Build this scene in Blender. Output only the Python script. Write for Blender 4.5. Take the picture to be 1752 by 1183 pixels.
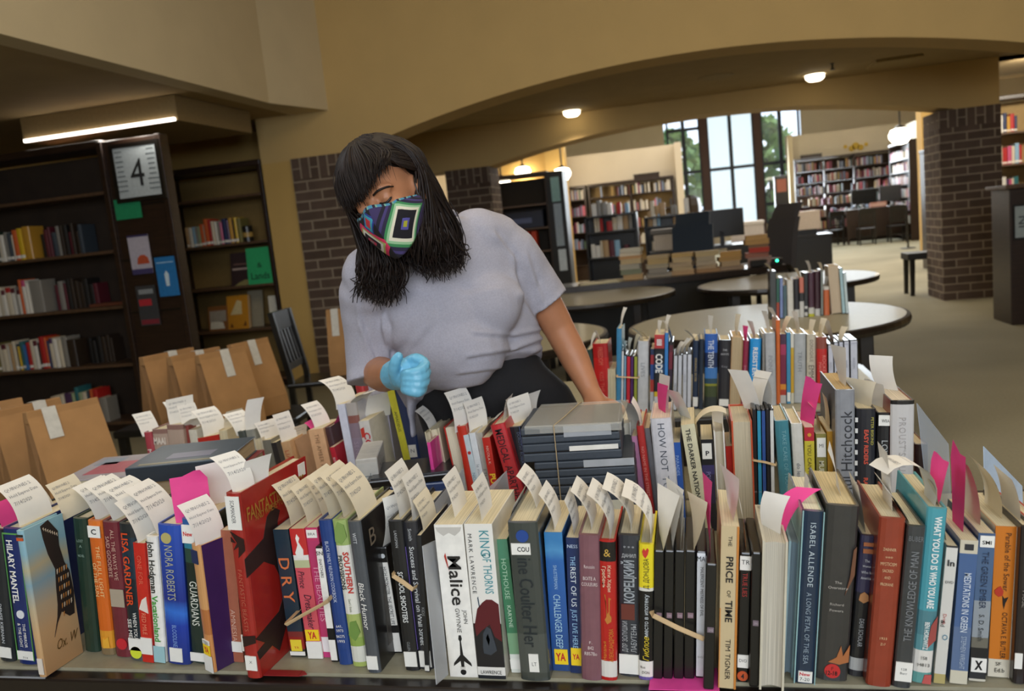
import bpy, bmesh, math, random
from mathutils import Vector, Matrix, noise
for o in list(bpy.data.objects): bpy.data.objects.remove(o)
SC = bpy.context.scene
COL = SC.collection
rnd = random.Random(7)

# ---------------------------------------------------------------- camera
IW, IH, FPX = 1752, 1183, 1400.0
CAMZ = 1.42
_y, _p, _r = math.radians(13), math.radians(8), math.radians(5.9)
CP = Vector((0, 0, CAMZ))
CF = Vector((-math.sin(_y)*math.cos(_p), math.cos(_y)*math.cos(_p), -math.sin(_p)))
_R0 = Vector((math.cos(_y), math.sin(_y), 0)); _U0 = _R0.cross(CF)
CR = math.cos(_r)*_R0 - math.sin(_r)*_U0
CU = math.sin(_r)*_R0 + math.cos(_r)*_U0
cam = bpy.data.cameras.new('camera'); camo = bpy.data.objects.new('camera', cam); COL.objects.link(camo)
camo.matrix_world = Matrix(((CR.x, CU.x, -CF.x, 0), (CR.y, CU.y, -CF.y, 0), (CR.z, CU.z, -CF.z, CAMZ), (0, 0, 0, 1)))
cam.sensor_width = 36; cam.lens = 36*FPX/IW; cam.clip_start = .05; cam.clip_end = 200
cam.dof.use_dof = True; cam.dof.focus_distance = 1.42; cam.dof.aperture_fstop = 5.6
SC.camera = camo
SC.view_settings.view_transform = 'Standard'; SC.view_settings.look = 'None'
SC.view_settings.exposure = 0.75; SC.view_settings.gamma = 1.0; SC.view_settings.use_curve_mapping = False
SC.cycles.use_denoising = True
SC.cycles.max_bounces = 6; SC.cycles.diffuse_bounces = 4; SC.cycles.glossy_bounces = 3
SC.cycles.transmission_bounces = 6; SC.cycles.transparent_max_bounces = 8
SC.cycles.sample_clamp_indirect = 4.0; SC.cycles.caustics_reflective = False; SC.cycles.caustics_refractive = False

def ray(x, y): return CF*FPX + CR*(x-IW/2) - CU*(y-IH/2)
def atY(x, y, Y): d = ray(x, y); return CP + d*(Y/d.y)
def atX(x, y, X): d = ray(x, y); return CP + d*(X/d.x)
def atZ(x, y, Z): d = ray(x, y); return CP + d*((Z-CAMZ)/d.z)
def atD(x, y, D): return CP + ray(x, y)*(D/FPX)

# ---------------------------------------------------------------- world and the large lights
wd = bpy.data.worlds.new('sky'); SC.world = wd; wd.use_nodes = True
_n = wd.node_tree.nodes; _l = wd.node_tree.links
_tc = _n.new('ShaderNodeTexCoord'); _ns = _n.new('ShaderNodeTexNoise'); _ns.inputs['Scale'].default_value = 3
_rp = _n.new('ShaderNodeValToRGB')
_rp.color_ramp.elements[0].color = (.45, .66, 1, 1); _rp.color_ramp.elements[0].position = .35
_rp.color_ramp.elements[1].color = (.92, .97, 1, 1); _rp.color_ramp.elements[1].position = .65
_l.new(_tc.outputs['Generated'], _ns.inputs['Vector']); _l.new(_ns.outputs['Fac'], _rp.inputs['Fac'])
_l.new(_rp.outputs['Color'], _n['Background'].inputs['Color']); _n['Background'].inputs['Strength'].default_value = 1.5

def area(name, loc, target, sx, sy, energy, col, spread=180):
    l = bpy.data.lights.new(name, 'AREA'); l.shape = 'RECTANGLE'; l.size = sx; l.size_y = sy
    l.energy = energy; l.color = col; l.spread = math.radians(spread)
    o = bpy.data.objects.new(name, l); COL.objects.link(o); o.location = loc
    o.rotation_euler = (Vector(target)-Vector(loc)).to_track_quat('-Z', 'Y').to_euler(); return o
def point(name, loc, energy, col, r=.08):
    l = bpy.data.lights.new(name, 'POINT'); l.energy = energy; l.color = col; l.shadow_soft_size = r
    o = bpy.data.objects.new(name, l); COL.objects.link(o); o.location = loc; return o
WARM = (1, .76, .48); COOL = (.84, .91, 1); NEUT = (1, .93, .84)
area('daylight_from_entrance_windows', (1.2, -3.4, 2.7), (0, 1.6, .9), 4.5, 2.4, 150, COOL)
area('daylight_from_side_window', (-3.4, 1.4, 3.6), (-.6, 1.9, 1.2), 1.6, 1.6, 26, COOL)
area('high_ceiling_lamps', (.6, 3.0, 4.5), (.3, 3.4, 0), 5, 4, 62, (1, .84, .62))
area('reading_room_lamps', (2.5, 17, 4.9), (2.5, 17, 0), 9, 8, 360, (1, .92, .82))
area('daylight_from_tall_window', (3.6, 27.0, 3.2), (2.5, 12, .6), 4.6, 4.4, 420, (.86, .94, 1))
# ---------------------------------------------------------------- materials
def lin(c): return tuple((v/12.92 if v <= .04045 else ((v+.055)/1.055)**2.4) for v in c)
def rgb(h):
    if isinstance(h, str):
        h = h.lstrip('#'); return lin(tuple(int(h[i:i+2], 16)/255 for i in (0, 2, 4)))
    return lin(tuple(v/255 for v in h))
_mc = {}
def mat(h, rough=.6, metal=0, coat=0, var=.08, scale=40, spec=.5, emit=0, bump=0, stretch=None, key=None):
    k = (key, h, rough, metal, coat, var, scale, spec, emit, bump, stretch)
    if k in _mc: return _mc[k]
    m = bpy.data.materials.new('finish'); m.use_nodes = True; nt = m.node_tree; b = nt.nodes['Principled BSDF']
    c = rgb(h)
    b.inputs['Base Color'].default_value = (*c, 1); b.inputs['Roughness'].default_value = rough
    b.inputs['Metallic'].default_value = metal; b.inputs['Coat Weight'].default_value = coat; b.inputs['Coat Roughness'].default_value = .12
    b.inputs['Specular IOR Level'].default_value = spec
    if emit: b.inputs['Emission Color'].default_value = (*c, 1); b.inputs['Emission Strength'].default_value = emit
    if (var or bump) and not emit:
        tc = nt.nodes.new('ShaderNodeTexCoord'); n = nt.nodes.new('ShaderNodeTexNoise'); n.inputs['Scale'].default_value = scale; n.inputs['Detail'].default_value = 4
        src = tc.outputs['Object']
        if stretch:
            mp = nt.nodes.new('ShaderNodeMapping'); mp.inputs['Scale'].default_value = stretch; nt.links.new(src, mp.inputs['Vector']); src = mp.outputs['Vector']
        nt.links.new(src, n.inputs['Vector'])
        if var:
            r = nt.nodes.new('ShaderNodeValToRGB'); r.color_ramp.elements[0].position = .3; r.color_ramp.elements[1].position = .7
            r.color_ramp.elements[0].color = (*[v*(1-var) for v in c], 1); r.color_ramp.elements[1].color = (*[min(1, v*(1+var)) for v in c], 1)
            nt.links.new(n.outputs['Fac'], r.inputs['Fac']); nt.links.new(r.outputs['Color'], b.inputs['Base Color'])
        if bump:
            bp = nt.nodes.new('ShaderNodeBump'); bp.inputs['Strength'].default_value = bump; bp.inputs['Distance'].default_value = .01
            nt.links.new(n.outputs['Fac'], bp.inputs['Height']); nt.links.new(bp.outputs['Normal'], b.inputs['Normal'])
    _mc[k] = m; return m
def ramp_mat(stops, axis, length, rough=.35, coat=.3, noise_amt=.0, scale=30, smooth=False):
    """colour bands along one local axis (stops: position 0..1, colour)"""
    m = bpy.data.materials.new('banded_cover'); m.use_nodes = True; nt = m.node_tree; b = nt.nodes['Principled BSDF']
    tc = nt.nodes.new('ShaderNodeTexCoord'); sp = nt.nodes.new('ShaderNodeSeparateXYZ'); nt.links.new(tc.outputs['Object'], sp.inputs[0])
    d = nt.nodes.new('ShaderNodeMath'); d.operation = 'DIVIDE'; d.inputs[1].default_value = length; nt.links.new(sp.outputs[axis], d.inputs[0])
    fac = d.outputs[0]
    if noise_amt:
        n = nt.nodes.new('ShaderNodeTexNoise'); n.inputs['Scale'].default_value = scale; n.inputs['Detail'].default_value = 4; nt.links.new(tc.outputs['Object'], n.inputs['Vector'])
        ma = nt.nodes.new('ShaderNodeMath'); ma.operation = 'MULTIPLY_ADD'; ma.inputs[1].default_value = noise_amt; nt.links.new(n.outputs['Fac'], ma.inputs[0])
        nt.links.new(fac, ma.inputs[2]); su = nt.nodes.new('ShaderNodeMath'); su.operation = 'SUBTRACT'; su.inputs[1].default_value = noise_amt/2; nt.links.new(ma.outputs[0], su.inputs[0]); fac = su.outputs[0]
    r = nt.nodes.new('ShaderNodeValToRGB'); cr = r.color_ramp; cr.interpolation = 'LINEAR' if smooth else 'CONSTANT'
    while len(cr.elements) < len(stops): cr.elements.new(.5)
    for e, (p, c) in zip(cr.elements, sorted(stops)): e.position = p
    for e, (p, c) in zip(cr.elements, sorted(stops)): e.color = (*rgb(c), 1)
    nt.links.new(fac, r.inputs['Fac']); nt.links.new(r.outputs['Color'], b.inputs['Base Color'])
    b.inputs['Roughness'].default_value = rough; b.inputs['Coat Weight'].default_value = coat; b.inputs['Coat Roughness'].default_value = .12
    return m
def pages_mat(h, axis):
    k = ('pages', h, axis)
    if k in _mc: return _mc[k]
    m = bpy.data.materials.new('page_edges'); m.use_nodes = True; nt = m.node_tree; b = nt.nodes['Principled BSDF']; c = rgb(h)
    tc = nt.nodes.new('ShaderNodeTexCoord'); mp = nt.nodes.new('ShaderNodeMapping'); sc = [6, 6, 6]; sc[axis] = 900; mp.inputs['Scale'].default_value = sc
    n = nt.nodes.new('ShaderNodeTexNoise'); n.inputs['Scale'].default_value = 1; r = nt.nodes.new('ShaderNodeValToRGB')
    r.color_ramp.elements[0].position = .35; r.color_ramp.elements[1].position = .65
    r.color_ramp.elements[0].color = (*[v*.72 for v in c], 1); r.color_ramp.elements[1].color = (*c, 1)
    nt.links.new(tc.outputs['Object'], mp.inputs['Vector']); nt.links.new(mp.outputs['Vector'], n.inputs['Vector']); nt.links.new(n.outputs['Fac'], r.inputs['Fac']); nt.links.new(r.outputs['Color'], b.inputs['Base Color'])
    b.inputs['Roughness'].default_value = .9; _mc[k] = m; return m
def glass_mat(h='#ffffff', rough=.05, alpha=.25, key='g'):
    k = (key, h, rough, alpha)
    if k in _mc: return _mc[k]
    m = bpy.data.materials.new('clear_plastic'); m.use_nodes = True; nt = m.node_tree; b = nt.nodes['Principled BSDF']
    b.inputs['Base Color'].default_value = (*rgb(h), 1); b.inputs['Roughness'].default_value = rough; b.inputs['Alpha'].default_value = alpha
    _mc[k] = m; return m
def brick_mat(c1, c2, mortar, bw=.305, bh=.0915, ms=.02):
    m = bpy.data.materials.new('brickwork'); m.use_nodes = True; nt = m.node_tree; b = nt.nodes['Principled BSDF']
    uv = nt.nodes.new('ShaderNodeUVMap'); br = nt.nodes.new('ShaderNodeTexBrick')
    br.inputs['Scale'].default_value = 1; br.inputs['Brick Width'].default_value = bw; br.inputs['Row Height'].default_value = bh + .01; br.inputs['Mortar Size'].default_value = ms*.5
    br.inputs['Color1'].default_value = (*rgb(c1), 1); br.inputs['Color2'].default_value = (*rgb(c2), 1); br.inputs['Mortar'].default_value = (*rgb(mortar), 1)
    br.inputs['Mortar Smooth'].default_value = .2; br.inputs['Bias'].default_value = -.1
    n = nt.nodes.new('ShaderNodeTexNoise'); n.inputs['Scale'].default_value = 7; n.inputs['Detail'].default_value = 6; nt.links.new(uv.outputs[0], n.inputs['Vector'])
    mx = nt.nodes.new('ShaderNodeMix'); mx.data_type = 'RGBA'; mx.blend_type = 'MULTIPLY'; mx.inputs['Factor'].default_value = .45
    nt.links.new(br.outputs['Color'], mx.inputs['A']); nt.links.new(n.outputs['Fac'], mx.inputs['B']); nt.links.new(uv.outputs[0], br.inputs['Vector'])
    nt.links.new(mx.outputs['Result'], b.inputs['Base Color'])
    bp = nt.nodes.new('ShaderNodeBump'); bp.invert = True; bp.inputs['Strength'].default_value = .6; bp.inputs['Distance'].default_value = .012; nt.links.new(br.outputs['Fac'], bp.inputs['Height']); nt.links.new(bp.outputs['Normal'], b.inputs['Normal'])
    b.inputs['Roughness'].default_value = .9; return m

# ---------------------------------------------------------------- mesh helpers
class MB:
    """collects shapes with material slots, then links them as one mesh object"""
    def __init__(s): s.v = []; s.f = []; s.mi = []; s.m = []; s.uv = None
    def slot(s, m):
        if m not in s.m: s.m.append(m)
        return s.m.index(m)
    def add(s, vs, fs, m):
        k = len(s.v); i = s.slot(m); s.v += [tuple(v) for v in vs]
        for f in fs: s.f.append(tuple(a+k for a in f)); s.mi.append(i)
    def box(s, x0, x1, y0, y1, z0, z1, m, bev=0, T=None):
        if bev > 0 and min(x1-x0, y1-y0, z1-z0) > 2*bev:
            b = bev; vs = []; fs = []
            bm = bmesh.new(); bmesh.ops.create_cube(bm, size=1)
            for v in bm.verts: v.co = ((v.co.x+.5)*(x1-x0)+x0, (v.co.y+.5)*(y1-y0)+y0, (v.co.z+.5)*(z1-z0)+z0)
            bmesh.ops.bevel(bm, geom=bm.edges[:], offset=b, segments=2, affect='EDGES', profile=.5)
            bm.verts.index_update(); vs = [v.co.copy() for v in bm.verts]; fs = [[v.index for v in f.verts] for f in bm.faces]; bm.free()
        else:
            vs = [Vector((x, y, z)) for z in (z0, z1) for y in (y0, y1) for x in (x0, x1)]
            fs = [(0, 2, 3, 1), (4, 5, 7, 6), (0, 1, 5, 4), (2, 6, 7, 3), (0, 4, 6, 2), (1, 3, 7, 5)]
        if T: vs = [T @ v for v in vs]
        s.add(vs, fs, m); return s
    def prism(s, pts, h0, h1, m, axis='z', T=None):
        """extrude a polygon; axis names the extrusion direction"""
        n = len(pts)
        def P(a, b, h): return Vector((a, b, h)) if axis == 'z' else Vector((a, h, b)) if axis == 'y' else Vector((h, a, b))
        vs = [P(a, b, h0) for a, b in pts] + [P(a, b, h1) for a, b in pts]
        fs = [tuple(range(n))[::-1], tuple(range(n, 2*n))] + [(i, (i+1) % n, n+(i+1) % n, n+i) for i in range(n)]
        if T: vs = [T @ v for v in vs]
        s.add(vs, fs, m); return s
    def tube(s, path, rad, m, n=8, cap=True):
        path = [Vector(p) for p in path]; k = len(path)
        if not isinstance(rad, list): rad = [rad]*k
        vs = []; up = None
        for i, p in enumerate(path):
            t = (path[min(i+1, k-1)]-path[max(i-1, 0)])
            t = t.normalized() if t.length > 1e-9 else Vector((0, 0, 1))
            if up is None:
                a = Vector((0, 0, 1)) if abs(t.z) < .9 else Vector((1, 0, 0)); up = t.cross(a).normalized()
            up = (up - t*up.dot(t)).normalized(); w = t.cross(up); r = rad[i]
            ra, rb = (r if isinstance(r, (list, tuple)) else (r, r))
            for j in range(n):
                q = 2*math.pi*j/n; vs.append(p + up*math.cos(q)*ra + w*math.sin(q)*rb)
        fs = [(i*n+j, i*n+(j+1) % n, (i+1)*n+(j+1) % n, (i+1)*n+j) for i in range(k-1) for j in range(n)]
        if cap: fs += [tuple(range(n))[::-1], tuple(range((k-1)*n, k*n))]
        s.add(vs, fs, m); return s
    def lathe(s, prof, m, n=32, T=None):
        vs = []; k = len(prof)
        for r, z in prof:
            for j in range(n): q = 2*math.pi*j/n; vs.append(Vector((r*math.cos(q), r*math.sin(q), z)))
        fs = [(i*n+j, i*n+(j+1) % n, (i+1)*n+(j+1) % n, (i+1)*n+j) for i in range(k-1) for j in range(n)]
        fs += [tuple(range(n))[::-1], tuple(range((k-1)*n, k*n))]
        if T: vs = [T @ v for v in vs]
        s.add(vs, fs, m); return s
    def ball(s, c, r, m, M=None, u=16, v=10):
        r = r if isinstance(r, (list, tuple)) else (r, r, r); c = Vector(c); vs = []
        for i in range(v+1):
            a = math.pi*i/v
            for j in range(u):
                q = 2*math.pi*j/u; p = Vector((r[0]*math.sin(a)*math.cos(q), r[1]*math.sin(a)*math.sin(q), r[2]*math.cos(a)))
                vs.append(c + (M @ p if M else p))
        fs = [(i*u+j, i*u+(j+1) % u, (i+1)*u+(j+1) % u, (i+1)*u+j) for i in range(v) for j in range(u)]
        s.add(vs, fs, m); return s
    def mesh(s, name, smooth=False):
        me = bpy.data.meshes.new(name); me.from_pydata(s.v, [], s.f)
        for m in s.m: me.materials.append(m)
        me.polygons.foreach_set('material_index', s.mi)
        if smooth: me.polygons.foreach_set('use_smooth', [True]*len(me.polygons))
        if s.uv:
            ul = me.uv_layers.new(name='UVMap'); flat = []
            for f in s.f:
                for i in f: flat += s.uv[i]
            ul.data.foreach_set('uv', flat)
        me.update(); return me
    def build(s, name, parent=None, smooth=False, weld=False):
        me = s.mesh(name, smooth)
        if weld or smooth:
            bm = bmesh.new(); bm.from_mesh(me); bmesh.ops.remove_doubles(bm, verts=bm.verts, dist=1e-5); bmesh.ops.recalc_face_normals(bm, faces=bm.faces); bm.to_mesh(me); bm.free()
        o = bpy.data.objects.new(name, me); COL.objects.link(o)
        if parent: o.parent = parent
        return o
def tag(o, label=None, cat=None, group=None, kind=None):
    for k, v in (('label', label), ('category', cat), ('group', group), ('kind', kind)):
        if v: o[k] = v
    return o
def empty(name, loc=(0, 0, 0), rot=(0, 0, 0), label=None, cat=None, group=None):
    o = bpy.data.objects.new(name, None); o.empty_display_size = .05; COL.objects.link(o); o.location = loc; o.rotation_euler = rot
    return tag(o, label, cat, group)
def dup(root, loc, rotz, label, group=None):
    r = root.copy(); COL.objects.link(r); r.location = loc; r.rotation_euler = (0, 0, rotz); r['label'] = label
    if group: r['group'] = group
    for ch in list(root.children):
        c = ch.copy(); COL.objects.link(c); c.parent = r
        for g in list(ch.children):
            d = g.copy(); COL.objects.link(d); d.parent = c
    return r
def crom(pts, n):
    """smooth curve through points"""
    P = [Vector(p) for p in pts]; P = [P[0]*2-P[1]] + P + [P[-1]*2-P[-2]]; out = []
    for i in range(1, len(P)-2):
        for k in range(n):
            t = k/n; a, b, c, d = P[i-1], P[i], P[i+1], P[i+2]
            out.append(.5*((2*b) + (c-a)*t + (2*a-5*b+4*c-d)*t*t + (3*b-a-3*c+d)*t**3))
    out.append(P[-2]); return out

_tx = {}
def text_geo(s, bold=0, shear=0, space=1, res=2):
    """vertices and faces of a line of text, scaled so that its box is (0..w, 0..1 cap height)"""
    k = (s, bold, shear, space)
    if k in _tx: return _tx[k]
    cu = bpy.data.curves.new('line', 'FONT'); cu.body = s; cu.size = 1; cu.resolution_u = res; cu.offset = bold; cu.shear = shear; cu.space_character = space; cu.fill_mode = 'FRONT'
    ob = bpy.data.objects.new('line', cu); COL.objects.link(ob)
    dg = bpy.context.evaluated_depsgraph_get(); me = bpy.data.meshes.new_from_object(ob.evaluated_get(dg))
    vs = [v.co.copy() for v in me.vertices]; fs = [tuple(p.vertices) for p in me.polygons]
    bpy.data.objects.remove(ob); bpy.data.curves.remove(cu); bpy.data.meshes.remove(me)
    if not vs: r = ([], [], 1)
    else:
        x0 = min(v.x for v in vs); x1 = max(v.x for v in vs)
        cap = .73
        r = ([((v.x-x0)/cap, v.y/cap) for v in vs], fs, (x1-x0)/cap)
    _tx[k] = r; return r
# text directions on a front face (local x to the side, z up, y away): down, up, across
DIRS = {'d': (Vector((0, 0, -1)), Vector((1, 0, 0))), 'u': (Vector((0, 0, 1)), Vector((-1, 0, 0))), 'h': (Vector((1, 0, 0)), Vector((0, 0, 1)))}
def put_text(mb, s, center, length, capmax, m, right, up, bold=0, shear=0, space=1):
    vs, fs, w = text_geo(s, bold, shear, space)
    if not vs: return
    sy = min(capmax, length/w*1.6); sx = min(length/w, sy*1.15)
    c = Vector(center) - right*(w*sx/2) - up*(sy/2)
    mb.add([c + right*(x*sx) + up*(y*sy) for x, y in vs], fs, m)
# ---------------------------------------------------------------- the setting
M_WALL = mat('#c9ab72', .85, var=.03, scale=3, bump=.02)
M_WALLC = mat('#d3c3a0', .85, var=.03, scale=3, bump=.02)
M_WALLY = mat('#c9a662', .85, var=.03, scale=3)
M_CEIL = mat('#a58f66', .9, var=.05, scale=4)
M_FAR = mat('#d3c8b2', .85, var=.03, scale=2)
M_WOOD = mat('#2c1d14', .38, var=.35, scale=5, stretch=(1, 1, 12), coat=.1)
M_WOODB = mat('#5a4330', .45, var=.3, scale=5, stretch=(12, 1, 1), coat=.1)
M_BACK = mat('#6d5335', .7, var=.2, scale=6)
M_BLACK = mat('#15120f', .35, var=.2, scale=9, coat=.15)
M_BRICK = brick_mat('#69564a', '#574539', '#a3937f')
def carpet():
    m = bpy.data.materials.new('carpet'); m.use_nodes = True; nt = m.node_tree; b = nt.nodes['Principled BSDF']
    tc = nt.nodes.new('ShaderNodeTexCoord'); n = nt.nodes.new('ShaderNodeTexNoise'); n.inputs['Scale'].default_value = 60; n.inputs['Detail'].default_value = 6
    n2 = nt.nodes.new('ShaderNodeTexNoise'); n2.inputs['Scale'].default_value = .7
    w = nt.nodes.new('ShaderNodeMath'); w.operation = 'MULTIPLY_ADD'; w.inputs[1].default_value = .45
    r = nt.nodes.new('ShaderNodeValToRGB'); r.color_ramp.elements[0].color = (*rgb('#757059'), 1); r.color_ramp.elements[1].color = (*rgb('#9c947a'), 1); r.color_ramp.elements[0].position = .35; r.color_ramp.elements[1].position = .95
    for q in (n, n2): nt.links.new(tc.outputs['Object'], q.inputs['Vector'])
    nt.links.new(n.outputs['Fac'], w.inputs[0]); nt.links.new(n2.outputs['Fac'], w.inputs[2]); nt.links.new(w.outputs[0], r.inputs['Fac']); nt.links.new(r.outputs['Color'], b.inputs['Base Color'])
    bp = nt.nodes.new('ShaderNodeBump'); bp.inputs['Strength'].default_value = .4; bp.inputs['Distance'].default_value = .004; nt.links.new(n.outputs['Fac'], bp.inputs['Height']); nt.links.new(bp.outputs['Normal'], b.inputs['Normal'])
    b.inputs['Roughness'].default_value = .95; return m
def struct(name, mb, **k): return tag(mb.build(name, **k), kind='structure')
YN, YF = 8.0, 11.09          # the two arch walls
struct('floor', MB().box(-10, 12, -4.2, 30.5, -.2, 0, carpet()))
LOWZ, HIGHZ = 2.82, 4.7
# low ceiling over the shelving on the left, upstand (bulkhead) along its edge with a bevelled end
struct('ceiling_low', MB().box(-10, -3.9, -4.2, 12.6, LOWZ, LOWZ+.1, M_CEIL))
struct('trim_1', MB().prism([(-3.72, -4.2), (-3.9, -4.2), (-3.9, 8), (-3.5, 8), (-3.72, 7.2)], LOWZ-.012, HIGHZ, M_WALLC))
struct('ceiling_high', MB().box(-3.9, 12, -4.2, 8.4, HIGHZ, HIGHZ+.1, M_WALLC))
def arch_wall(name, y0, y1, xl, xr, cx, half, zs, zp, ztop, m, mu):
    """wall with a segmental arch opening between piers"""
    rise = zp-zs; R = (half*half+rise*rise)/(2*rise); zc = zp-R
    N = 40; xs = [cx-half+2*half*i/N for i in range(N+1)]; arc = [(x, zc+math.sqrt(max(0, R*R-(x-cx)**2))) for x in xs]
    mb = MB()
    for (x0, za), (x1, zb) in zip(arc, arc[1:]):
        for y, flip in ((y0, 0), (y1, 1)):
            q = [(x0, y, za), (x1, y, zb), (x1, y, ztop), (x0, y, ztop)]
            mb.add(q, [(0, 1, 2, 3)] if not flip else [(3, 2, 1, 0)], m)
        mb.add([(x0, y0, za), (x0, y1, za), (x1, y1, zb), (x1, y0, zb)], [(0, 1, 2, 3)], mu)
    return mb
nm = arch_wall('near', YN, YN+.45, 0, 0, .12, 3.42, 2.36, 2.86, HIGHZ, M_WALL, M_WALL)
nm.box(-4.32, -3.3, YN, YN+.45, 2.36, HIGHZ, M_WALL); nm.box(-4.32, -3.97, YN, YN+.45, 0, 2.36, M_WALLY); nm.box(3.54, 12, YN, YN+.45, 2.36, HIGHZ, M_WALL)
struct('wall_near_arch', nm)
fm = arch_wall('far', YF, YF+.5, 0, 0, .3, 2.95, 2.3, 2.63, 3.6, M_WALL, M_WALL)
fm.box(-5.2, -2.65, YF, YF+.5, 2.3, 3.6, M_WALL); fm.box(3.25, 3.68, YF, YF+.5, 2.3, 3.6, M_WALL)
struct('wall_far_arch', fm)
struct('ceiling_between_arches', MB().box(-4.3, 3.7, YN+.45, YF, 2.86, 2.95, M_CEIL))
def pier(name, x0, x1, y0, y1, h):
    mb = MB(); uv = []
    P = [(x0, y0), (x1, y0), (x1, y1), (x0, y1)]; u = 0
    zs = h-.21
    # shaft courses, then a soldier course on top with upright bricks
    for i in range(4):
        a, b = P[i], P[(i+1) % 4]; L = math.hypot(b[0]-a[0], b[1]-a[1])
        mb.add([(*a, 0), (*b, 0), (*b, zs), (*a, zs)], [(0, 1, 2, 3)], M_BRICK); uv += [(u, 0), (u+L, 0), (u+L, zs), (u, zs)]
        mb.add([(*a, zs), (*b, zs), (*b, h), (*a, h)], [(0, 1, 2, 3)], M_BRICK); uv += [(.011, u), (.011, u+L), (.294, u+L), (.294, u)]
        u += L
    mb.add([(*p, h) for p in P], [(0, 1, 2, 3)], M_BRICK); uv += [(0, 0)]*4
    mb.uv = uv; return struct(name, mb)
pier('pillar_near_brick', -3.97, -3.28, YN-.04, YN+.49, 2.37)
pier('pillar_far_left_brick', -3.25, -2.62, YF-.02, YF+.55, 2.31)
pier('pillar_far_right_brick', 3.0, 3.68, YF-.04, YF+.66, 2.31)
pier('pillar_near_right_brick', 3.5, 4.2, YN-.04, YN+.49, 2.37)
# outer walls
struct('wall_added_dark', MB().box(-4.3, -4.2, YN+.46, YF-.01, 0, 2.86, mat('#5a4329', .7, var=.2, scale=4)))  # dark wall added to block the bright area and darken the gap between pillars
struct('wall_left', MB().box(-10, -9.9, -4.2, 12.6, 0, HIGHZ, M_WALL))
struct('wall_shelving', MB().box(-9.9, -4.3, 8.75, 8.85, 0, LOWZ, M_WALLY))
struct('wall_right', MB().box(11.9, 12, -4.2, 30.5, 0, 6.2, M_WALL))
struct('wall_back', MB().box(-10, 12, -4.3, -4.2, 0, HIGHZ, M_WALLC))
# ---------------------------------------------------------------- shelving with its books
ORD = 'first second third fourth fifth sixth seventh eighth ninth tenth eleventh twelfth thirteenth fourteenth fifteenth sixteenth seventeenth eighteenth nineteenth twentieth'.split()
ORD += ['twenty-' + o for o in ORD[:9]] + ['thirtieth'] + ['thirty-' + o for o in ORD[:9]]
NAMED = {'cream': '#d8ccb4', 'white': '#e6e1d6', 'grey': '#8f8b83', 'orange': '#d5622a', 'yellow': '#dcb41e', 'teal': '#2f6d73', 'maroon': '#5d1f2b', 'red': '#b5221f', 'navy': '#23315a', 'blue': '#2f6aa8',
         'dark brown': '#32261c', 'black': '#1c1a19', 'tan': '#b59468', 'green': '#4f7a3d', 'sage': '#9aa883', 'purple': '#54375c', 'pink': '#c9547e', 'gold': '#c99634', 'slate': '#3c4650', 'dark green': '#21382c', 'light blue': '#8fb5cf', 'olive': '#7b7340'}
_bk = {}
def shelf_book_mesh(col, band):
    """unit book: x thickness, y depth, z height; slots cover, pages, call-number band"""
    k = (col, band)
    if k in _bk: return _bk[k]
    c = mat(NAMED[col], .5, var=.06, coat=.15); pg = mat('#d9cfb6', .9); lb = mat('#e8e4da', .6)
    mb = MB()
    n = 5; arc = [(.5-.5*math.cos(math.pi*i/n), .06*(1-math.sin(math.pi*i/n))) for i in range(n+1)]
    zs = [0, .06, .16, 1] if band == 'label' else [0, 1] if not band else [0, .82, 1]
    ms = [c, lb, c] if band == 'label' else [c] if not band else [c, mat(NAMED[band], .5)]
    for (z0, z1), m in zip(zip(zs, zs[1:]), ms):
        for (xa, ya), (xb, yb) in zip(arc, arc[1:]): mb.add([(xa, ya, z0), (xb, yb, z0), (xb, yb, z1), (xa, ya, z1)], [(0, 1, 2, 3)], m)
    t = .09
    mb.box(0, t, .06, 1, 0, 1, c); mb.box(1-t, 1, .06, 1, 0, 1, c); mb.box(t, 1-t, .05, .95, .02, .975, pg)
    _bk[k] = mb.mesh('book'); return _bk[k]
def shelf_row(x, y, z, seq, where, group, hmul=1.0, xend=None, ang=0, hang=.02):
    """seq: (colour, thickness cm, height cm, band); books stand side by side along +x from x"""
    for i, (col, t, h, band) in enumerate(seq):
        o = bpy.data.objects.new('book', shelf_book_mesh(col, band)); COL.objects.link(o)
        o.scale = (t/100-.0008, (.15 if h < 24 else .18), h*hmul/100); o.location = (x, y + rnd.uniform(0, hang), z)
        tag(o, '%s book%s, %s %s' % (col, (' with %s top' % band if band and band != 'label' else ' with white label' if band else ''), ORD[i], where), 'book', group)
        x += t/100
    return x
def bookcase(name, x0, x1, y, depth, shelves, top, label, cat='bookcase', wood=M_WOOD, shelfw=M_WOODB, back=M_BACK, group=None, div=()):
    t = empty(name, ((x0+x1)/2, y, 0), label=label, cat=cat, group=group); w = (x1-x0)/2
    for sx in (-1, 1): MB().box(sx*w-.02 if sx > 0 else -w-.02, sx*w+.02 if sx > 0 else -w+.02, 0, depth, 0, top, wood, .004).build('side_panel', t)
    for d in div: MB().box(d-x0-w-.02, d-x0-w+.02, .01, depth, 0, top-.05, wood).build('divider', t)
    MB().box(-w+.02, w-.02, depth-.02, depth, .02, top-.02, back).build('back_panel', t)
    MB().box(-w-.03, w+.03, -.02, depth+.01, top, top+.06, wood, .008).build('cornice', t)
    for z in shelves: MB().box(-w+.02, w-.02, 0, depth-.02, z-.028, z, shelfw, .004).build('shelf', t)
    MB().box(-w+.02, w-.02, .03, .06, 0, shelves[-1]-.03, wood).build('plinth', t)
    return t
SH = [2.10, 1.60, 1.12, .61, .09]
bookcase('bookcase', -6.95, -4.82, 6.2, .36, SH, 2.46, 'tall dark wood bookcase beside the end panel numbered 4', back=mat('#33271d', .7, var=.2, scale=6))
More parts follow.
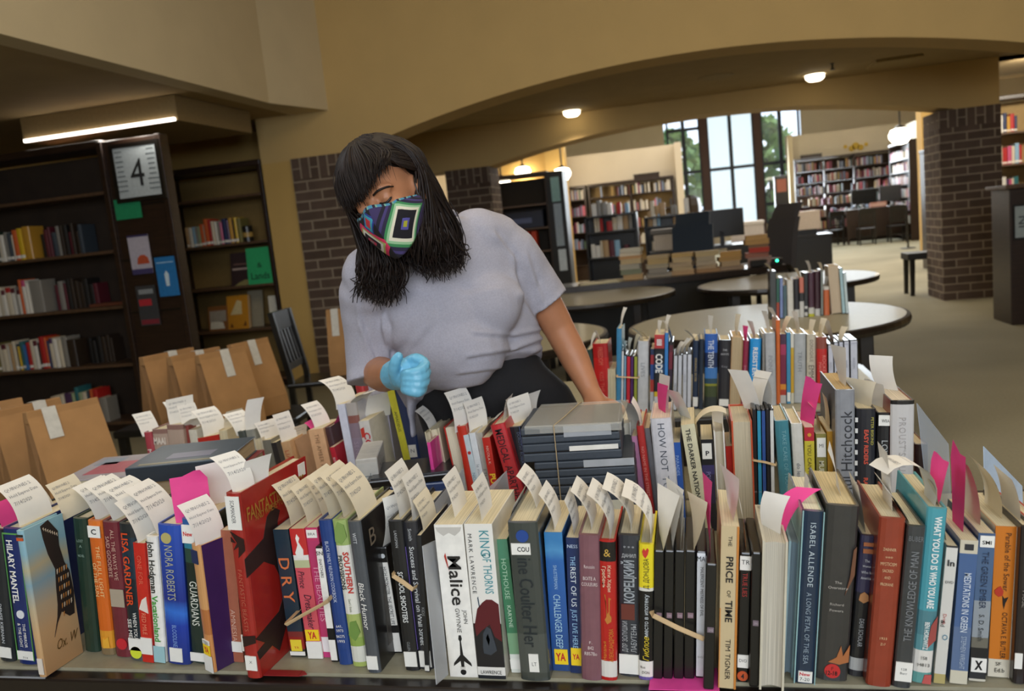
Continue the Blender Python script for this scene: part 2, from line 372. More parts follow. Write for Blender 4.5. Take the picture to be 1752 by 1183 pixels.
g = 'books in the bookcase beside panel 4'
def dark(n, seed):  # dark cover colours for the end run of each shelf
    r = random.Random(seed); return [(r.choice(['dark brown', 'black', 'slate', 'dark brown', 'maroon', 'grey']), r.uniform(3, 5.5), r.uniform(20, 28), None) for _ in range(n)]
a = [('dark green', 3, 26, 'label'), ('cream', 3.4, 24, 'label'), ('grey', 4, 25, 'label'), ('olive', 3, 23, 'label'), ('dark green', 3, 27, 'label'), ('cream', 3, 24, 'label'), ('white', 3.5, 24, 'label'), ('grey', 4, 26, 'label'), ('slate', 3.8, 25, 'label'), ('cream', 2, 23, 'label'), ('orange', 5, 27, 'label'), ('yellow', 5, 28, 'label'), ('gold', 8, 29, None)]
x = shelf_row(-6.22, 6.25, SH[1], a, 'on the upper book shelf beside panel 4', g)
shelf_row(x+.03, 6.33, SH[1], dark(11, 3), 'in the dark-spined end of the upper book shelf beside panel 4', g)
a = [('white', 4.5, 24, 'maroon'), ('cream', 3.5, 25, None), ('white', 5, 23, 'maroon'), ('cream', 4.5, 26, None), ('white', 4, 23, 'maroon'), ('cream', 5.5, 25, 'red'), ('white', 5, 24, 'maroon'), ('grey', 1.5, 25, None), ('white', 4, 22, 'maroon'), ('orange', 3, 31, None), ('white', 4, 30, 'pink'), ('white', 3, 27, None), ('grey', 13, 29, None)]
x = shelf_row(-6.30, 6.25, SH[2], a, 'on the shelf of pale spines beside panel 4', g)
shelf_row(x+.04, 6.36, SH[2], dark(10, 5), 'in the dark-spined end of the pale-spined shelf beside panel 4', g)
a = [('olive', 4, 26, 'label'), ('cream', 4, 24, None), ('cream', 5, 25, 'maroon'), ('white', 4, 23, None), ('tan', 3, 25, None), ('cream', 3.5, 27, 'label'), ('slate', 2.5, 24, 'label'), ('yellow', 2, 22, 'label'), ('teal', 4, 26, 'label'), ('blue', 2.5, 23, None), ('red', 4, 25, 'label'), ('cream', 4, 27, None), ('white', 4, 26, 'maroon'), ('dark brown', 3, 24, 'label'), ('red', 5, 29, 'label'), ('orange', 2.5, 28, 'label'), ('navy', 2.5, 25, None), ('cream', 4, 27, 'purple'), ('white', 4.5, 26, None), ('cream', 4, 25, None), ('grey', 6, 27, None), ('dark brown', 9, 24, None)]
x = shelf_row(-6.32, 6.25, SH[3], a, 'on the mixed bright shelf beside panel 4', g)
shelf_row(x+.04, 6.36, SH[3], dark(6, 8), 'in the dark-spined end of the mixed shelf beside panel 4', g)
a = [('cream', 9, 26, None), ('cream', 5, 27, None), ('purple', 9, 28, None), ('sage', 3, 28, None), ('teal', 4, 33, None), ('sage', 4, 28, None), ('cream', 5, 28, None), ('slate', 2, 29, None), ('orange', 4, 30, None), ('red', 5, 30, None), ('grey', 8, 22, None)]
shelf_row(-5.78, 6.22, SH[4], a, 'on the bottom shelf beside panel 4', g)
for k, (px, py, c, w, nm) in enumerate([(-5.10, SH[2], 'maroon', .34, 'brown'), ]):
    o = MB().box(0, w, 0, .2, .006, .034, mat('#6a3a25'), .004).box(.004, w-.004, .006, .19, .01, .03, mat('#cfc3a6')).build('book'); o.location = (px-.13, 6.26, py); o.location.z -= .004
    tag(o, 'brown book lying flat at the shelf front beside panel 4', 'book', g)
# end panel with the number 4, papers and leaflets pinned to it
t = empty('end_panel', (-4.5, 6.17, 0), label='dark wood shelving end panel carrying the number 4', cat='shelf end panel')
MB().box(-.3, .3, 0, .1, 0, 2.5, M_WOOD, .006).build('panel_board', t)
for s in (-1, 1): MB().box(s*.28-.025, s*.28+.025, -.025, 0, 0, 2.5, M_WOOD, .006).build('edge_batten', t)
for z in (.2, .62, 1.05, 1.5, 1.95): MB().box(-.255, .255, -.012, 0, z-.006, z+.006, M_BLACK).build('panel_groove', t)
def sheet(name, x, y, z, w, h, m, label, cat, extra=None, tilt=0, th=.004, rz=0):
    t = empty(name, (x, y, z), (0, tilt, rz), label, cat); MB().box(-w/2, w/2, 0, th, -h/2, h/2, m).build('sheet', t)
    if extra: extra(t)
    return t
def s4(t):
    MB().box(-.235, .235, -.004, .016, -.24, -.205, M_BLACK).box(-.235, .235, -.004, .016, .205, .24, M_BLACK).box(-.235, -.2, -.004, .016, -.205, .205, M_BLACK).box(.2, .235, -.004, .016, -.205, .205, M_BLACK).build('sign_frame', t)
    mb = MB(); put_text(mb, '4', (.0, -.002, 0), .13, .235, mat('#17191a', .6), *DIRS['h']); mb.build('number', t)
    mb = MB(); r = random.Random(4)
    for sx in (-1, 1):
        for i in range(9): z = .17-.04*i; w = r.uniform(.03, .06); mb.box(sx*.15-w, sx*.15+w*.8, -.0015, 0, z, z+.008, mat('#5d666a'))
    mb.build('small_print', t)
sheet('number_sign', -4.44, 6.13, 2.215, .42, .42, mat('#b4bdc0', .5), 'framed white sign with a large number 4 on dark panel', 'sign', s4, th=.012)
sheet('green_notice', -4.6, 6.15, 1.925, .25, .17, mat('#1f8f5e', .7), 'plain green paper notice below the framed number 4', 'notice')
def leaf1(t):
    MB().box(-.1, .1, -.002, 0, .15, .165, mat('#3b3560')).box(-.1, .1, -.002, 0, -.165, -.12, mat('#413a66')).build('leaflet_print', t)
    mb = MB(); mb.lathe([(.0, 0), (.06, .0), (.05, .05), (.02, .075)], mat('#b8502f'), 12, Matrix.Translation((.02, -.001, -.08)) @ Matrix.Scale(.03, 4, (0, 1, 0))); mb.build('leaflet_picture', t)
sheet('leaflet', -4.555, 6.15, 1.535, .2, .33, mat('#b9b3c0', .5), 'white and purple leaflet pinned under the green notice', 'leaflet', leaf1)
def leaf2(t):
    mb = MB(); mb.prism([(-.015, -.08), (.015, -.08), (.02, .02), (0, .05), (-.02, .02)], -.002, 0, mat('#cfe0ea'), 'y'); mb.build('leaflet_picture', t); MB().box(-.08, .08, -.0015, 0, .115, .122, mat('#a9cfe6')).build('leaflet_print', t)
sheet('leaflet', -4.32, 6.13, 1.33, .19, .33, mat('#2a76b4', .45), 'blue leaflet hanging near the edge of panel 4', 'leaflet', leaf2)
def leaf3(t):
    MB().box(-.08, .04, -.002, 0, .0, .055, mat('#b52a35')).box(-.085, .085, -.002, 0, -.16, -.12, mat('#7f2733')).box(-.07, .07, -.002, 0, .1, .14, mat('#8c9194')).build('leaflet_print', t)
sheet('leaflet', -4.56, 6.15, 1.1, .19, .34, mat('#3e3f42', .4), 'dark grey leaflet with red blocks low on panel 4', 'leaflet', leaf3)
# right-hand bookcase in the wall
SR = [2.08, 1.585, 1.125, .655, .1]
bookcase('bookcase', -5.62, -4.36, 8.0, .45, SR, 2.36, 'half empty dark bookcase beside the brick pier', back=mat('#8c713f', .8))
g = 'books in the half empty bookcase'
a = [('tan', 3, 22, 'label'), ('cream', 2.5, 22, 'label'), ('white', 3, 21, 'label'), ('light blue', 3.5, 22, 'label'), ('grey', 2.5, 21, 'label'), ('sage', 3, 22, 'label'), ('orange', 4, 24, 'label'), ('tan', 2, 23, 'label'), ('orange', 5, 29, 'label'), ('red', 3.5, 28, 'label'), ('cream', 3, 26, 'label'), ('white', 3.5, 25, 'label'), ('grey', 4, 25, 'label'), ('pink', 3, 24, 'label'), ('navy', 5, 27, 'label'), ('purple', 3, 25, 'label'), ('gold', 4, 27, 'label'), ('dark brown', 2, 26, 'label'), ('yellow', 3.5, 27, 'label'), ('olive', 5, 26, None)]
shelf_row(-5.38, 8.06, SR[1], a, 'on the top filled shelf near the brick pier', g)
o = MB().lathe([(.0, 0), (.055, 0), (.055, .16), (.05, .17), (0, .17)], mat('#25231f', .3), 20).lathe([(.0565, .05), (.0565, .1)], mat('#b08f4a', .4), 20).build('tin', smooth=False); o.location = (-4.66, 8.12, SR[1]); tag(o, 'small black tin with gold band on the half empty shelf', 'tin')
def face_book(x, y, z, w, h, th, m, label, rz=0, tilt=-.16, extra=None):
    t = empty('book', (x, y, z), (tilt, 0, rz), label, 'book', g)
    MB().box(-w/2, w/2, 0, .004, 0, h, m, .001).box(-w/2, w/2, th-.004, th, 0, h, m).box(-w/2, -w/2+.004, .004, th-.004, 0, h, m).build('cover', t)
    MB().box(-w/2+.004, w/2-.004, .004, th-.004, .004, h-.004, pages_mat('#d8cfb8', 1)).build('page_block', t)
    if extra: extra(t)
    return t
def fb1(t): MB().box(-.12, .12, -.002, 0, .17, .19, mat('#b9a49a')).box(-.1, .11, -.002, 0, .225, .24, mat('#77574f')).prism([(-.1, .0), (.12, .0), (.1, .05), (.03, .06), (-.05, .03)], -.002, 0, mat('#8f8450'), 'y').build('cover_print', t)
face_book(-4.78, 8.08, SR[2], .28, .36, .03, mat('#3a2b2b', .4), 'dark picture book facing out next to the green card', extra=fb1)
def fb2(t):
    mb = MB(); k = mat('#12392a', .6); put_text(mb, '&', (0, -.002, .205), .07, .06, k, *DIRS['h']); put_text(mb, 'Lands', (.0, -.002, .09), .22, .075, k, *DIRS['h'], bold=.01); mb.build('lettering', t)
t = empty('green_card', (-4.53, 8.02, SR[2]), (-.1, 0, 0), 'bright green card with black lettering standing on a shelf', 'card'); MB().box(-.15, .15, 0, .004, 0, .39, mat('#2fae6d', .6)).build('sheet', t); fb2(t)
def fb3(t): MB().box(-.1, .1, -.002, 0, .1, .22, mat('#a79e90')).prism([(-.1, .02), (.08, .02), (.06, .09), (-.09, .12)], -.002, 0, mat('#e2dccb'), 'y').build('cover_print', t)
face_book(-5.14, 8.05, SR[3], .24, .27, .03, mat('#8b5a2e', .5), 'brown picture book facing out on the low shelf', extra=fb3)
def fb4(t): MB().prism([(-.09, .16), (.05, .16), (.05, .3), (.0, .32)], -.002, 0, mat('#d9c693'), 'y').prism([(-.1, .02), (-.06, .02), (-.08, .07)], -.002, 0, mat('#6b3a12'), 'y').prism([(.06, .03), (.1, .03), (.09, .09)], -.002, 0, mat('#6b3a12'), 'y').build('cover_print', t)
face_book(-4.90, 8.06, SR[3], .26, .37, .04, mat('#c98a24', .5), 'amber picture book facing out on the low shelf', extra=fb4)
face_book(-4.77, 8.2, SR[3], .16, .40, .04, mat('#9c937c', .6), 'khaki book behind the amber picture book')
face_book(-4.46, 8.1, SR[3], .13, .33, .09, mat('#d2cbb9', .6), 'thick white book standing at the end of low shelf', rz=.3)
# ceiling trough light above the shelving
t = empty('trough_light', (-4.85, 6.3, LOWZ-.003), label='long ceiling light trough glowing over the shelving', cat='ceiling light')
MB().box(-.78, .75, 0, 1.2, -.21, -.002, mat('#8d774f', .85)).build('housing', t)
MB().box(-.76, .73, -.025, 0, -.212, -.186, mat('#fff3e4', .5, emit=2.4)).build('diffuser', t)
area('trough_lamp', (-4.85, 6.28, LOWZ-.25), (-5.1, 5.6, 0), 1.5, .06, 7, NEUT)
t = empty('ceiling_speaker', (-5.6, 4.9, LOWZ), label='small dark sprinkler on the low ceiling', cat='sprinkler'); t.name = 'sprinkler'
MB().lathe([(0, -.05), (.03, -.05), (.012, -.03), (.012, -.01), (.035, 0)], M_BLACK, 12).build('nozzle', t)

# ---------------------------------------------------------------- chairs with paper carrier bags
def make_chair(loc, rz, label):
    t = empty('wooden_chair', loc, (0, 0, rz), label, 'chair', 'dark wooden chairs')
    MB().box(-.23, .23, -.22, .22, .43, .465, M_BLACK, .012).build('seat', t)
    for sx in (-1, 1):
        MB().box(sx*.2-.02, sx*.2+.02, -.21, -.17, 0, .43, M_BLACK, .004).build('leg', t)
        MB().prism([(.17, 0), (.21, 0), (.21, .5), (.29, 1.0), (.25, 1.0), (.17, .5)], sx*.2-.02, sx*.2+.02, M_BLACK, 'x').build('leg', t)
    MB().prism([(.245, .86), (.275, .86), (.29, 1.0), (.26, 1.0)], -.2, .2, M_BLACK, 'x').build('crest_rail', t); MB().prism([(.195, .56), (.22, .56), (.225, .61), (.2, .61)], -.2, .2, M_BLACK, 'x').build('lower_rail', t)
    for i in range(5): MB().prism([(.2, .6), (.215, .6), (.268, .87), (.253, .87)], -.15+.075*i-.018, -.15+.075*i+.018, M_BLACK, 'x').build('back_slat', t)
    MB().box(-.19, .19, -.2, -.18, .2, .23, M_BLACK).build('stretcher', t); MB().box(-.19, .19, .18, .2, .2, .23, M_BLACK).build('stretcher', t)
    return t
_c0 = make_chair((-2.80, 5.68, 0), math.radians(100), 'dark wooden chair in front of the brick pier, bag on its seat')
def make_bench(x0, x1, y, rz, label):
    t = empty('wooden_bench', ((x0+x1)/2, y, 0), (0, 0, rz), label, 'bench'); a = (x1-x0)/2
    MB().box(-a, a, -.2, .2, .42, .465, M_BLACK, .01).build('seat', t); MB().box(-a+.05, a-.05, -.015, .015, .16, .2, M_BLACK).build('stretcher', t)
    for sx in (-1, 1):
        for sy in (-1, 1): MB().box(sx*(a-.04)-.025, sx*(a-.04)+.025, sy*.16-.025, sy*.16+.025, 0, .42, M_BLACK, .004).build('leg', t)
make_bench(-3.5, -2.35, 4.43, .12, 'low dark bench under the cluster of paper bags by panel 4')
make_bench(-3.6, -2.65, 3.36, .1, 'low dark bench under the bags at the frame edge')
M_KRAFT = mat('#a67c4e', .85, var=.1, scale=9, bump=.15); M_KRAFT_SHADE = mat('#8f683f', .85, var=.1, scale=9, bump=.1); M_TAPE = mat('#c9c6bd', .5)
def paper_bag(loc, rz, lean, label, w=.30, d=.17, h=.43, tape=(.0, .16), fold=.05):
    """flat-bottomed carrier: front, back, folded-in gussets, closed rolled top with a paper slip stapled over it"""
    t = empty('paper_bag', loc, (lean, 0, rz), label, 'paper bag', 'brown paper bags on the chairs')
    zb = .1; mb = MB(); hw = w/2; hd = d/2; tp = .018
    V = [(-hw, -hd, 0), (hw, -hd, 0), (hw, hd, 0), (-hw, hd, 0), (-hw, -hd, zb), (hw, -hd, zb), (hw, hd, zb), (-hw, hd, zb), (-hw*.97, -tp, h), (hw*.97, -tp, h), (hw*.97, tp, h), (-hw*.97, tp, h),
         (-hw+.005, 0, zb), (hw-.005, 0, zb), (-hw*.75, 0, h), (hw*.75, 0, h), (-hw, -hd*.95, zb*.5), (hw, -hd*.95, zb*.5)]
    mb.add(V, [(3, 2, 1, 0), (0, 1, 5, 4), (2, 3, 7, 6), (4, 5, 9, 8), (6, 7, 11, 10)], M_KRAFT)
    mb.add(V, [(0, 4, 12), (0, 12, 7, 3), (4, 8, 14, 12), (12, 14, 11, 7), (1, 13, 5), (1, 2, 6, 13), (5, 13, 15, 9), (13, 6, 10, 15)], M_KRAFT_SHADE)  # gussets in a darker copy of the kraft, their shade put into the colour
    mb.add(V, [(8, 9, 15, 14), (14, 15, 10, 11)], M_KRAFT); mb.build('bag_body', t)
    MB().box(-hw*.97, hw*.97, -tp-.006, tp+.004, h-fold, h, M_KRAFT, .003).build('folded_top', t)
    if tape:
        x, L = tape; s = (hd-tp)/(h-zb)
        mb = MB()
        y1 = -tp-.008; y2 = -(tp+s*L)-.004
        mb.add([(x-.028, tp+.006, h+.003), (x+.028, tp+.006, h+.003), (x+.028, y1, h+.003), (x-.028, y1, h+.003), (x-.028, y2, h-L), (x+.028, y2, h-L)], [(0, 1, 2, 3)[::-1], (3, 2, 5, 4)[::-1]], M_TAPE)
        mb.build('receipt_slip', t)
    return t
def bagpx(px, py, D, zs): p = atD(px, py, D); return (p.x, p.y, zs)
BG = [(305, 700, 4.78, 1.2, -.05, 'brown paper bag at the end of the cluster by panel 4', .34), (352, 706, 4.66, 1.25, -.05, 'brown paper bag in the middle of the cluster, tape over its fold', .34), (400, 714, 4.58, 1.15, -.08, 'brown paper bag in front of the cluster with pale slip', .30),
      (448, 692, 4.95, 1.2, -.10, 'brown paper bag leaning apart between cluster and chair back', .28)]
for px, py, D, rz, ln, lb, w in BG: paper_bag(bagpx(px, py, D, .466), rz, ln, lb, w=w, tape=(w*.2-.05, .15), h=.46)
BG2 = [(10, 860, 3.75, 1.0, -.08, 'brown paper bag cut by the frame edge with a large white slip', (.02, .2)), (75, 850, 3.62, 1.2, -.05, 'brown paper bag standing behind the bag with the pale slip', (.05, .2)), (140, 838, 3.5, 1.1, -.14, 'brown paper bag nearest the stacked books with small pale slip', (-.06, .13))]
for px, py, D, rz, ln, lb, tp in BG2: paper_bag(bagpx(px, py, D, .466), rz, ln, lb, tape=tp, h=.42)
paper_bag((-2.58, 5.75, .466), .15, -.03, 'brown paper bag on the chair before the brick pier', w=.32, tape=(-.09, .2), h=.5)
# ---------------------------------------------------------------- the reading room beyond the arches
struct('wall_window', MB().box(-6, -.7, 29.5, 29.7, 0, 6.2, M_FAR).box(3.8, 12, 29.5, 29.7, 0, 6.2, M_FAR).box(-.7, 3.8, 29.5, 29.7, 5.1, 6.2, M_FAR).box(-.7, 3.8, 29.5, 29.7, 0, .75, M_FAR))
struct('ceiling_reading_room', MB().box(-10, 12, 12.5, 30.5, 6.2, 6.3, M_FAR))
struct('wall_over_reading_room', MB().box(-10, -5.2, YF, YF+.5, 0, 6.2, M_FAR).box(-10, 12, 12.4, 12.6, 3.2, 6.2, M_FAR).box(3.68, 12, YF+.05, YF+.5, 2.86, 3.6, M_WALL))
M_MUL = mat('#2a3140', .5); M_MULR = mat('#4b2f28', .5)
M_FROST_GLOW = mat('#cfe3f0', .4, emit=.62, key='frost')  # panes glow themselves in place of daylight coming through
struct('wall_partition_left', MB().box(-6, -.12, 20.45, 20.6, 0, 3.05, M_FAR).box(-.26, -.10, 20.0, 20.6, 0, 3.05, M_FAR))
struct('wall_partition_right', MB().box(3.12, 6.6, 27.5, 27.65, 0, 3.42, M_FAR).box(3.06, 3.2, 27.0, 27.65, 0, 3.42, M_WALLC).box(6.35, 6.6, 24.6, 27.65, 0, 3.3, M_FAR))
struct('wall_far_left', MB().box(-6, -5.8, 12.6, 29.5, 0, 6.2, M_FAR))
struct('column_yellow_right', MB().box(4.62, 4.98, 18.2, 18.6, 0, 6.2, M_WALLY))
struct('column_yellow_left', MB().box(-3.2, -2.75, 19.2, 19.6, 0, 6.2, M_WALLY))
struct('wall_recess_left', MB().box(-5.8, -3.2, 20.2, 20.3, 2.45, 6.2, M_WALLY))
def window(name, x0, x1, z0, z1, cols, rows, fr, panem, frost=False):
    t = tag(bpy.data.objects.new(name, None), kind='structure'); COL.objects.link(t); y = 29.45
    mb = MB(); b = .07
    mb.box(x0, x1, y, y+.1, z0, z0+b, M_MUL).box(x0, x1, y, y+.1, z1-b, z1, M_MUL).box(x0, x0+b, y, y+.1, z0+b, z1-b, M_MUL).box(x1-b, x1, y, y+.1, z0+b, z1-b, M_MUL)
    for i in range(1, cols): xx = x0+(x1-x0)*i/cols; mb.box(xx-.06, xx+.06, y-.01, y+.09, z0+b, z1-b, M_MUL)
    for r in rows: mb.box(x0+b, x1-b, y-.005, y+.08, r-.05, r+.05, M_MUL)
    tag(mb.build('window_frame', t), kind='structure')
    tag(MB().box(x0+.01, x1-.01, y+.04, y+.05, z0+.01, z1-.01, panem).build('window_pane', t), kind='structure')
    return t
CLEAR = glass_mat('#eaf4fb', .02, .12, 'pane')
window('window_1', -.62, .52, .75, 5.05, 2, [1.4, 2.75, 4.2], M_MUL, CLEAR)
window('window_2', .72, 2.28, .75, 5.05, 2, [2.75], M_MUL, M_FROST_GLOW)
window('window_3', 2.48, 3.75, .75, 5.05, 2, [1.4, 2.75, 4.5], M_MUL, CLEAR)
struct('trim_2', MB().box(.5, .74, 29.36, 29.5, 0, 5.1, M_MULR)); struct('trim_3', MB().box(2.26, 2.5, 29.36, 29.5, 0, 5.1, M_MULR))
# trees outside
def tree(x, y, h, r, seed, label):
    t = empty('tree', (x, y, -.5), label=label, cat='tree', group='trees outside the tall window'); rr = random.Random(seed)
    MB().tube([(0, 0, 0), (.05, 0, h*.5), (-.05, .1, h*.8)], [.16, .12, .06], mat('#4a3b2c', .9), 8).build('trunk', t)
    mb = MB(); cols = [mat('#6f8d4a', .8), mat('#88a35c', .8), mat('#557a46', .8)]
    for i in range(420):
        a = rr.uniform(0, 6.28); q = rr.uniform(-1, 1); d = r*rr.uniform(.5, 1.0); c = Vector((d*math.cos(a)*math.sqrt(1-q*q), d*math.sin(a)*math.sqrt(1-q*q), h*.62+q*h*.42))
        u = Vector((rr.uniform(-1, 1), rr.uniform(-1, 1), rr.uniform(-1, 1))).normalized()*.3; w = u.cross(Vector((rr.uniform(-1, 1), rr.uniform(-1, 1), rr.uniform(-1, 1)))).normalized()*.2
        mb.add([c-u, c+w, c+u, c-w], [(0, 1, 2, 3)], rr.choice(cols))
    mb.build('crown', t)
tree(-.5, 35, 5.0, 1.4, 1, 'leafy green tree seen through the panes on the partition side')
tree(3.2, 34.5, 5.0, 1.3, 2, 'leafy green tree seen through the panes beside the notice post')
struct('ground_outside', MB().box(-12, 14, 29.7, 45, -.7, -.5, mat('#7f8a5c', .95)))
# far bookcases
def far_case(x0, x1, y, d, shelves, top, label, div, back): return bookcase('bookcase', x0, x1, y, d, shelves, top, label, back=back, shelfw=M_WOOD, div=div)
S1 = [1.98, 1.58, 1.18, .78, .38]
far_case(-2.35, -.35, 20.08, .34, S1, 2.25, 'low tan-backed bookcase against the pale partition', (-1.35,), mat('#a98d5e', .8))
far_case(-3.5, -2.45, 20.08, .34, S1, 2.25, 'dark bookcase between yellow column and pale partition', (), mat('#3b2c20', .8))
S2 = [2.28, 1.92, 1.56, 1.2, .84, .48, .12]
far_case(3.25, 4.95, 27.05, .36, S2, 2.6, 'tall packed bookcase nearest the window notice post', (4.1,), mat('#3b2c20', .8))
far_case(4.97, 6.3, 27.05, .36, S2, 2.6, 'tall packed bookcase behind the computer desk', (), mat('#3b2c20', .8))
t = empty('bookcase', (6.2, 24.7, 0), label='bookcase turned sideways beside the bright pendant lamp', cat='bookcase')
MB().box(0, .14, 0, 2.2, 0, 2.7, M_WOOD).build('back_panel', t)
for z in S2: MB().box(-.28, 0, 0, 2.2, z-.03, z, M_WOOD).build('shelf', t)
for y in (0, 2.2): MB().box(-.28, .14, y-.02, y+.02, 0, 2.7, M_WOOD).build('side_panel', t)
MB().box(-.3, .16, -.03, 2.23, 2.7, 2.76, M_WOOD).build('cornice', t)
mb = MB(); rr = random.Random(21); FC = [mat(c, .6) for c in ('#b9b3aa', '#9a5a55', '#6a3d3a', '#c9c3b4', '#5c6a86', '#3d4048', '#a58a55', '#7a3c5a', '#d7d2c8', '#4a5f52', '#c46a80', '#8b9ab5')]
def far_row(x0, x1, y, z, fill, hmax=.27, turn=None):
    x = x0
    while x < x1:
        w = rr.uniform(.025, .05); h = rr.uniform(.7, 1)*hmax
        if rr.random() < fill:
            m = rr.choice(FC)
            if turn is None: mb.box(x, x+w-.002, y, y+.17, z, z+h, m)
            else: mb.box(turn, turn+.17, x, x+w-.002, z, z+h, m)
        elif rr.random() < .25: x += rr.uniform(.05, .2)
        x += w
for z in S2[:-1]:
    far_row(3.3, 4.06, 27.1, z, .9, .26); far_row(4.14, 4.92, 27.1, z, .9, .26); far_row(5.02, 6.25, 27.1, z, .85, .26); far_row(24.8, 26.8, 0, z, .95, .26, 5.93)
for z, f in zip(S1[:-1], (.75, .9, .9, .8)): far_row(-2.3, -1.4, 20.12, z, f*.8, .26); far_row(-1.3, -.9, 20.12, z, f, .26); far_row(-.8, -.42, 20.12, z, f, .26); far_row(-3.4, -2.5, 20.12, z, .9, .26)
tag(mb.build('far_books'), 'small mixed-colour books filling the distant shelves of the reading room', 'books', kind='stuff')
for x, y, z, lb in ((-.95, 20.2, 2.312, 'dark box lying on top of the tan-backed bookcase'), (3.75, 27.2, 2.662, 'dark box lying on top of the tall packed bookcase')):
    o = MB().box(-.3, .3, -.1, .1, 0, .11, M_WOOD, .01).box(-.31, .31, -.11, .11, .09, .115, M_BLACK, .004).build('shelf_box'); o.location = (x, y, z); tag(o, lb, 'box')
o = MB(); 
for i, (dx, s) in enumerate(((-.3, .6), (-.12, .9), (.0, 1.1), (.14, .9), (.3, .6))): o.lathe([(0, -.012), (.1*s, -.012), (.1*s, .012), (0, .012)], mat('#c9a52e', .5), 8, Matrix.Translation((dx, 0, rr.uniform(-.03, .05))) @ Matrix.Rotation(math.pi/2, 4, 'X'))
o = o.build('wall_ornament'); o.location = (5.1, 27.485, 2.86); tag(o, 'gold ornament fixed to the pale wall above the packed shelves', 'wall ornament')
# pendant lamps
def pendant(x, y, z, r, label, e, drop=1.0):
    drop = 6.195-z-r*.7
    t = empty('pendant_lamp', (x, y, z), label=label, cat='pendant lamp', group='glowing lamps of the reading room')
    MB().lathe([(0, -r*.8), (r*.55, -r*.7), (r*.95, -r*.2), (r, .1*r), (r*.8, r*.55), (r*.3, r*.7)], mat('#fff2d8', .4, emit=6), 20).build('lamp_shade', t)
    MB().tube([(0, 0, r*.7), (0, 0, r*.7+drop)], .02, M_BLACK, 8).build('hanging_rod', t); MB().lathe([(.1*r, r*.66), (.5*r, r*.68), (.3*r, r*.9), (.08*r, r*1.0)], M_BLACK, 16).build('lamp_cap', t)
    point('pendant_glow', (x, y, z-r-.1), e, (1, .84, .6), r)
pendant(5.1, 22, 2.72, .26, 'bright white pendant lamp beside the sideways bookcase', 26, 3.2)
pendant(-2.75, 20.9-2.2, 2.55, .2, 'bright square-looking pendant lamp by the yellow column', 16, 3.4)
pendant(-3.9, 20, 2.78, .2, 'bright pendant lamp partly behind the near range', 14, 3.2)
pendant(-3.7, 16.6, 2.35, .2, 'glowing pendant lamp low behind the near range', 12, 3.6)
pendant(4.3, 15.0, 2.42, .13, 'small bright lamp beside the brick pillar top', 12, .6)
# near range with orange binders and a strip of pale cards on its end
S3 = [1.78, 1.42, 1.06, .7, .34, .08]
bookcase('bookcase', -3.6, -2.12, 12.6, .4, S3, 2.2, 'dark open range behind the person with binders on its shelves', back=mat('#3a332b', .8))
t = empty('end_panel', (-1.98, 12.58, 0), label='narrow dark range end with pale cards down its face', cat='shelf end panel')
MB().box(-.13, .13, 0, .44, 0, 2.24, M_BLACK, .006).build('panel_board', t); MB().box(-.05, .07, -.006, 0, 1.1, 1.75, mat('#8f9aa0', .4)).build('card_strip', t); MB().box(-.06, .07, -.01, 0, 1.78, 2.15, mat('#7fa097', .4)).build('card_sheet', t); MB().box(-.04, .08, -.009, 0, .72, 1.05, mat('#b9c1c5', .4)).build('card_sheet', t)
o = MB().box(-.62, -.02, 0, .3, 0, .27, mat('#2a2e3d', .5), .01).box(-.55, -.2, -.002, 0, .08, .16, mat('#5d6480')).build('storage_box'); o.location = (-2.2, 12.65, S3[1]); tag(o, 'dark blue box on the open range shelf', 'box')
for i in range(4):
    o = MB().box(0, .085, 0, .2, 0, .31, mat('#d2431c', .5), .006).lathe([(0, 0), (.02, 0), (.02, .004), (0, .004)], M_BLACK, 10, Matrix.Translation((.043, 0, .07)) @ Matrix.Rotation(math.pi/2, 4, 'X')).build('ring_binder'); o.location = (-2.75+.105*i, 12.65, S3[2]); tag(o, 'orange ring binder standing on the open range', 'ring binder', 'orange binders on the open range')
for i in range(7):
    o = bpy.data.objects.new('book', shelf_book_mesh(['maroon', 'slate', 'grey', 'black', 'red', 'dark brown', 'navy'][i], None)); COL.objects.link(o); o.scale = (.045, .17, .24); o.location = (-2.85+.05*i, 12.66, S3[3]); tag(o, '%s book on the low shelf under the orange binders' % ['maroon', 'slate', 'grey', 'black', 'red', 'dark brown', 'navy'][i], 'book', 'books under the orange binders')
# display shelving further right: books on dark staggered shelves
for k, (x0, y0, lb) in enumerate(((-1.62, 12.9, 'low dark display shelf beside the range end'), (-.72, 13.2, 'low dark display shelf next to the photocopier side'))):
    t = empty('display_shelf', (x0, y0, 0), label=lb, cat='shelf')
    for z in (.45, .85, 1.25, 1.5-.1*k): MB().box(0, .8, 0, .35, z-.03, z, M_BLACK, .004).build('shelf', t)
    for xx in (0, .78): MB().box(xx, xx+.03, 0, .35, 0, 1.5-.1*k, M_BLACK).build('side_panel', t)
    MB().box(0, .81, .33, .35, 0, 1.49-.1*k, M_BLACK).build('back_panel', t)
    r2 = random.Random(30+k); xx = x0+.05
    for zi, z in enumerate((.85, 1.25, 1.5-.1*k)):
        xx = x0+.06; n = 0
        while xx < x0+.68:
            w = r2.uniform(.03, .09); c = r2.choice(['cream', 'tan', 'white', 'grey', 'red', 'light blue', 'maroon'])
            if r2.random() < .75:
                o = bpy.data.objects.new('book', shelf_book_mesh(c, None)); COL.objects.link(o); o.scale = (w, .16, r2.uniform(.15, .26)); o.location = (xx, y0+.05, z)
                tag(o, '%s book, %s on the %s board of %s' % (c, ORD[n], ['middle', 'upper', 'topmost'][zi], ['the display shelf by the range end', 'the display shelf by the copier'][k]), 'book', 'books on the display shelves'); n += 1
            xx += w+.004
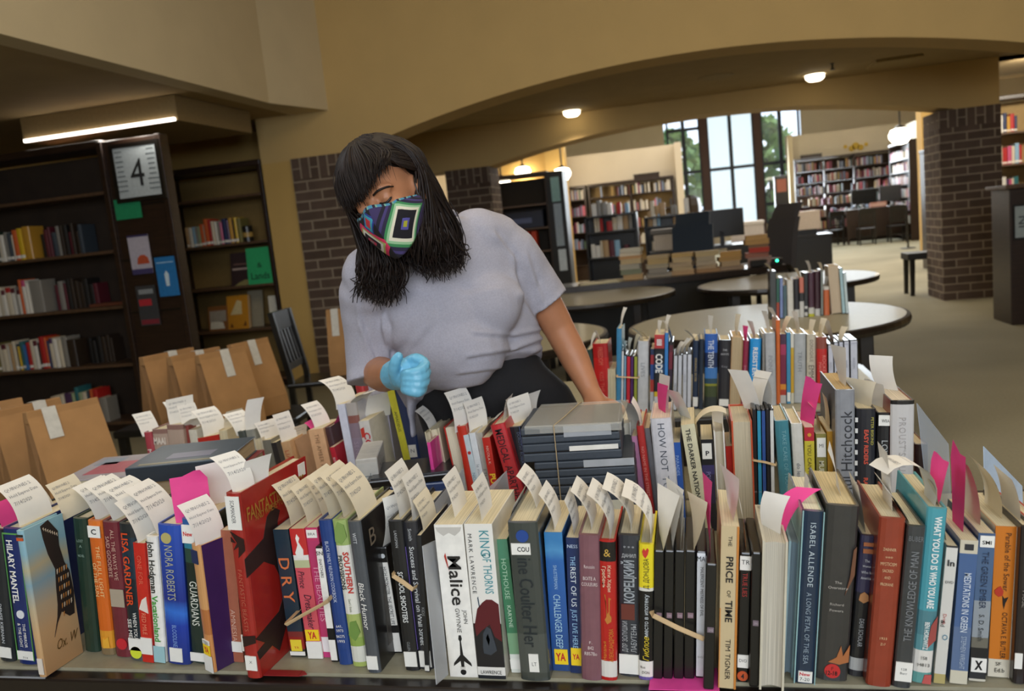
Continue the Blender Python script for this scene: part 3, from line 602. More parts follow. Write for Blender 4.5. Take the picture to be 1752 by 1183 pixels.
# service desk and what stands on it
M_DESK = mat('#241a15', .35, var=.3, coat=.2)
t = empty('service_desk', (0, 0, 0), label='long curved dark service desk carrying stacks of paperbacks', cat='desk')
arc = [(-1.5+2.4*i/20, 8.05+.55*(i/20)+.10*math.sin(math.pi*i/20)*-1) for i in range(21)]
mb = MB()
for z0, z1, off, m in ((.74, .80, 0, M_DESK),):
    pts = arc + [(x, y+.55) for x, y in arc[::-1]]; mb.prism(pts, z0, z1, m)
mb.build('desk_top', t)
MB().prism([(x, y+.06) for x, y in arc[2:18]] + [(x, y+.1) for x, y in arc[2:18][::-1]], .06, .74, M_BLACK).build('front_panel', t)
for i in (1, 10, 19): MB().box(arc[i][0]-.04, arc[i][0]+.04, arc[i][1]+.1, arc[i][1]+.5, 0, .74, M_BLACK).build('leg', t)
def desk_y(x): return 8.05+.2*(x+1.5) + .03
STK = [(-.62, 1, ['#c7a679', '#8a8f78', '#b6b0a0', '#cdb78f', '#c79e72', '#ded3bd', '#d9d2c0'], 'stack nearest the display shelves'), (-.36, 0, ['#a79c8c', '#a0988c', '#b3a78f', '#c2a878', '#c2ab84'], 'grey-tan stack behind the loose papers'), (-.12, 0, ['#c2a079', '#c4ad87', '#bfa888', '#c9b189', '#c7a870'], 'stack with an open book on top'), (.13, 0, ['#b08a63', '#bfa583', '#bcab92', '#b9a98e', '#c2ae85'], 'middle stack of the desk'), (.36, 0, ['#a88f76', '#bba07c', '#b9935c', '#c09658'], 'short stack beside the reddish stack'), (.64, 0, ['#9c8a80', '#a3877a', '#a5705f', '#c2493c', '#8f6f55', '#c39a62', '#c9a068'], 'reddish stack next to the office chair')]
for x, extra, cols, wh in STK:
    z = .8; r2 = random.Random(int(x*100))
    for i, c in enumerate(cols):
        h = r2.uniform(.03, .055); w = r2.uniform(.19, .25); d = .17
        tt = empty('paperback', (x+r2.uniform(-.015, .015), desk_y(x)+.10+r2.uniform(0, .02), z), (0, 0, r2.uniform(-.15, .15)), 'worn paperback, %s from the bottom of the %s' % (ORD[i], wh), 'book', 'paperbacks stacked on the service desk')
        MB().box(-w/2, w/2, 0, d, 0, .004, mat(c, .8)).box(-w/2, w/2, 0, d, h-.005, h-.001, mat(c, .8)).box(-w/2, w/2, d-.004, d, .004, h-.005, mat(c, .8)).build('cover', tt)
        MB().box(-w/2+.003, w/2-.003, .003, d-.004, .004, h-.005, pages_mat(c, 2)).build('page_block', tt)
        z += h
for i, (x, y, rz, lb) in enumerate(((-1.0, 8.25, .3, 'loose pale papers on the near end of the service desk'), (-.86, 8.32, -.2, 'yellowish folded paper beside the paperback stacks'))):
    o = MB().prism([(-.15, -.1), (.15, -.1), (.16, .1), (-.14, .11)], 0, .012, mat('#cfc4a0', .9)).prism([(-.12, -.08), (.13, -.1), (.12, .09), (-.1, .08)], .012, .02, mat('#d9cfb0', .9)).build('paper_pile'); o.location = (x, y, .8); o.rotation_euler = (0, 0, rz); tag(o, lb, 'papers')
# office chair
def office_chair(loc, rz, label, M_OFF):
    t = empty('office_chair', loc, (0, 0, rz), label, 'office chair')
    MB().box(-.25, .25, -.24, .24, .45, .53, M_OFF, .03).build('seat', t)
    mb = MB(); pr = crom([(.22, .55), (.27, .75), (.30, 1.0), (.36, 1.25), (.44, 1.4)], 4); pts = [(p.x, p.y) for p in [Vector((a[0], a[1], 0)) for a in pr]]
    for (a, b) in zip(pts, pts[1:]): mb.prism([(a[0], a[1]), (a[0]+.06, a[1]), (b[0]+.06, b[1]), (b[0], b[1])], -.24+.04*(a[1] > 1.2), .24-.04*(a[1] > 1.2), M_OFF, 'x')
    mb.build('backrest', t)
    for s in (-1, 1): MB().tube(crom([(s*.29, .2, .5), (s*.3, .2, .72), (s*.3, -.12, .74), (s*.29, -.16, .7)], 5), .028, M_BLACK, 8).build('armrest', t)
    MB().tube([(0, 0, .08), (0, 0, .45)], .03, M_BLACK, 10).build('gas_column', t)
    for i in range(5): a = i*1.2566; MB().tube([(0, 0, .1), (.3*math.cos(a), .3*math.sin(a), .06)], .022, M_BLACK, 6).ball((.3*math.cos(a), .3*math.sin(a), .03), .03, M_BLACK, u=8, v=6).build('foot_spoke', t)
office_chair((.68, 9.45, 0), math.radians(-60), 'grey swivel office chair behind the service desk', mat('#4d4a4c', .7, scale=200))
office_chair((-.05, 9.75, 0), math.radians(-10), 'dark blue swivel chair behind the paperback stacks', mat('#1d2c3c', .7, scale=200))
t = empty('barcode_device', (.72, 8.62, .8), (0, 0, .2), 'small dark device with a green light at the desk end', 'device'); MB().box(-.16, .16, 0, .14, 0, .07, M_BLACK, .01).build('housing', t); MB().lathe([(0, -.004), (.014, -.003), (.014, 0), (0, 0)], mat('#35e0a0', .4, emit=5), 12, Matrix.Translation((.1, 0, .045)) @ Matrix.Rotation(math.pi/2, 4, 'X')).build('status_light', t)
# monitors, copier, boxes
def monitor(x, y, z, rz, label, scr, w=.5):
    t = empty('monitor', (x, y, z), (0, 0, rz), label, 'monitor'); MB().box(-w/2, w/2, 0, .04, .12, .12+w*.62, M_BLACK, .008).build('housing', t); MB().box(-w/2+.02, w/2-.02, .04, .042, .14, .1+w*.62, scr).build('screen', t)
    MB().box(-.03, .03, .0, .03, .01, .2, M_BLACK).build('stand', t); MB().box(-.12, .12, -.06, .12, 0, .012, M_BLACK, .004).build('base', t)
def table(x0, x1, y0, y1, h, label, m=M_BLACK, name='work_table', modesty=False):
    t = empty(name, ((x0+x1)/2, (y0+y1)/2, 0), label=label, cat='table'); a = (x1-x0)/2; b = (y1-y0)/2
    MB().box(-a, a, -b, b, h-.04, h, m, .006).build('tabletop', t)
    for sx in (-1, 1):
        for sy in (-1, 1): MB().box(sx*(a-.06)-.03, sx*(a-.06)+.03, sy*(b-.06)-.03, sy*(b-.06)+.03, 0, h-.04, m).build('leg', t)
    if modesty: MB().box(-a+.05, a-.05, -b+.02, -b+.05, .18, h-.04, m).build('modesty_panel', t)
    return t
table(-.6, 1.3, 11.9, 12.7, .9, 'dark counter holding the copier and white boxes'); table(.6, 2.4, 15.2, 16, .8, 'dark table in front of the frosted windows', modesty=True)
t = empty('copier', (-.12, 12.1, .9), label='pale desktop copier with dark glass lid on the counter', cat='copier'); MB().box(-.42, .42, 0, .5, 0, .24, mat('#b9b0a6', .5), .01).build('body', t); MB().box(-.46, .3, -.02, .5, .24, .31, mat('#5a544d', .4), .01).build('lid', t); MB().box(-.1, .2, -.01, 0, .03, .12, M_BLACK).build('control_panel', t)
monitor(.42, 12.05, .9, .1, 'black monitor seen from behind beside the copier', mat('#1f4a66', .2), .62)
t = empty('white_box', (.98, 15.5, .8), label='white carton in front of the frosted panes', cat='box'); MB().box(-.28, .28, -.2, .2, 0, .3, mat('#d9cfc8', .7)).build('carton', t); MB().box(-.29, .29, -.21, .21, .28, .34, mat('#e3dcd5', .7), .004).build('lid', t)
t = empty('white_box', (1.95, 15.5, .8), label='beige carton on the dark table near the notice post', cat='box'); MB().box(-.26, .26, -.2, .2, .1, .42, mat('#cbbcae', .7)).build('carton', t); MB().box(-.2, .2, -.15, .15, 0, .1, M_BLACK).build('stand', t)
t = empty('notice_post', (2.72, 26.2, 0), label='dark post with a small picture standing before the window', cat='post'); MB().box(-.2, .2, -.1, .1, 0, 2.2, M_BLACK, .01).build('post_body', t); MB().box(-.14, .14, -.105, -.1, 1.72, 2.1, mat('#b06a58', .5)).build('picture', t)
o = MB().lathe([(0, 0), (.3, 0), (.3, .7), (.26, .9), (.1, 1.0), (0, 1.0)], M_WOOD, 8).build('tall_speaker'); o.location = (0.05, 25.5, .9); tag(o, 'tall dark cabinet silhouetted against the window edge', 'cabinet')
o = MB().box(-.28, .28, -.25, .25, 0, .9, M_WOOD, .01).box(-.3, .3, -.27, .27, .86, .9, M_BLACK, .004).build('pedestal'); o.location = (0.05, 25.5, 0); tag(o, 'dark pedestal under the tall cabinet by the window', 'pedestal')
# computer desk in the far corner
t = table(4.36, 6.2, 25.4, 26.2, 1.0, 'long dark computer desk in front of the packed bookcases', M_WOOD, 'computer_desk', True)
monitor(4.95, 25.8, 1.0, 3.14, 'black monitor on the far desk nearest the window', mat('#1a1e24', .2), .7); monitor(5.75, 25.8, 1.0, 3.0, 'black monitor on the far desk nearest the lamp', mat('#2a313c', .2), .75)
o = MB().box(-.22, .22, 0, .2, 0, .14, mat('#c98f80', .6), .01).box(-.2, .2, -.002, 0, .03, .1, mat('#e0bdb0')).build('card_tray'); o.location = (5.32, 25.7, 1.0); tag(o, 'pink card tray between the two far monitors', 'tray')
for x, y, rz, lb in ((3.55, 26.3, .4, 'dark wooden chair in front of the packed bookcase'), (4.05, 25.6, 3.4, 'dark wooden chair turned towards the packed bookcase'), (4.8, 24.9, 3.14, 'dark wooden chair tucked at the computer desk, window side'), (5.6, 24.9, 3.14, 'dark wooden chair tucked at the computer desk, lamp side')): dup(_c0, (x, y, 0), rz, lb)
t = empty('stanchion', (5.1, 21.6, 0), label='thin black barrier stand on the carpet', cat='stanchion'); MB().lathe([(0, 0), (.17, 0), (.17, .015), (.03, .03), (0, .03)], M_BLACK, 16).build('base', t); MB().tube([(0, 0, .03), (0, 0, 1.0)], .025, M_BLACK, 8).build('post', t)
# right side: stool, bookcase behind the pillar, end panel with sign
t = empty('stool', (3.0, 12.0, 0), label='dark stool beside the brick pillar foot', cat='stool'); MB().box(-.22, .22, -.2, .2, .48, .57, mat('#15120f', .6), .01).build('seat', t)
for sx in (-1, 1):
    for sy in (-1, 1): MB().tube([(sx*.16, sy*.16, .5), (sx*.17, sy*.17, 0)], [.038, .03], M_BLACK, 6).build('leg', t)
SD = [2.06, 1.62, 1.18, .74, .3]
bookcase('bookcase', 3.95, 6.4, 12.9, .36, SD, 2.5, 'dark bookcase with bright spines beyond the brick pillar', back=mat('#a98d5e', .8))
r2 = random.Random(77)
for zi, z in enumerate(SD[:3]):
    seq = []
    for i in range(9): seq.append((r2.choice(['white', 'cream', 'gold', 'navy', 'white', 'teal', 'light blue', 'purple', 'red', 'cream', 'pink']), r2.uniform(3, 6), r2.uniform(21, 28), 'label'))
    shelf_row(4.13, 12.95, z, seq, 'on the %s shelf beyond the brick pillar' % ['upper', 'middle', 'lower'][zi], 'books beyond the brick pillar')
bookcase('bookcase', 4.0, 4.9, 15.5, .36, [1.7, 1.3, .9, .5], 2.0, 'small bookcase glimpsed between yellow column and brick pillar', back=mat('#8c713f', .8))
shelf_row(4.1, 15.55, 1.3, [('cream', 5, 26, None), ('white', 6, 24, None), ('tan', 5, 26, None), ('cream', 5, 22, None), ('tan', 6, 25, None)], 'on the glimpsed shelf behind the brick pillar', 'books between column and pillar')
shelf_row(4.1, 15.55, .9, [('tan', 5, 26, None), ('cream', 6, 24, None), ('gold', 5, 26, None), ('cream', 5, 22, None), ('tan', 6, 25, None)], 'on the lower glimpsed shelf behind the brick pillar', 'books between column and pillar')
t = empty('end_panel', (3.25, 8.8, 0), label='dark catalogue cabinet end with a pale upright sign', cat='shelf end panel'); MB().box(-.26, .5, 0, .5, 0, 1.32, M_WOOD, .008).build('panel_board', t); MB().box(-.3, .54, -.03, .54, 1.32, 1.36, M_WOODB, .008).build('panel_cap', t)
def sIN(t):
    MB().box(-.085, .085, -.004, .004, -.17, -.15, M_BLACK).box(-.085, .085, -.004, .004, .15, .17, M_BLACK).box(-.085, -.07, -.004, .004, -.15, .15, M_BLACK).box(.07, .085, -.004, .004, -.15, .15, M_BLACK).build('sign_frame', t)
    mb = MB(); put_text(mb, 'NI', (.0, -.002, 0), .22, .075, mat('#2a2e30', .6), *DIRS['d']); mb.build('lettering', t)
sheet('upright_sign', 3.1, 8.79, 1.0, .17, .34, mat('#98a2a2', .5), 'pale framed sign on the dark cabinet end', 'sign', sIN)
# ceiling fittings between the arches
for px, py, lb in ((978, 190, 'round recessed downlight nearer the brick pier in the arch ceiling'), (1394, 128, 'round recessed downlight nearer the smoke detector in arch ceiling')):
    p = atZ(px, py, 2.85); t = empty('downlight', (p.x, min(p.y, 10.8), 2.86), label=lb, cat='downlight', group='downlights between the arches')
    MB().lathe([(.10, -.012), (.135, -.012), (.135, 0), (.1, 0)], mat('#c9b68c', .4), 24).build('trim_ring', t); MB().lathe([(0, -.085), (.07, -.08), (.105, -.05), (.11, -.01), (0, -.008)], mat('#fff0d2', .4, emit=4), 24).build('diffuser', t)
    sl = bpy.data.lights.new('downlight_beam', 'SPOT'); sl.energy = 55; sl.color = (1, .87, .68); sl.spot_size = math.radians(120); sl.spot_blend = .8; sl.shadow_soft_size = .1; so_ = bpy.data.objects.new('downlight_beam', sl); COL.objects.link(so_); so_.location = (p.x, min(p.y, 10.8), 2.75)
p = atZ(1225, 132, 2.85); t = empty('ceiling_speaker', (p.x, p.y, 2.86), label='round pale loudspeaker grille in the arch ceiling', cat='ceiling speaker'); MB().lathe([(0, -.02), (.14, -.02), (.19, -.008), (.19, 0)], mat('#9c875c', .7), 24).build('grille', t)
p = atZ(1530, 105, 2.85); t = empty('ceiling_hatch', (p.x, min(p.y, 10.6), 2.86), label='square access hatch in the arch ceiling near the pillar', cat='hatch'); MB().box(-.24, .24, -.24, .24, -.03, 0, mat('#a58f62', .8), .004).build('hatch_board', t)
p = atZ(1424, 110, 2.85); t = empty('sprinkler', (p.x, min(p.y, 10.4), 2.86), label='small sprinkler between downlight and ceiling hatch', cat='sprinkler'); MB().lathe([(0, -.07), (.03, -.07), (.01, -.045), (.01, -.01), (.03, 0)], M_BLACK, 12).build('nozzle', t)
t = empty('strip_light', (4.4, 10.4, 2.86), label='strip light glowing at the frame edge beyond the arch', cat='ceiling light'); MB().box(-.5, .6, -.08, .08, -.06, 0, mat('#c9b68c', .5)).build('housing', t); MB().box(-.48, .58, -.06, .06, -.075, -.06, mat('#fff0d2', .4, emit=4)).build('diffuser', t)
area('shelf_fill', (4.6, 11.4, 2.75), (4.8, 12.9, 1.5), 1.2, .2, 22, (1, .9, .74))  # fill light added to brighten the shelves beyond the brick pillar
struct('ceiling_right_bay', MB().box(3.7, 12, YN+.45, 13.6, 2.86, 2.95, M_CEIL))
# round tables
M_TOP = mat('#9c967f', .5, var=.06, scale=60, coat=.06); M_RIM = mat('#1e1713', .35, coat=.2)
def round_table(x, y, r, label):
    t = empty('round_table', (x, y, 0), label=label, cat='table', group='round reading tables')
    MB().lathe([(0, .715), (r-.02, .715), (r-.02, .7405), (0, .7405)], M_TOP, 64).build('tabletop', t)
    MB().lathe([(r-.03, .69), (r, .695), (r+.006, .715), (r, .737), (r-.02, .741), (r-.02, .7)], M_RIM, 64).build('table_rim', t)
    for i in range(4):
        a = math.pi/4+i*math.pi/2; c = (r-.12)*math.cos(a); s = (r-.12)*math.sin(a); MB().box(c-.035, c+.035, s-.035, s+.035, 0, .7, M_RIM, .005).build('leg', t)
    return t
round_table(.38, 5.08, .80, 'large round table holding the small far row of books'); round_table(.78, 7.6, .76, 'round table reflecting the window light near the service desk'); round_table(-.98, 7.55, .8, 'round table close to the dark display shelves'); round_table(-1.35, 5.0, .8, 'round table partly hidden behind the person and red book')
# work tables that carry the book rows
def sort_table(x0, x1, y0, y1, label, h=.74):
    t = empty('sorting_table', ((x0+x1)/2, (y0+y1)/2, 0), label=label, cat='table'); a = (x1-x0)/2; b = (y1-y0)/2
    MB().box(-a+.012, a-.012, -b+.012, b-.012, h-.03, h, M_TOP).build('tabletop', t)
    mb = MB(); e = .018
    mb.box(-a-e, a+e, -b-e, -b+.012, h-.065, h-.004, M_RIM, .005).box(-a-e, a+e, b-.012, b+e, h-.065, h-.004, M_RIM, .005).box(-a-e, -a+.012, -b+.012, b-.012, h-.065, h-.004, M_RIM).box(a-.012, a+e, -b+.012, b-.012, h-.065, h-.004, M_RIM)
    mb.build('table_edge', t)
    for sx in (-1, 1):
        for sy in (-1, 1): MB().box(sx*(a-.1)-.035, sx*(a-.1)+.035, sy*(b-.1)-.035, sy*(b-.1)+.035, 0, h-.065, M_RIM, .005).build('leg', t)
    return t
# ---------------------------------------------------------------- the sorted library books
CROP = {'A': (0, 820, 400/1304), 'B': (360, 760, 400/1119), 'C': (720, 780, 400/1174), 'D': (1080, 780, 360/1057), 'E': (1400, 760, 352/984), 'F': (780, 640, 420/1752), 'G': (1160, 620, 320/1456),
        'H': (1400, 600, 352/1487), 'J': (400, 620, 420/1752), 'I': (0, 640, 420/1752), 'K': (980, 500, 320/1577), 'L': (1260, 420, 320/1352), 'P': (0, 0, 1)}
def px(c, p): x0, y0, s = CROP[c]; return (x0+p[0]*s, y0+p[1]*s)
TZ = .741
BOOKS = {}
CUR_GROUP = ['books in the front row']
PLATE = .0007
def build_book(loc, lean, yaw, w, h, d, kind, spine, cover, label, T=(), S=(), cat='book', page='#dccfae', lines=None, cov_art=None, rough=.35, coat=.35, name=None, pitch=0):
    """local frame: x across the spine, y into the row, z up; origin at the spine's lower corner"""
    name = name or {'h': 'hardcover_book', 'p': 'paperback_book', 'd': 'disc_case', 'f': 'hardcover_book', 'b': 'hardcover_book'}[kind]
    t = empty(name, loc, (pitch, lean, yaw), label, cat, CUR_GROUP[0])
    ms = spine if not isinstance(spine, str) else mat(spine, rough, coat=coat, var=.07, scale=60)
    if isinstance(spine, (list, tuple)): ms = ramp_mat([(p, c) for p, c in spine], 2, h, rough, coat)
    mc = ms if cover is None else (cover if not isinstance(cover, str) else mat(cover, rough, coat=coat, var=.07, scale=40))
    if kind == 'd':
        mb = MB(); mb.box(0, w, .0, d, 0, h, M_CASE if cover is None else mc, .0025); mb.box(w*.06, w*.94, d-.001, d+.0006, .006, h-.006, M_CASE); mb.build('case_shell', t)
        MB().box(w*.1, w*.9, -PLATE, 0, h*.02, h*.985, ms).build('spine_insert', t)
    elif kind in 'hp':
        b = .0028 if kind == 'h' else .0009; r = min(.006, w*.22) if kind == 'h' else .0006
        mb = MB(); n = 6
        # cross-section of the case: boards joined by a rounded spine
        out = [(w, d)] + [(w, r+.002)] + [(w/2+w/2*math.cos(math.pi*i/n), r*(1-math.sin(math.pi*i/n))) for i in range(n+1)] + [(0, r+.002), (0, d)]
        inn = [(w-b, d), (w-b, r+b), (b, r+b), (b, d)]
        k = len(out)
        for z, fl in ((0, 0), (h, 1)):   # top and foot edges of the case
            vs = [(x, y, z) for x, y in out] + [(x, y, z) for x, y in inn]; m = k
            fs = [(0, 1, m+1, m)] + [tuple([1] + list(range(2, k-2)) + [k-2, m+2, m+1])] + [(k-2, k-1, m+3, m+2)]
            mb.add(vs, [f if fl else f[::-1] for f in fs], ms)
        for i, ((xa, ya), (xb, yb)) in enumerate(zip(out, out[1:])):
            mb.add([(xa, ya, 0), (xb, yb, 0), (xb, yb, h), (xa, ya, h)], [(3, 2, 1, 0)], mc if i in (0, k-2) else ms)
        for (xa, ya), (xb, yb) in zip(inn, inn[1:]): mb.add([(xa, ya, 0), (xb, yb, 0), (xb, yb, h), (xa, ya, h)], [(0, 1, 2, 3)], mc)
        for xa, xb in ((w-b, w), (0, b)): mb.add([(xa, d, 0), (xb, d, 0), (xb, d, h), (xa, d, h)], [(3, 2, 1, 0)], mc)
        mb.build('cover', t)
        o = .0035 if kind == 'h' else .0004
        pb = MB(); y0 = r+b+.0005; y1 = d-o; q = (.5*(b+w-b))
        P = [(b, y0), (w-b, y0), (w-b, y1), (q+.25*w, y1-o*.6), (q, y1-o*.9), (q-.25*w, y1-o*.6), (b, y1)]
        pb.prism(P, o, h-o, pages_mat(page, 0)); pb.build('page_block', t)
    elif kind == 'f':       # fore-edge towards the viewer
        b = .003; mb = MB(); mb.box(0, b, -.003, d, 0, h, mc).box(w-b, w, -.003, d, 0, h, mc).box(b, w-b, d-b, d, 0, h, mc); mb.build('cover', t)
        pb = MB(); n = 6; P = [(b, d-b), (b, .0)] + [(b+(w-2*b)*i/n, .005*math.sin(math.pi*i/n)) for i in range(1, n)] + [(w-b, 0), (w-b, d-b)]; pb.prism(P[::-1], .004, h-.004, pages_mat(page, 0)); pb.build('page_block', t)
    elif kind == 'b':       # worn block with cover boards curled
        b = .0012; MB().box(0, b, 0, d, 0, h, mc).box(w-b, w, 0, d, 0, h, mc).build('cover', t); MB().box(b, w-b, 0, d-.002, .001, h-.001, pages_mat(page, 0), .003).build('page_block', t)
    # flat pieces on the spine
    for s in S:
        nm = s[0]; col = s[-1]; mm = mat(col, .45, var=.03) if isinstance(col, str) else col; mb = MB(); off = -PLATE*1.6 if kind != 'd' else -PLATE*2.4
        if nm == 'disc_sticker' or nm == 'roundel':
            _, xc, zc, r0, _c = s; mb.prism([(xc*w+r0*w*math.cos(a*math.pi/10), zc*h+r0*w*math.sin(a*math.pi/10)) for a in range(20)], off, 0.0003, mm, 'y')
        elif nm in ('emblem', 'spine_picture', 'spine_ornament') and isinstance(s[1], (list, tuple)):
            mb.prism([(x*w, z*h) for x, z in s[1]], off*.9, .0003, mm, 'y')
        else:
            _, x0, x1, z0, z1, _c = s; mb.box(x0*w, x1*w, off*(1.0 if nm != 'spine_band' else .6), .0004, z0*h, z1*h, mm)
        mb.build(nm, t)
    tx = {}
    for q in T:
        s, z0, z1, col, ori, sz = q[:6]; xo = q[6] if len(q) > 6 else 0; o = q[7] if len(q) > 7 else {}
        mb = tx.setdefault(o.get('part', 'spine_lettering'), MB()); ri, up = DIRS[ori]; L = (z1-z0)*h if ori != 'h' else sz*w
        cap = sz*w if ori != 'h' else (z1-z0)*h
        put_text(mb, s, (w/2+xo*w, -PLATE*(2.0 if kind != 'd' else 2.9), (z0+z1)/2*h), L, cap, mat(col, .5, var=0), ri, up, o.get('b', 0), o.get('i', 0), o.get('sp', 1))
    for nm, mb in tx.items(): mb.build(nm, t)
    if cov_art: cov_art(t, w, h, d)
    return t
M_CASE = mat('#141416', .28, coat=.3, var=.0)
def R(key, c, tl, tr, bl, kind, spine, cover, label, T=(), S=(), d=None, Y=None, far=None, zb=TZ, lean=None, **kw):
    """a book from the photo: corners of its spine, standing on the table top (row at depth Y when its foot is hidden)"""
    pt, pr, pb = px(c, tl), px(c, tr), px(c, bl)
    if Y is None: B = atZ(*pb, zb); Y = B.y; Tp = atY(*pt, Y)
    else:
        Tp = atY(*pt, Y); q = atY(*pb, Y); k = (Tp.z-zb)/(Tp.z-q.z); B = Tp + (q-Tp)*k
    Pr = atY(*pr, Y); ln = math.atan2(Tp.x-B.x, Tp.z-B.z) if lean is None else lean
    w = max(.006, (Pr-Tp).length*.965/max(.5, math.cos(ln)) if far is None else (Pr-Tp).length*.965); h = (Tp.z-B.z)/math.cos(ln)
    yaw = 0
    if far:
        fp = atZ(*px(c, far), zb); b0 = B + Vector((w, 0, 0)); v = fp-b0; d = d or v.length; yaw = math.atan2(-v.x, v.y); ln = math.atan2(Tp.x-B.x, Tp.z-B.z)*.6
    d = d or {'h': h*.66, 'p': h*.64, 'd': .135, 'f': h*.66, 'b': h*.64}[kind]
    loc = Vector((B.x, B.y, zb + (w*math.sin(ln) if ln > 0 else 0)))
    t = build_book(loc, ln, yaw, w, h, d, kind, spine, cover, label, T, S, cat=kw.pop('cat', 'disc case' if kind == 'd' else 'book'), **kw)
    BOOKS[key] = (t, Matrix.Translation(loc) @ Matrix.Rotation(yaw, 4, 'Z') @ Matrix.Rotation(ln, 4, 'Y'), w, h, d)
    return t
W_, BK, GR = '#ece9e2', '#141414', '#8f9296'
def LBL(z0=.02, z1=.12, x0=.08, x1=.92, c='#e9e7e0'): return ('spine_label', x0, x1, z0, z1, c)
def YA(z0, z1, x0=.1, x1=.9): return [('category_sticker', x0, x1, z0, z1, '#f2cf25')], [('YA', z0+.01, z1-.005, '#c3222b', 'h', .55, 0, {'b': .03, 'part': 'sticker_lettering'})]

# ---- front row, from the frame edge on one side to the other
R('a1', 'A', (-78, 290), (8, 290), (-5, 1022), 'h', '#23272b', None, 'black hardcover beside the navy green-framed book, cut by frame edge', [('DENISE KIERNAN', .14, .45, '#b9bec2', 'd', .2, 0, {'b': .01})], [LBL(.03, .11)])
R('a2', 'A', (5, 285), (112, 278), (100, 1038), 'h', '#1d2c63', None, 'navy hardcover with thin green frame and bold white lettering on spine', [('HILARY MANTEL', .46, .92, W_, 'd', .32, -.1, {'b': .02}), ('THE MIRROR', .13, .31, W_, 'd', .16, .13), ('& THE LIGHT', .13, .31, W_, 'd', .16, -.12), ('7/14', .045, .06, '#333333', 'h', .4)],
  [('spine_ornament', .05, .08, .03, .965, '#5d9a52'), ('spine_ornament', .92, .95, .03, .965, '#5d9a52'), ('spine_ornament', .05, .95, .96, .97, '#5d9a52'), ('roundel', .5, .375, .2, '#d9dbe0'), ('emblem', [(.38, .37), (.5, .355), (.62, .37), (.6, .39), (.4, .39)], '#c23b32'), LBL(.035, .1)])
def wing(t, w, h, d):
    mb = MB(); bl = mat('#2a2320', .5); sp = mat('#b0763a', .5); wh = mat('#c6b7a0', .5)
    def P(a, b): return (a*d, b*h)
    mb.prism([P(*q) for q in ((.42, .98), (.62, 1.0), (.82, .90), (.80, .80), (.86, .68), (.96, .60), (.99, .45), (.93, .30), (.80, .30), (.62, .36), (.48, .30), (.36, .22), (.50, .34), (.55, .42), (.58, .55), (.62, .66), (.50, .78), (.44, .90))], w, w+.0007, bl, 'x')
    for i in range(26):
        q = i % 5; r = i//5; a = .64+.06*q+.01*(r % 2); b = .62-.06*r; mb.prism([P(a, b), P(a+.026, b+.012), P(a+.032, b+.035), P(a+.006, b+.03)], w+.0006, w+.0012, sp if (i % 3) else wh, 'x')
    for i in range(7): a = .46+.05*i; mb.prism([P(a, .96-.012*i), P(a+.03, .965-.012*i), P(a+.028, .94-.012*i)], w+.0006, w+.0012, wh, 'x')
    mb.build('cover_picture', t)
    mb = MB(); put_text(mb, 'Ox. W', (w+.001, .66*d, .16*h), .55*d, .06, mat('#5c4319', .5), Vector((0, 1, 0)), Vector((0, .12, 1)), 0, .25); mb.build('cover_lettering', t)
SKYC = ramp_mat([(0, '#b98f63'), (.3, '#c7a377'), (.48, '#b7a88b'), (.62, '#7fa0ae'), (.74, '#b3ab8b'), (.85, '#86aebd'), (1, '#8fb8c6')], 2, .26, .4, .3, .16, 9, True)
R('a3', 'A', (108, 292), (150, 292), (216, 1106), 'h', SKYC, SKYC, 'tan and sky-blue hardcover turned to show a dark butterfly wing', [], [('spine_ornament', .05, .95, .935, .955, '#c9582c'), ('spine_ornament', .05, .95, .96, .975, '#2a2a2a'), ('spine_label', .2, .95, .02, .13, '#d9cfc4')], far=(466, 965), cov_art=wing)
R('a4', 'A', (396, 228), (482, 232), (470, 968), 'h', '#1d3429', None, 'plain dark green hardcover between butterfly book and orange one', [('A', .79, .81, '#8fa699', 'h', .2), ('LOST', .83, .85, '#8fa699', 'h', .4), ('NOVEL', .72, .74, '#8fa699', 'h', .42)], ())
R('a5', 'A', (480, 240), (560, 246), (560, 985), 'h', [(0, '#7d6a4c'), (.05, '#d8932c'), (.18, '#d0651f'), (.9, '#d7742a')], '#c7642a', 'orange hardcover with a square C label at its head', [('THE FULL LIGHT', .4, .86, '#e9c489', 'd', .3, .18), ('OF THE SUN', .4, .74, '#e9c489', 'd', .26, -.16), ('C', .905, .945, '#333333', 'h', .5, 0, {'part': 'sticker_lettering', 'b': .02})], [LBL(.88, .965, .08, .95), ('spine_picture', [(.3, .05), (.8, .06), (.75, .14), (.5, .12), (.35, .13)], '#e0a737')])
R('a6', 'A', (562, 248), (655, 250), (641, 996), 'h', '#6d2731', None, 'maroon hardcover with a small sepia photo mid-spine', [('ALL THE WAYS WE', .58, .95, '#c7a08f', 'd', .24, .17), ('SAID GOODBYE', .6, .9, '#c7a08f', 'd', .24, -.15)], [('spine_picture', .15, .98, .38, .51, '#a89a87'), ('spine_ornament', [(.4, .385), (.75, .385), (.8, .44), (.6, .5), (.5, .45)], '#3c2520'), ('disc_sticker', .55, .1, .33, '#c22a33')])
R('a7', 'A', (655, 258), (748, 268), (722, 1016), 'h', [(0, '#4c5054'), (.08, '#15222b'), (.6, '#1a3140'), (.9, '#22272b')], '#22282e', 'dark blue-black hardcover with large orange-red author lettering', [('LISA GARDNER', .4, .94, '#d4491f', 'd', .4, -.08, {'b': .02}), ('WHEN YOU', .17, .36, W_, 'd', .24, .12), ('SEE ME', .17, .31, W_, 'd', .24, -.22)], [LBL(.075, .165), ('disc_sticker', .5, .06, .36, '#d3dd3a')])
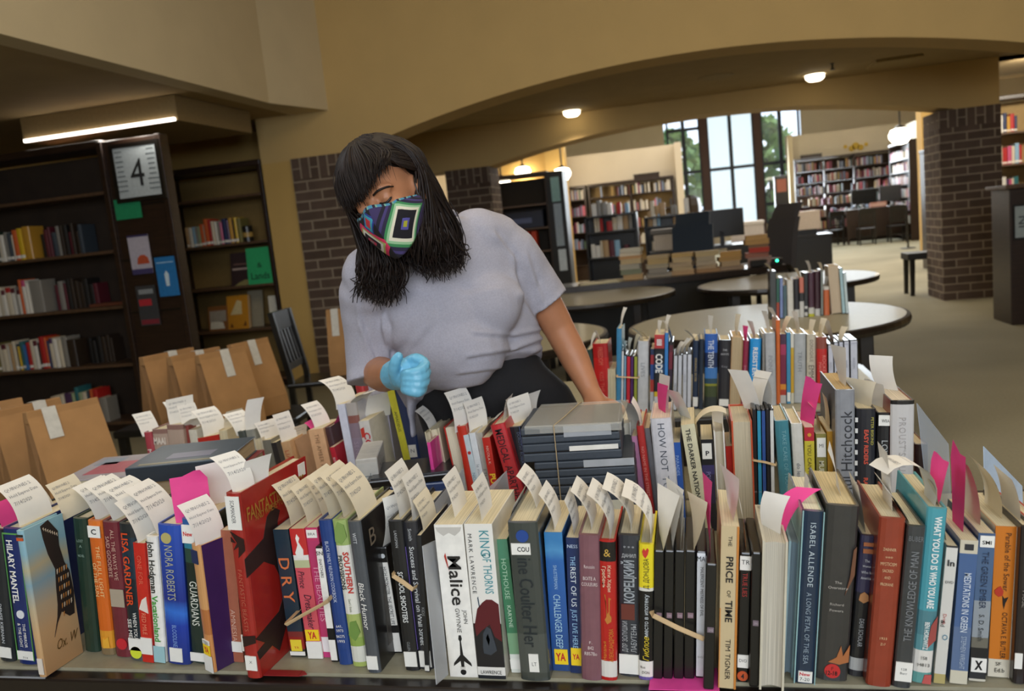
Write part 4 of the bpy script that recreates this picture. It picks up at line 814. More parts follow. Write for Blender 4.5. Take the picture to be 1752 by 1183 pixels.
R('a8', 'A', (742, 362), (806, 362), (797, 1026), 'p', '#c32a20', None, 'thin bright red paperback with wide white label', [('ONE FOR', .66, .9, '#d9644c', 'd', .4), ('RED MILE', .24, .42, '#e58a6c', 'd', .4)], [('spine_picture', [(.1, .45), (.9, .42), (.8, .56), (.4, .53)], '#e2d6cb'), LBL(.07, .21, 0, 1)])
R('a9', 'A', (808, 328), (872, 322), (863, 1026), 'h', W_, None, 'white hardcover with black and green lettering down its spine', [('John Hodgman', .56, .97, '#22251f', 'd', .5, 0, {'b': .02}), ('Vacationland', .17, .54, '#3f9a3a', 'd', .5, 0, {'b': .02})], [('spine_band', 0, 1, 0, .13, '#9cc3c9')])
NORA = ramp_mat([(0, '#1c2f78'), (.3, '#1a3aa2'), (.4, '#2f6fd0'), (.48, '#1b2f86'), (1, '#2a4fb0')], 2, .24, .35, .4, .12, 14, True)
R('a10', 'A', (870, 268), (1002, 268), (930, 1040), 'h', NORA, '#1b2a66', 'thick royal blue hardcover with a gold seal near its head', [('NORA ROBERTS', .47, .86, '#a9a892', 'd', .45), ('BLOODLINE', .13, .29, '#7f9fd9', 'd', .32)], [('roundel', .42, .91, .22, '#b3a86a'), LBL(.02, .12, .2, .75)])
R('a11', 'A', (1005, 238), (1142, 230), (1066, 1036), 'h', [(0, '#20302a'), (.45, '#1c2a24'), (.7, '#2c4a3c'), (.8, '#2f7f95'), (.9, '#2a5f9c')], '#20302a', 'dark green hardcover, blue at its head, lettered in white capitals', [('GUARDIANS', .27, .58, '#d9dbd0', 'd', .32, -.12), ('THE', .37, .47, '#d9dbd0', 'd', .24, .25), ('New', .89, .92, '#c9302a', 'h', .38, -.2, {'b': .03, 'part': 'sticker_lettering'})], [LBL(.84, .965, .05, .55), LBL(.015, .075, .02, .98)])
s1, t1 = YA(.135, .22)
R('a12', 'A', (1102, 362), (1172, 356), (1150, 1066), 'h', [(0, '#c98a52'), (.3, '#b5713f'), (.5, '#cf9a63'), (1, '#b9683c')], '#3d2353', 'orange and tan hardcover with purple board and teen sticker', t1 + [('TEEN', .22, .25, '#333333', 'h', .6, 0, {'part': 'sticker_lettering'})], s1 + [LBL(.0, .13, 0, 1), LBL(.22, .255), ('spine_picture', .1, .85, .86, .965, '#1f2f57'), ('emblem', [(.3, .9), (.5, .88), (.7, .9), (.6, .945), (.4, .94)], '#b4424c')], far=(1290, 1028), d=.155)
R('a13', 'B', (48, 418), (106, 408), (102, 1046), 'p', '#a4604a', None, 'terracotta paperback behind the big red bird book', [('AMNESIA', .12, .45, '#d1a793', 'd', .4)], [LBL(.08, .16, 0, 1)])
def bird(t, w, h, d):
    mb = MB(); bl = mat('#2b1614', .6)
    def P(a, b): return (a*d, b*h)
    mb.prism([P(*q) for q in ((-.02, .66), (.25, .70), (.33, .80), (.43, .83), (.52, .79), (.47, .74), (.45, .66), (.60, .45), (.62, .30), (.50, .17), (.30, .12), (.02, .10), (-.0, .15), (.30, .18), (.44, .27), (.45, .40), (.36, .52), (.22, .58), (-.02, .56))], w, w+.0007, bl, 'x')
    mb.prism([P(.0, .22), P(.35, .26), P(.55, .40), P(.50, .20), P(.30, .05), P(.20, .12)], w, w+.0006, bl, 'x'); mb.build('cover_picture', t)
    g = mat('#b98a3c', .4, .3); mb = MB(); ri = Vector((0, 1, 0)); up = Vector((0, 0, 1))
    put_text(mb, 'FANTASTIC BEASTS', (w+.0012, .5*d, .875*h), .86*d, .03, g, ri, up, .01); put_text(mb, 'AND WHERE TO FIND THEM', (w+.0012, .52*d, .835*h), .7*d, .012, g, ri, up)
    mb.build('cover_lettering', t); MB().box(w, w+.0008, .86*d, .97*d, .90*h, .975*h, mat(W_)).build('cover_label', t)
R('b2', 'B', (92, 240), (166, 244), (172, 1122), 'h', '#9c2620', '#a5241e', 'large red hardcover turned to show a dark bird and gold title', [('SCAMANDER', .845, .965, '#222222', 'd', .3, 0, {'part': 'sticker_lettering'}), ('FANTASTIC BEASTS', .22, .64, '#b45a45', 'd', .3, 0), ('X', .085, .1, '#333333', 'h', .2, 0, {'part': 'sticker_lettering'})],
  [LBL(.81, .985, .02, .98), LBL(.045, .125, .1, .9), ('spine_picture', [(.1, .80), (1, .76), (1, .70), (.5, .66), (.6, .72), (.2, .70), (.5, .74)], '#2b1614'), ('spine_picture', [(.1, .77), (.4, .74), (.1, .745)], '#2b1614'), ('spine_picture', [(.0, .17), (1, .2), (1, .24), (0, .23)], '#2b1614'), ('spine_label', .0, .1, .15, .24, '#d9d5cc')], far=(378, 990), cov_art=bird, d=.205)
R('b3', 'B', (298, 412), (372, 406), (386, 1020), 'p', [(0, '#2b2f2a'), (.06, '#8f2723'), (.16, '#7c2f2b'), (.2, '#22323f'), (1, '#283f4a')], None, 'dark blue-grey paperback with a big orange three-letter word', [('DRY', .34, .88, '#cf7142', 'd', .72, 0, {'b': .01, 'sp': 1.6}), ('YA', .07, .09, '#c3222b', 'h', .35, 0, {'part': 'sticker_lettering'})], [('category_sticker', .12, .85, .05, .14, '#e8cf3a'), LBL(.015, .045, 0, 1)])
s1, t1 = YA(.14, .225, .05, .95)
R('b4', 'B', (376, 408), (450, 404), (470, 1026), 'p', [(0, '#d8d6d0'), (.13, '#cf5560'), (.7, '#d2616b'), (.702, '#b9bf94'), (.76, '#e4e1da'), (.8, '#c2302f')], '#c43a3c', 'red and pink comic paperback with a white dancing figure at its head', t1 + [('Prince', .55, .68, '#3b2030', 'd', .42, -.1, {'i': .3}), ('Dressmaker', .23, .5, '#3b2030', 'd', .5, .1, {'i': .3})], s1 + [('emblem', [(.45, .96), (.6, .93), (.5, .9), (.75, .84), (.7, .78), (.3, .78), (.2, .82), (.42, .88), (.35, .93)], W_), LBL(.0, .13, 0, 1)])
R('b5', 'B', (452, 402), (512, 396), (540, 1022), 'p', [(0, '#c23a79'), (.04, '#e6dfe0'), (.16, '#b93a68'), (.9, '#c33a66')], None, 'magenta paperback with white label at its foot', [('THE BEAUTIES', .2, .8, '#e29bb0', 'd', .45, 0), ('BRA', .945, .965, '#444444', 'h', .6, 0, {'part': 'sticker_lettering'})], [LBL(.925, .985)])
R('b6', 'B', (500, 492), (540, 490), (577, 1046), 'd', W_, None, 'slim black disc case with white spine leaning on the magenta book', [('SN', .93, .965, '#222222', 'h', .8), ('SNATCHERS', .74, .9, '#333333', 'd', .35)], [('spine_band', .1, .9, .2, .3, BK)])
R('b7', 'B', (510, 368), (577, 360), (613, 1058), 'h', '#22407f', None, 'blue cloth hardcover lettered in white small capitals', [('BLACK FAMILY REUNION COOKBOOK', .44, .86, '#c3cbdd', 'd', .26), ('641.', .265, .285, W_, 'h', .45), ('5973', .235, .255, W_, 'h', .5), ('B6275', .195, .215, W_, 'h', .6), ('1993', .16, .18, W_, 'h', .5)], ())
R('b8', 'B', (577, 368), (652, 370), (678, 1066), 'h', [(0, '#a5b561'), (.03, '#d9d8cc'), (.14, '#8fa851'), (.2, '#a9b66a'), (.36, '#e2e0d6'), (.83, '#9db36a')], '#b7bf8c', 'white and leaf-green hardcover with red and black cookery title', [('SOUTHERN', .51, .79, '#c03a33', 'd', .38, .18, {'b': .03}), ('PROVISIONS', .51, .79, '#1d2a20', 'd', .26, -.22, {'b': .02}), ('David S. Shields', .38, .47, '#7c8168', 'd', .2)], [('emblem', [(.1, .86), (.5, .84), (.9, .89), (.8, .97), (.4, .99), (.15, .94)], '#7e9a52'), ('emblem', [(.1, .22), (.5, .18), (.9, .24), (.7, .32), (.3, .31)], '#6f8f45')])
def bh(t, w, h, d):
    mb = MB(); put_text(mb, 'B', (w+.0009, .22*d, .86*h), .22*d, .03, mat('#8c7d6a', .4), Vector((0, 1, 0)), Vector((0, 0, 1))); mb.build('cover_lettering', t)
    MB().prism([(.25*d, .1*h), (.9*d, .1*h), (.9*d, .5*h), (.55*d, .62*h), (.3*d, .45*h)], w, w+.0006, mat('#4a453f', .5), 'x').build('cover_picture', t)
R('b9', 'B', (648, 374), (714, 376), (752, 1096), 'h', '#4d5156', '#211f1e', 'grey hardcover with black board and white italic title', [('Black Humor', .28, .62, W_, 'd', .42, 0, {'i': .2}), ('WITT', .86, .93, '#d0d2d4', 'd', .28)], [LBL(.025, .115)], far=(885, 1002), cov_art=bh, d=.168)
R('b10', 'B', (798, 495), (842, 490), (880, 1004), 'd', W_, None, 'small black disc case with a long white spine strip', [('HIGH MONSTER: THE SECRET LIFE', .28, .82, '#33363a', 'd', .4)], [('spine_band', .1, .9, .86, .985, BK), ('roundel', .5, .92, .25, '#c9cdd0'), ('spine_band', .1, .9, .2, .27, BK)])
R('b11', 'B', (845, 372), (918, 370), (931, 1086), 'h', '#1c1d20', None, 'black hardcover with bold white capitals and grey label', [('SCHOOL SHOOTERS', .33, .67, '#d3d5d3', 'd', .36, 0, {'b': .02}), ('LANGMAN', .83, .94, '#aeb1b3', 'd', .2), ('CULLEN', .14, .2, '#8d9194', 'd', .2)], [LBL(.03, .13)])
R('b12', 'B', (917, 377), (986, 376), (1002, 1080), 'h', '#2a2b31', None, 'charcoal hardcover with a long white title about finance', [('Success and Survival on Wall Street', .17, .84, '#c9cccd', 'd', .36, 0, {'b': .01}), ('Smith', .88, .96, '#b5b9bc', 'd', .26)], [LBL(.02, .13), ('spine_ornament', .03, .08, .14, .84, '#5a4a8c')])
R('b13', 'B', (986, 440), (1008, 438), (1028, 1092), 'p', '#202226', None, 'very thin black paperback next to the pale plastic sleeve', [('KIDS', .3, .6, '#9a9da0', 'd', .6)], [LBL(.01, .05, 0, 1)])
R('c1', 'C', (65, 350), (214, 346), (148, 1112), 'p', W_, '#dedad0', 'thick white paperback with a black sword low on its spine', [('Malice', .48, .8, '#23211f', 'd', .46, .1, {'b': .015}), ('JOHN', .36, .45, '#4a4743', 'd', .14, .28), ('GWYNNE', .3, .46, '#4a4743', 'd', .16, .02)],
  [('spine_ornament', [(.1, .96), (.3, .93), (.5, .95), (.7, .93), (.9, .96), (.95, .985), (.05, .985)], '#c3bfb8'), ('emblem', [(.46, .28), (.54, .28), (.56, .255), (.52, .24), (.55, .15), (.8, .095), (.82, .075), (.56, .11), (.55, .07), (.45, .07), (.44, .11), (.18, .075), (.2, .095), (.45, .15), (.48, .24), (.44, .255)], '#1c1b1b'), ('spine_ornament', [(.25, .80), (.33, .72), (.28, .79), (.38, .70), (.3, .82)], '#b23a2c'), ('roundel', .5, .035, .1, '#17171a'), ('spine_ornament', [(.4, .075), (.6, .075), (.58, .05), (.42, .05)], '#d0cdc6')])
R('c2', 'C', (216, 347), (362, 350), (290, 1122), 'p', [(0, '#23262b'), (.02, '#e3e0da'), (.075, '#1b1b20'), (.33, '#2a1a1e'), (.36, '#e7e4dd')], '#d6cfc0', 'white paperback with teal fantasy lettering above a hooded figure in red', [('KING', .8, .96, '#3f8f98', 'd', .36, .2), ('OF THORNS', .56, .82, '#3f8f98', 'd', .36, .22), ('MARK LAWRENCE', .56, .94, '#3a3d40', 'd', .15, -.32, {'sp': 1.3}), ('LAWRENCE', .035, .06, '#333333', 'h', .75)],
  [('spine_picture', [(.05, .35), (.2, .46), (.4, .5), (.55, .52), (.75, .52), (.98, .49), (.99, .25), (.75, .28), (.6, .36), (.3, .32), (.08, .28)], '#5a1a20'), ('emblem', [(.28, .21), (.33, .30), (.48, .345), (.62, .33), (.72, .25), (.78, .19), (.55, .16), (.3, .17)], '#3a4048'), ('spine_ornament', [(.42, .27), (.5, .3), (.56, .26), (.5, .22)], '#b9b4ae'), ('spine_ornament', [(.24, .53), (.27, .54), (.3, .47), (.27, .47)], '#3a4a5c')])
R('c3', 'C', (376, 422), (434, 420), (456, 1090), 'p', [(0, '#d9dcd4'), (.14, '#78a07c'), (.3, '#3f7a58'), (.85, '#4b8467')], None, 'green paperback fading to white at its foot', [('HOTHOUSE', .56, .86, '#a9c9ad', 'd', .45), ('KARYNE', .34, .52, '#c2d6c0', 'd', .35)], [LBL(.03, .1, 0, .9)])
R('c4', 'C', (432, 342), (588, 340), (501, 1132), 'h', [(0, '#3f443f'), (.05, '#4a4f4b'), (.3, '#3c423f'), (1, '#474b49')], '#2c2f30', 'thick grey plastic-wrapped hardcover with blue dot and three-letter label', [('ine Coulter Her', .22, .78, '#22282b', 'd', .5, 0), ('COU', .825, .855, '#222222', 'h', .4, -.02, {'b': .02, 'part': 'sticker_lettering'}), ('LT', .1, .125, '#555555', 'h', .16, .03, {'part': 'sticker_lettering'})], [('disc_sticker', .48, .92, .21, '#24478f'), LBL(.805, .875, .08, .72), LBL(.06, .175, .35, .68)], coat=.8)
CH = ramp_mat([(0, '#23467f'), (.5, '#2a5a9f'), (.85, '#2c66ad'), (.93, '#4f93c6'), (1, '#3a7fb8')], 2, .21, .35, .4, .1, 30, True)
s1, t1 = YA(.05, .16, .15, .9)
R('c5', 'C', (618, 388), (712, 386), (664, 1082), 'p', CH, '#2a5a9c', 'blue watercolour paperback with small yellow teen sticker', t1 + [('SHUSTERMAN', .6, .77, '#9fc0dc', 'd', .2), ('CHALLENGER DEEP', .17, .56, '#a9cde0', 'd', .4)], s1)
s1, t1 = YA(.06, .19, .1, 1)
R('c6', 'C', (728, 416), (795, 416), (752, 1094), 'p', '#1c2f5c', None, 'navy paperback with mixed white and blue capitals', t1 + [('NESS', .93, .955, '#c6d6e8', 'h', .8), ('THE', .8, .87, '#9cc4e4', 'd', .4), ('REST OF US', .5, .79, '#dfe6ea', 'd', .42), ('JUST LIVE HERE', .19, .48, '#9cc4e4', 'd', .42)], s1)
R('c7', 'C', (790, 406), (900, 406), (806, 1132), 'h', '#7d545c', None, 'dusty mauve cloth hardcover with short white lines of French lettering', [('Roussin', .78, .805, '#d3c0bf', 'h', .5), ('BOITE A', .7, .725, '#e0d2cf', 'h', .6), ('COULEURS', .66, .685, '#e0d2cf', 'h', .75), ('F.', .26, .28, '#d9cac7', 'h', .14), ('842', .22, .245, '#d9cac7', 'h', .28), ('R857Bo', .18, .205, '#d9cac7', 'h', .6)])
R('c8', 'C', (893, 430), (980, 430), (904, 1132), 'h', [(0, '#b8201e'), (.02, '#ded9d2'), (.14, '#b6221d'), (.85, '#161313'), (.985, '#b8201e')], '#b8201e', 'bright red Russian hardcover with gold ampersand in a black square', [('&', .89, .945, '#c8a24a', 'h', .4), ('Гребень', .66, .83, '#e3cfae', 'd', .22, -.2), ('Кати Хари', .64, .83, '#e3cfae', 'd', .22, .12), ('Наталья', .14, .3, '#d0882f', 'u', .2, -.22), ('АЛЕКСАНДРОВА', .14, .38, '#d0882f', 'u', .26, .18)],
  [('emblem', [(.3, .62), (.36, .62), (.42, .5), (.4, .46), (.3, .44), (.45, .41), (.7, .43), (.72, .46), (.6, .48), (.62, .58), (.7, .59), (.55, .6), (.55, .5), (.46, .48), (.4, .56)], '#c07a34')])
R('c9', 'C', (990, 406), (1102, 404), (998, 1112), 'h', '#34373d', None, 'charcoal Russian thriller with three stars and tall grey letters', [('* * *', .905, .93, '#b9bcbf', 'h', .6), ('ДАНИЛ', .85, .875, '#c3c6c8', 'h', .65), ('КОРЕЦКИЙ', .53, .83, '#9ba1a6', 'u', .62, 0, {'b': .03}), ('ДЛЯ ЗОЛУШКИ', .18, .4, '#aeb1b3', 'u', .24, -.22), ('ЛАБУТЕНЫ', .18, .38, '#aeb1b3', 'u', .26, .2)], [('spine_picture', .12, .75, .41, .52, '#6a3329'), ('spine_ornament', [(.25, .42), (.6, .42), (.55, .5), (.35, .48)], '#c98a6a'), LBL(.02, .16, 0, 1)])
R('c10', 'C', (1094, 450), (1172, 450), (1094, 1130), 'h', [(0, '#6a5a9a'), (.02, '#e6e3dc'), (.14, '#141414'), (.66, '#d9d6ce'), (.68, '#e5d229')], '#e5d229', 'yellow and black Russian hardcover with a red heart at its head', [('Д. ДОНЦОВА', .68, .9, '#1c1b18', 'u', .34, .0), ('место в ипотеку', .33, .64, '#cdd5da', 'u', .3), ('Гиблое', .15, .33, '#dcc22f', 'u', .4, 0, {'i': .3}), ('Rus', .09, .11, '#333333', 'h', .3, -.2), ('DON', .05, .07, '#333333', 'h', .5)], [('emblem', [(.45, .90), (.62, .93), (.68, .96), (.58, .975), (.46, .955), (.34, .97), (.24, .95), (.3, .92)], '#c9352b')], page='#ded6bb')
for i, (x0, x1, b0, lb) in enumerate(((115, 167, 108, 'plain black disc case touching the yellow and black Russian book'), (168, 218, 160, 'plain black disc case, second from the yellow Russian book'), (219, 271, 213, 'plain black disc case, third from the yellow Russian book'), (271, 326, 265, 'plain black disc case against the white-spined case'))):
    R('d%d' % (2+i), 'D', (x0, 478), (x1, 480), (b0, 1126), 'd', BK, None, lb, [('DVD', .495, .515, '#b9afb4', 'h', .4, .1)], [('spine_label', .3, .85, .485, .525, '#8a6f78')])
R('d6', 'D', (327, 482), (380, 482), (321, 1122), 'd', '#e3e6ec', None, 'disc case with white spine lettered MA at its head', [('MA', .925, .965, '#23262b', 'h', .8), ('MALEFICENT: MISTRESS OF EVIL', .5, .88, '#3a3d44', 'd', .32, .1), ('DVD', .17, .185, '#777777', 'h', .5)])
R('d7', 'D', (376, 545), (432, 540), (362, 1180), 'd', BK, None, 'black disc case standing nearest the viewer beside the tan spine', [('DVD', .475, .495, '#b9afb4', 'h', .4, .1)], [('spine_label', .25, .85, .465, .505, '#7a6a74')])
R('d8', 'D', (453, 360), (547, 360), (437, 1172), 'p', [(0, '#c9b58e'), (1, '#d1bf99')], '#c37d37', 'tan paperback with bold black title and orange edges', [('THE', .87, .955, '#2a2622', 'd', .22, .02), ('PRICE', .63, .85, '#1f1c1a', 'd', .4, .02, {'b': .02}), ('OF', .57, .615, '#2a2622', 'd', .22), ('TIME', .41, .56, '#1f1c1a', 'd', .4, .02, {'b': .02}), ('TIM TIGNER', .03, .34, '#2a2622', 'd', .3, .02)], [('spine_ornament', .88, 1, 0, 1, '#c37d37'), ('spine_ornament', 0, .06, 0, .5, '#c98b4a')])
R('d9', 'D', (548, 490), (606, 490), (531, 1142), 'd', BK, None, 'black disc case with TR label and red title', [('TR', .915, .95, '#222222', 'h', .75, 0, {'part': 'sticker_lettering'}), ('TRUE LIES', .67, .85, '#a93430', 'd', .45), ('DVD', .165, .19, '#444444', 'h', .7, 0, {'part': 'sticker_lettering'}), ('4', .035, .075, '#2a2320', 'h', .3, 0, {'part': 'sticker_lettering', 'b': .03})], [LBL(.87, .975, 0, 1), LBL(.12, .22, 0, 1), ('disc_sticker', .5, .055, .5, '#c0522a')])
R('d10', 'D', (606, 488), (657, 490), (592, 1166), 'd', BK, None, 'plain black disc case leaning against the worn page edges', [('DVD', .475, .495, '#b9afb4', 'h', .4, .1)], [('spine_label', .25, .85, .465, .505, '#7a6a74')])
R('d11', 'D', (660, 432), (792, 430), (642, 1178), 'f', '#cfc6ae', '#c9c2ae', 'book turned backwards showing worn cream page edges', page='#c7c0b0', d=.14)
R('d12', 'D', (792, 430), (852, 430), (757, 1110), 'f', '#7f97a0', '#86a0a8', 'book with blue-grey page edges beside the dark teal spine', page='#7d909a', d=.15)
R('d13', 'D', (862, 287), (977, 287), (816, 1150), 'h', '#1c2f45', '#9cc2b8', 'dark teal-blue hardcover in a glossy pale green jacket', [('ISABEL ALLENDE', .57, .94, '#b7c3c9', 'd', .26, .02, {'sp': 1.1}), ('A LONG PETAL OF THE SEA', .12, .54, '#8d9ca8', 'd', .24), ('New', .05, .07, '#c22a33', 'h', .5, 0, {'b': .03, 'part': 'sticker_lettering'}), ('7-20', .02, .04, '#333333', 'h', .45, 0, {'part': 'sticker_lettering'})], [LBL(.01, .075, .2, .85), ('spine_ornament', 0, .06, 0, 1, '#8fb3b4'), ('spine_ornament', .95, 1, 0, 1, '#8fb3b4')], page='#e6dfc6', coat=.7)
R('e1', 'E', (42, 306), (206, 300), (-12, 1138), 'h', '#343332', '#2c221c', 'very thick charcoal hardcover with round red sticker at its foot', [('The', .565, .58, '#b7b2a9', 'h', .24), ('Overstory', .535, .55, '#b7b2a9', 'h', .6), ('Richard', .44, .455, '#a9a49b', 'h', .5), ('Powers', .405, .42, '#a9a49b', 'h', .48), ('F', .065, .085, '#321312', 'h', .1, 0, {'part': 'sticker_lettering'}), ('12-18', .035, .06, '#321312', 'h', .36, -.02, {'part': 'sticker_lettering', 'b': .03})], [('disc_sticker', .5, .058, .25, '#c2302f'), ('spine_picture', [(.35, .11), (.7, .1), (.98, .12), (.99, .22), (.8, .15), (.72, .21), (.6, .14)], '#a9683c'), ('spine_picture', [(.72, .5), (.98, .62), (.99, .78), (.9, .76), (.84, .6)], '#6d4630')], page='#d9c69a', coat=.7)
R('e2', 'E', (205, 446), (287, 440), (146, 1116), 'h', [(0, '#2a2a2e'), (.04, '#a9aaa8'), (.13, '#1f2022'), (.55, '#26252c'), (.6, '#33314a'), (1, '#2c2b38')], '#2a2a30', 'narrow dark hardcover with brown flower ornament mid-spine', [('The', .82, .84, '#b5b7ba', 'h', .3), ('Woman', .785, .8, '#b5b7ba', 'h', .5), ('Who Is', .74, .76, '#b5b7ba', 'h', .6), ('America', .7, .72, '#b5b7ba', 'h', .6), ('DEAR SCHOLAR', .22, .42, '#9fa2a5', 'd', .3)], [('spine_ornament', .2, .8, .93, .955, '#9a5a34'), ('spine_ornament', .2, .8, .88, .91, '#9a5a34'), ('emblem', [(.2, .55), (.5, .53), (.8, .55), (.75, .59), (.5, .61), (.25, .59)], '#a9764a')])
R('e3', 'E', (298, 367), (427, 370), (231, 1166), 'h', '#8d3a26', None, 'rust-red cloth hardcover with small gold centred lines', [('ZAEHNER', .815, .835, '#d8b58a', 'h', .5, -.05), ('***', .765, .785, '#d8b58a', 'h', .35, -.05), ('MYSTICISM', .73, .75, '#d8b58a', 'h', .62, -.05), ('SACRED', .69, .71, '#d8b58a', 'h', .42, -.05), ('AND', .65, .67, '#d8b58a', 'h', .24, -.05), ('PROFANE', .61, .63, '#d8b58a', 'h', .5, -.05), ('1933', .29, .305, '#d8b58a', 'h', .28), ('Z17', .255, .27, '#d8b58a', 'h', .2)])
R('e4', 'E', (430, 402), (522, 402), (358, 1172), 'h', '#3d3f40', None, 'dark grey cloth hardcover with one long faint title', [('BUBER', .9, .96, '#6d7072', 'h', .8), ('THE KNOWLEDGE OF MAN', .3, .85, '#7b7e80', 'u', .45), ('128', .115, .13, '#444444', 'h', .3, 0, {'part': 'sticker_lettering'}), ('Barr', .09, .105, '#444444', 'h', .4, 0, {'part': 'sticker_lettering'})], [LBL(.045, .165, .03, .97)])
R('e5', 'E', (525, 317), (627, 322), (447, 1148), 'h', [(0, '#5f9a94'), (.06, '#dcd8d0'), (.19, '#5a8f96'), (.28, '#4e7f88'), (.42, '#4b9aa6'), (1, '#4aa0ad')], '#4aa0ad', 'turquoise hardcover with big white capitals asking what you do', [('WHAT YOU DO IS', .66, .96, '#e3e6e2', 'd', .34, .06, {'b': .03}), ('WHO YOU ARE', .44, .65, '#e3e6e2', 'd', .4, .06, {'b': .03}), ('BEN HOROWITZ', .2, .36, '#dfe2de', 'd', .26, .0, {'b': .02}), ('158', .14, .16, '#444444', 'h', .3), ('H813', .1, .12, '#444444', 'h', .6)], [('spine_picture', [(.55, .2), (.98, .26), (.98, .4), (.7, .34)], '#9c4a44'), ('spine_picture', [(.5, .0), (.95, .0), (.95, .055), (.6, .05)], '#c05a55')])
R('e6', 'E', (615, 492), (672, 490), (552, 1148), 'p', [(0, '#b3a46a'), (.07, '#cfcdc6'), (.9, '#d5d3cc'), (.985, '#333436')], '#c9c7c0', 'white narrow disc sleeve with coloured letters beside the turquoise book', [('In', .86, .905, '#2a2c30', 'h', .6, 0, {'b': .02}), ('DVD', .735, .755, '#33363a', 'h', .7), ('Drink', .4, .55, '#b8443c', 'd', .3, -.1), ('O', .3, .39, '#3f7f9a', 'd', .5, .1), ('&d', .42, .47, '#33363a', 'd', .4, -.2)], cat='disc case', name='disc_sleeve')
R('e7', 'E', (682, 466), (770, 466), (629, 1150), 'p', [(0, '#cfc9b4'), (.09, '#5a6f92'), (.4, '#46628f'), (.91, '#cbc3ae')], '#4f6a94', 'slate-blue paperback with tall white capitals', [('MEDITATIONS IN GREEN', .37, .78, '#c9d2dd', 'd', .42, .05, {'b': .01}), ('STEPHEN WRIGHT', .11, .34, '#a9b7c9', 'd', .32, .1)], [('spine_picture', .25, .75, .935, .975, '#2a2c30')])
R('e8', 'E', (768, 432), (852, 430), (721, 1137), 'p', [(0, '#c7c2b4'), (.012, '#1d1e20'), (.23, '#6a675c'), (.3, '#8f969c'), (.55, '#4a6384'), (.9, '#3e567a')], '#4a5f80', 'blue-grey paperback, black at its foot with large X label', [('THE GREEN EMBER', .5, .88, '#22304a', 'd', .4), ('S. D. Smith', .28, .46, '#2c3136', 'd', .32), ('SMI', .93, .955, '#222222', 'h', .55, 0, {'b': .02, 'part': 'sticker_lettering'}), ('X', .085, .145, '#141414', 'h', .5, 0, {'b': .05, 'part': 'sticker_lettering'})], [LBL(.91, .985, .1, .95), LBL(.065, .16, .05, .98)])
R('e9', 'E', (850, 400), (972, 400), (811, 1118), 'p', [(0, '#d2cbb9'), (.12, '#c8731f'), (1, '#cf7b22')], '#d8d2c2', 'orange paperback with red flower and black bird on its spine', [('Parable of the Sower', .58, .96, '#4a2a12', 'd', .24, .04), ('OCTAVIA E. BUTLER', .13, .44, '#3a2314', 'd', .22, .06), ('SF', .08, .105, '#2a2622', 'h', .22, -.1), ('Ed.b', .035, .065, '#2a2622', 'h', .4, -.04)], [('spine_ornament', .85, 1, 0, 1, '#d5cfc0'), ('emblem', [(.1, .56), (.25, .54), (.42, .55), (.45, .58), (.32, .61), (.2, .6), (.08, .58)], '#b2321f'), ('emblem', [(.45, .49), (.5, .46), (.55, .5), (.66, .54), (.5, .53), (.42, .55)], '#1d1412')])
R('e10', 'E', (974, 398), (1040, 396), (932, 1150), 'h', '#27201f', None, 'black-brown hardcover cut by the frame edge beside the orange paperback', [('MUSE', .4, .7, '#8a827b', 'd', .4)], [LBL(.1, .2, 0, .6)])
R('e11', 'E', (1042, 400), (1110, 400), (1005, 1160), 'h', '#b03a33', '#ddd8cf', 'red hardcover last in the front row at the frame edge', [], [LBL(.03, .1)])
# ---- second row, on the same table
TA = sort_table(-1.62, 1.0, 1.125, 1.93, 'front table covered with rows of library books')
CUR_GROUP[0] = 'books in the second row'
Y2 = 1.73
R('j1', 'J', (1378, 575), (1402, 575), (1425, 890), 'p', '#e0489a', None, 'very thin hot-pink booklet at the end of the second row', Y=Y2-.02)
R('j2', 'J', (1364, 498), (1400, 490), (1440, 860), 'f', '#d9cfb6', '#cfc4a6', 'slim book showing cream edges beside the hot-pink booklet', Y=Y2+.03, page='#d9cfb4', d=.13)
R('j3', 'J', (1398, 475), (1470, 470), (1470, 860), 'f', '#d9cfb6', '#cfc4a6', 'thick paperback showing cream page edges, second row end', Y=Y2+.04, page='#ddd2b6', d=.13)
R('j4', 'J', (1500, 460), (1590, 440), (1575, 800), 'f', '#b82a22', '#b82a22', 'red-boarded hardcover showing cream page edges in the second row', Y=Y2+.02, page='#e0d6bc', d=.14)
R('j5', 'J', (1588, 462), (1648, 440), (1655, 870), 'h', '#c0301f', None, 'orange-red cloth hardcover next to the red-boarded page edges', [], [], Y=Y2)
R('f2', 'F', (50, 440), (88, 430), (128, 800), 'p', '#c3d0d6', None, 'pale blue thin paperback with a red spot on its spine', [('NOUS', .4, .7, '#7d98a6', 'd', .6)], [('disc_sticker', .5, .82, .3, '#b8322c')], Y=Y2)
R('f3', 'F', (92, 425), (136, 415), (165, 800), 'p', '#d9dde0', None, 'white thin paperback between two pale spines in the second row', [('le monde', .4, .8, '#8b9298', 'd', .5)], Y=Y2)
R('f4', 'F', (137, 425), (187, 412), (195, 760), 'p', '#a9a398', None, 'grey-beige paperback before the small red one', [('ETLC', .45, .7, '#6d675f', 'd', .5)], Y=Y2+.01)
R('f5', 'F', (186, 458), (243, 450), (235, 752), 'p', [(0, '#b5261f'), (.5, '#bb2a22'), (1, '#c23028')], None, 'short bright red paperback with yellow letters low on its spine', [('PU', .5, .66, '#e8c02e', 'd', .7, .1, {'b': .03}), ('NICOLA K.', .72, .92, '#e0b8a8', 'd', .32)], Y=Y2-.01)
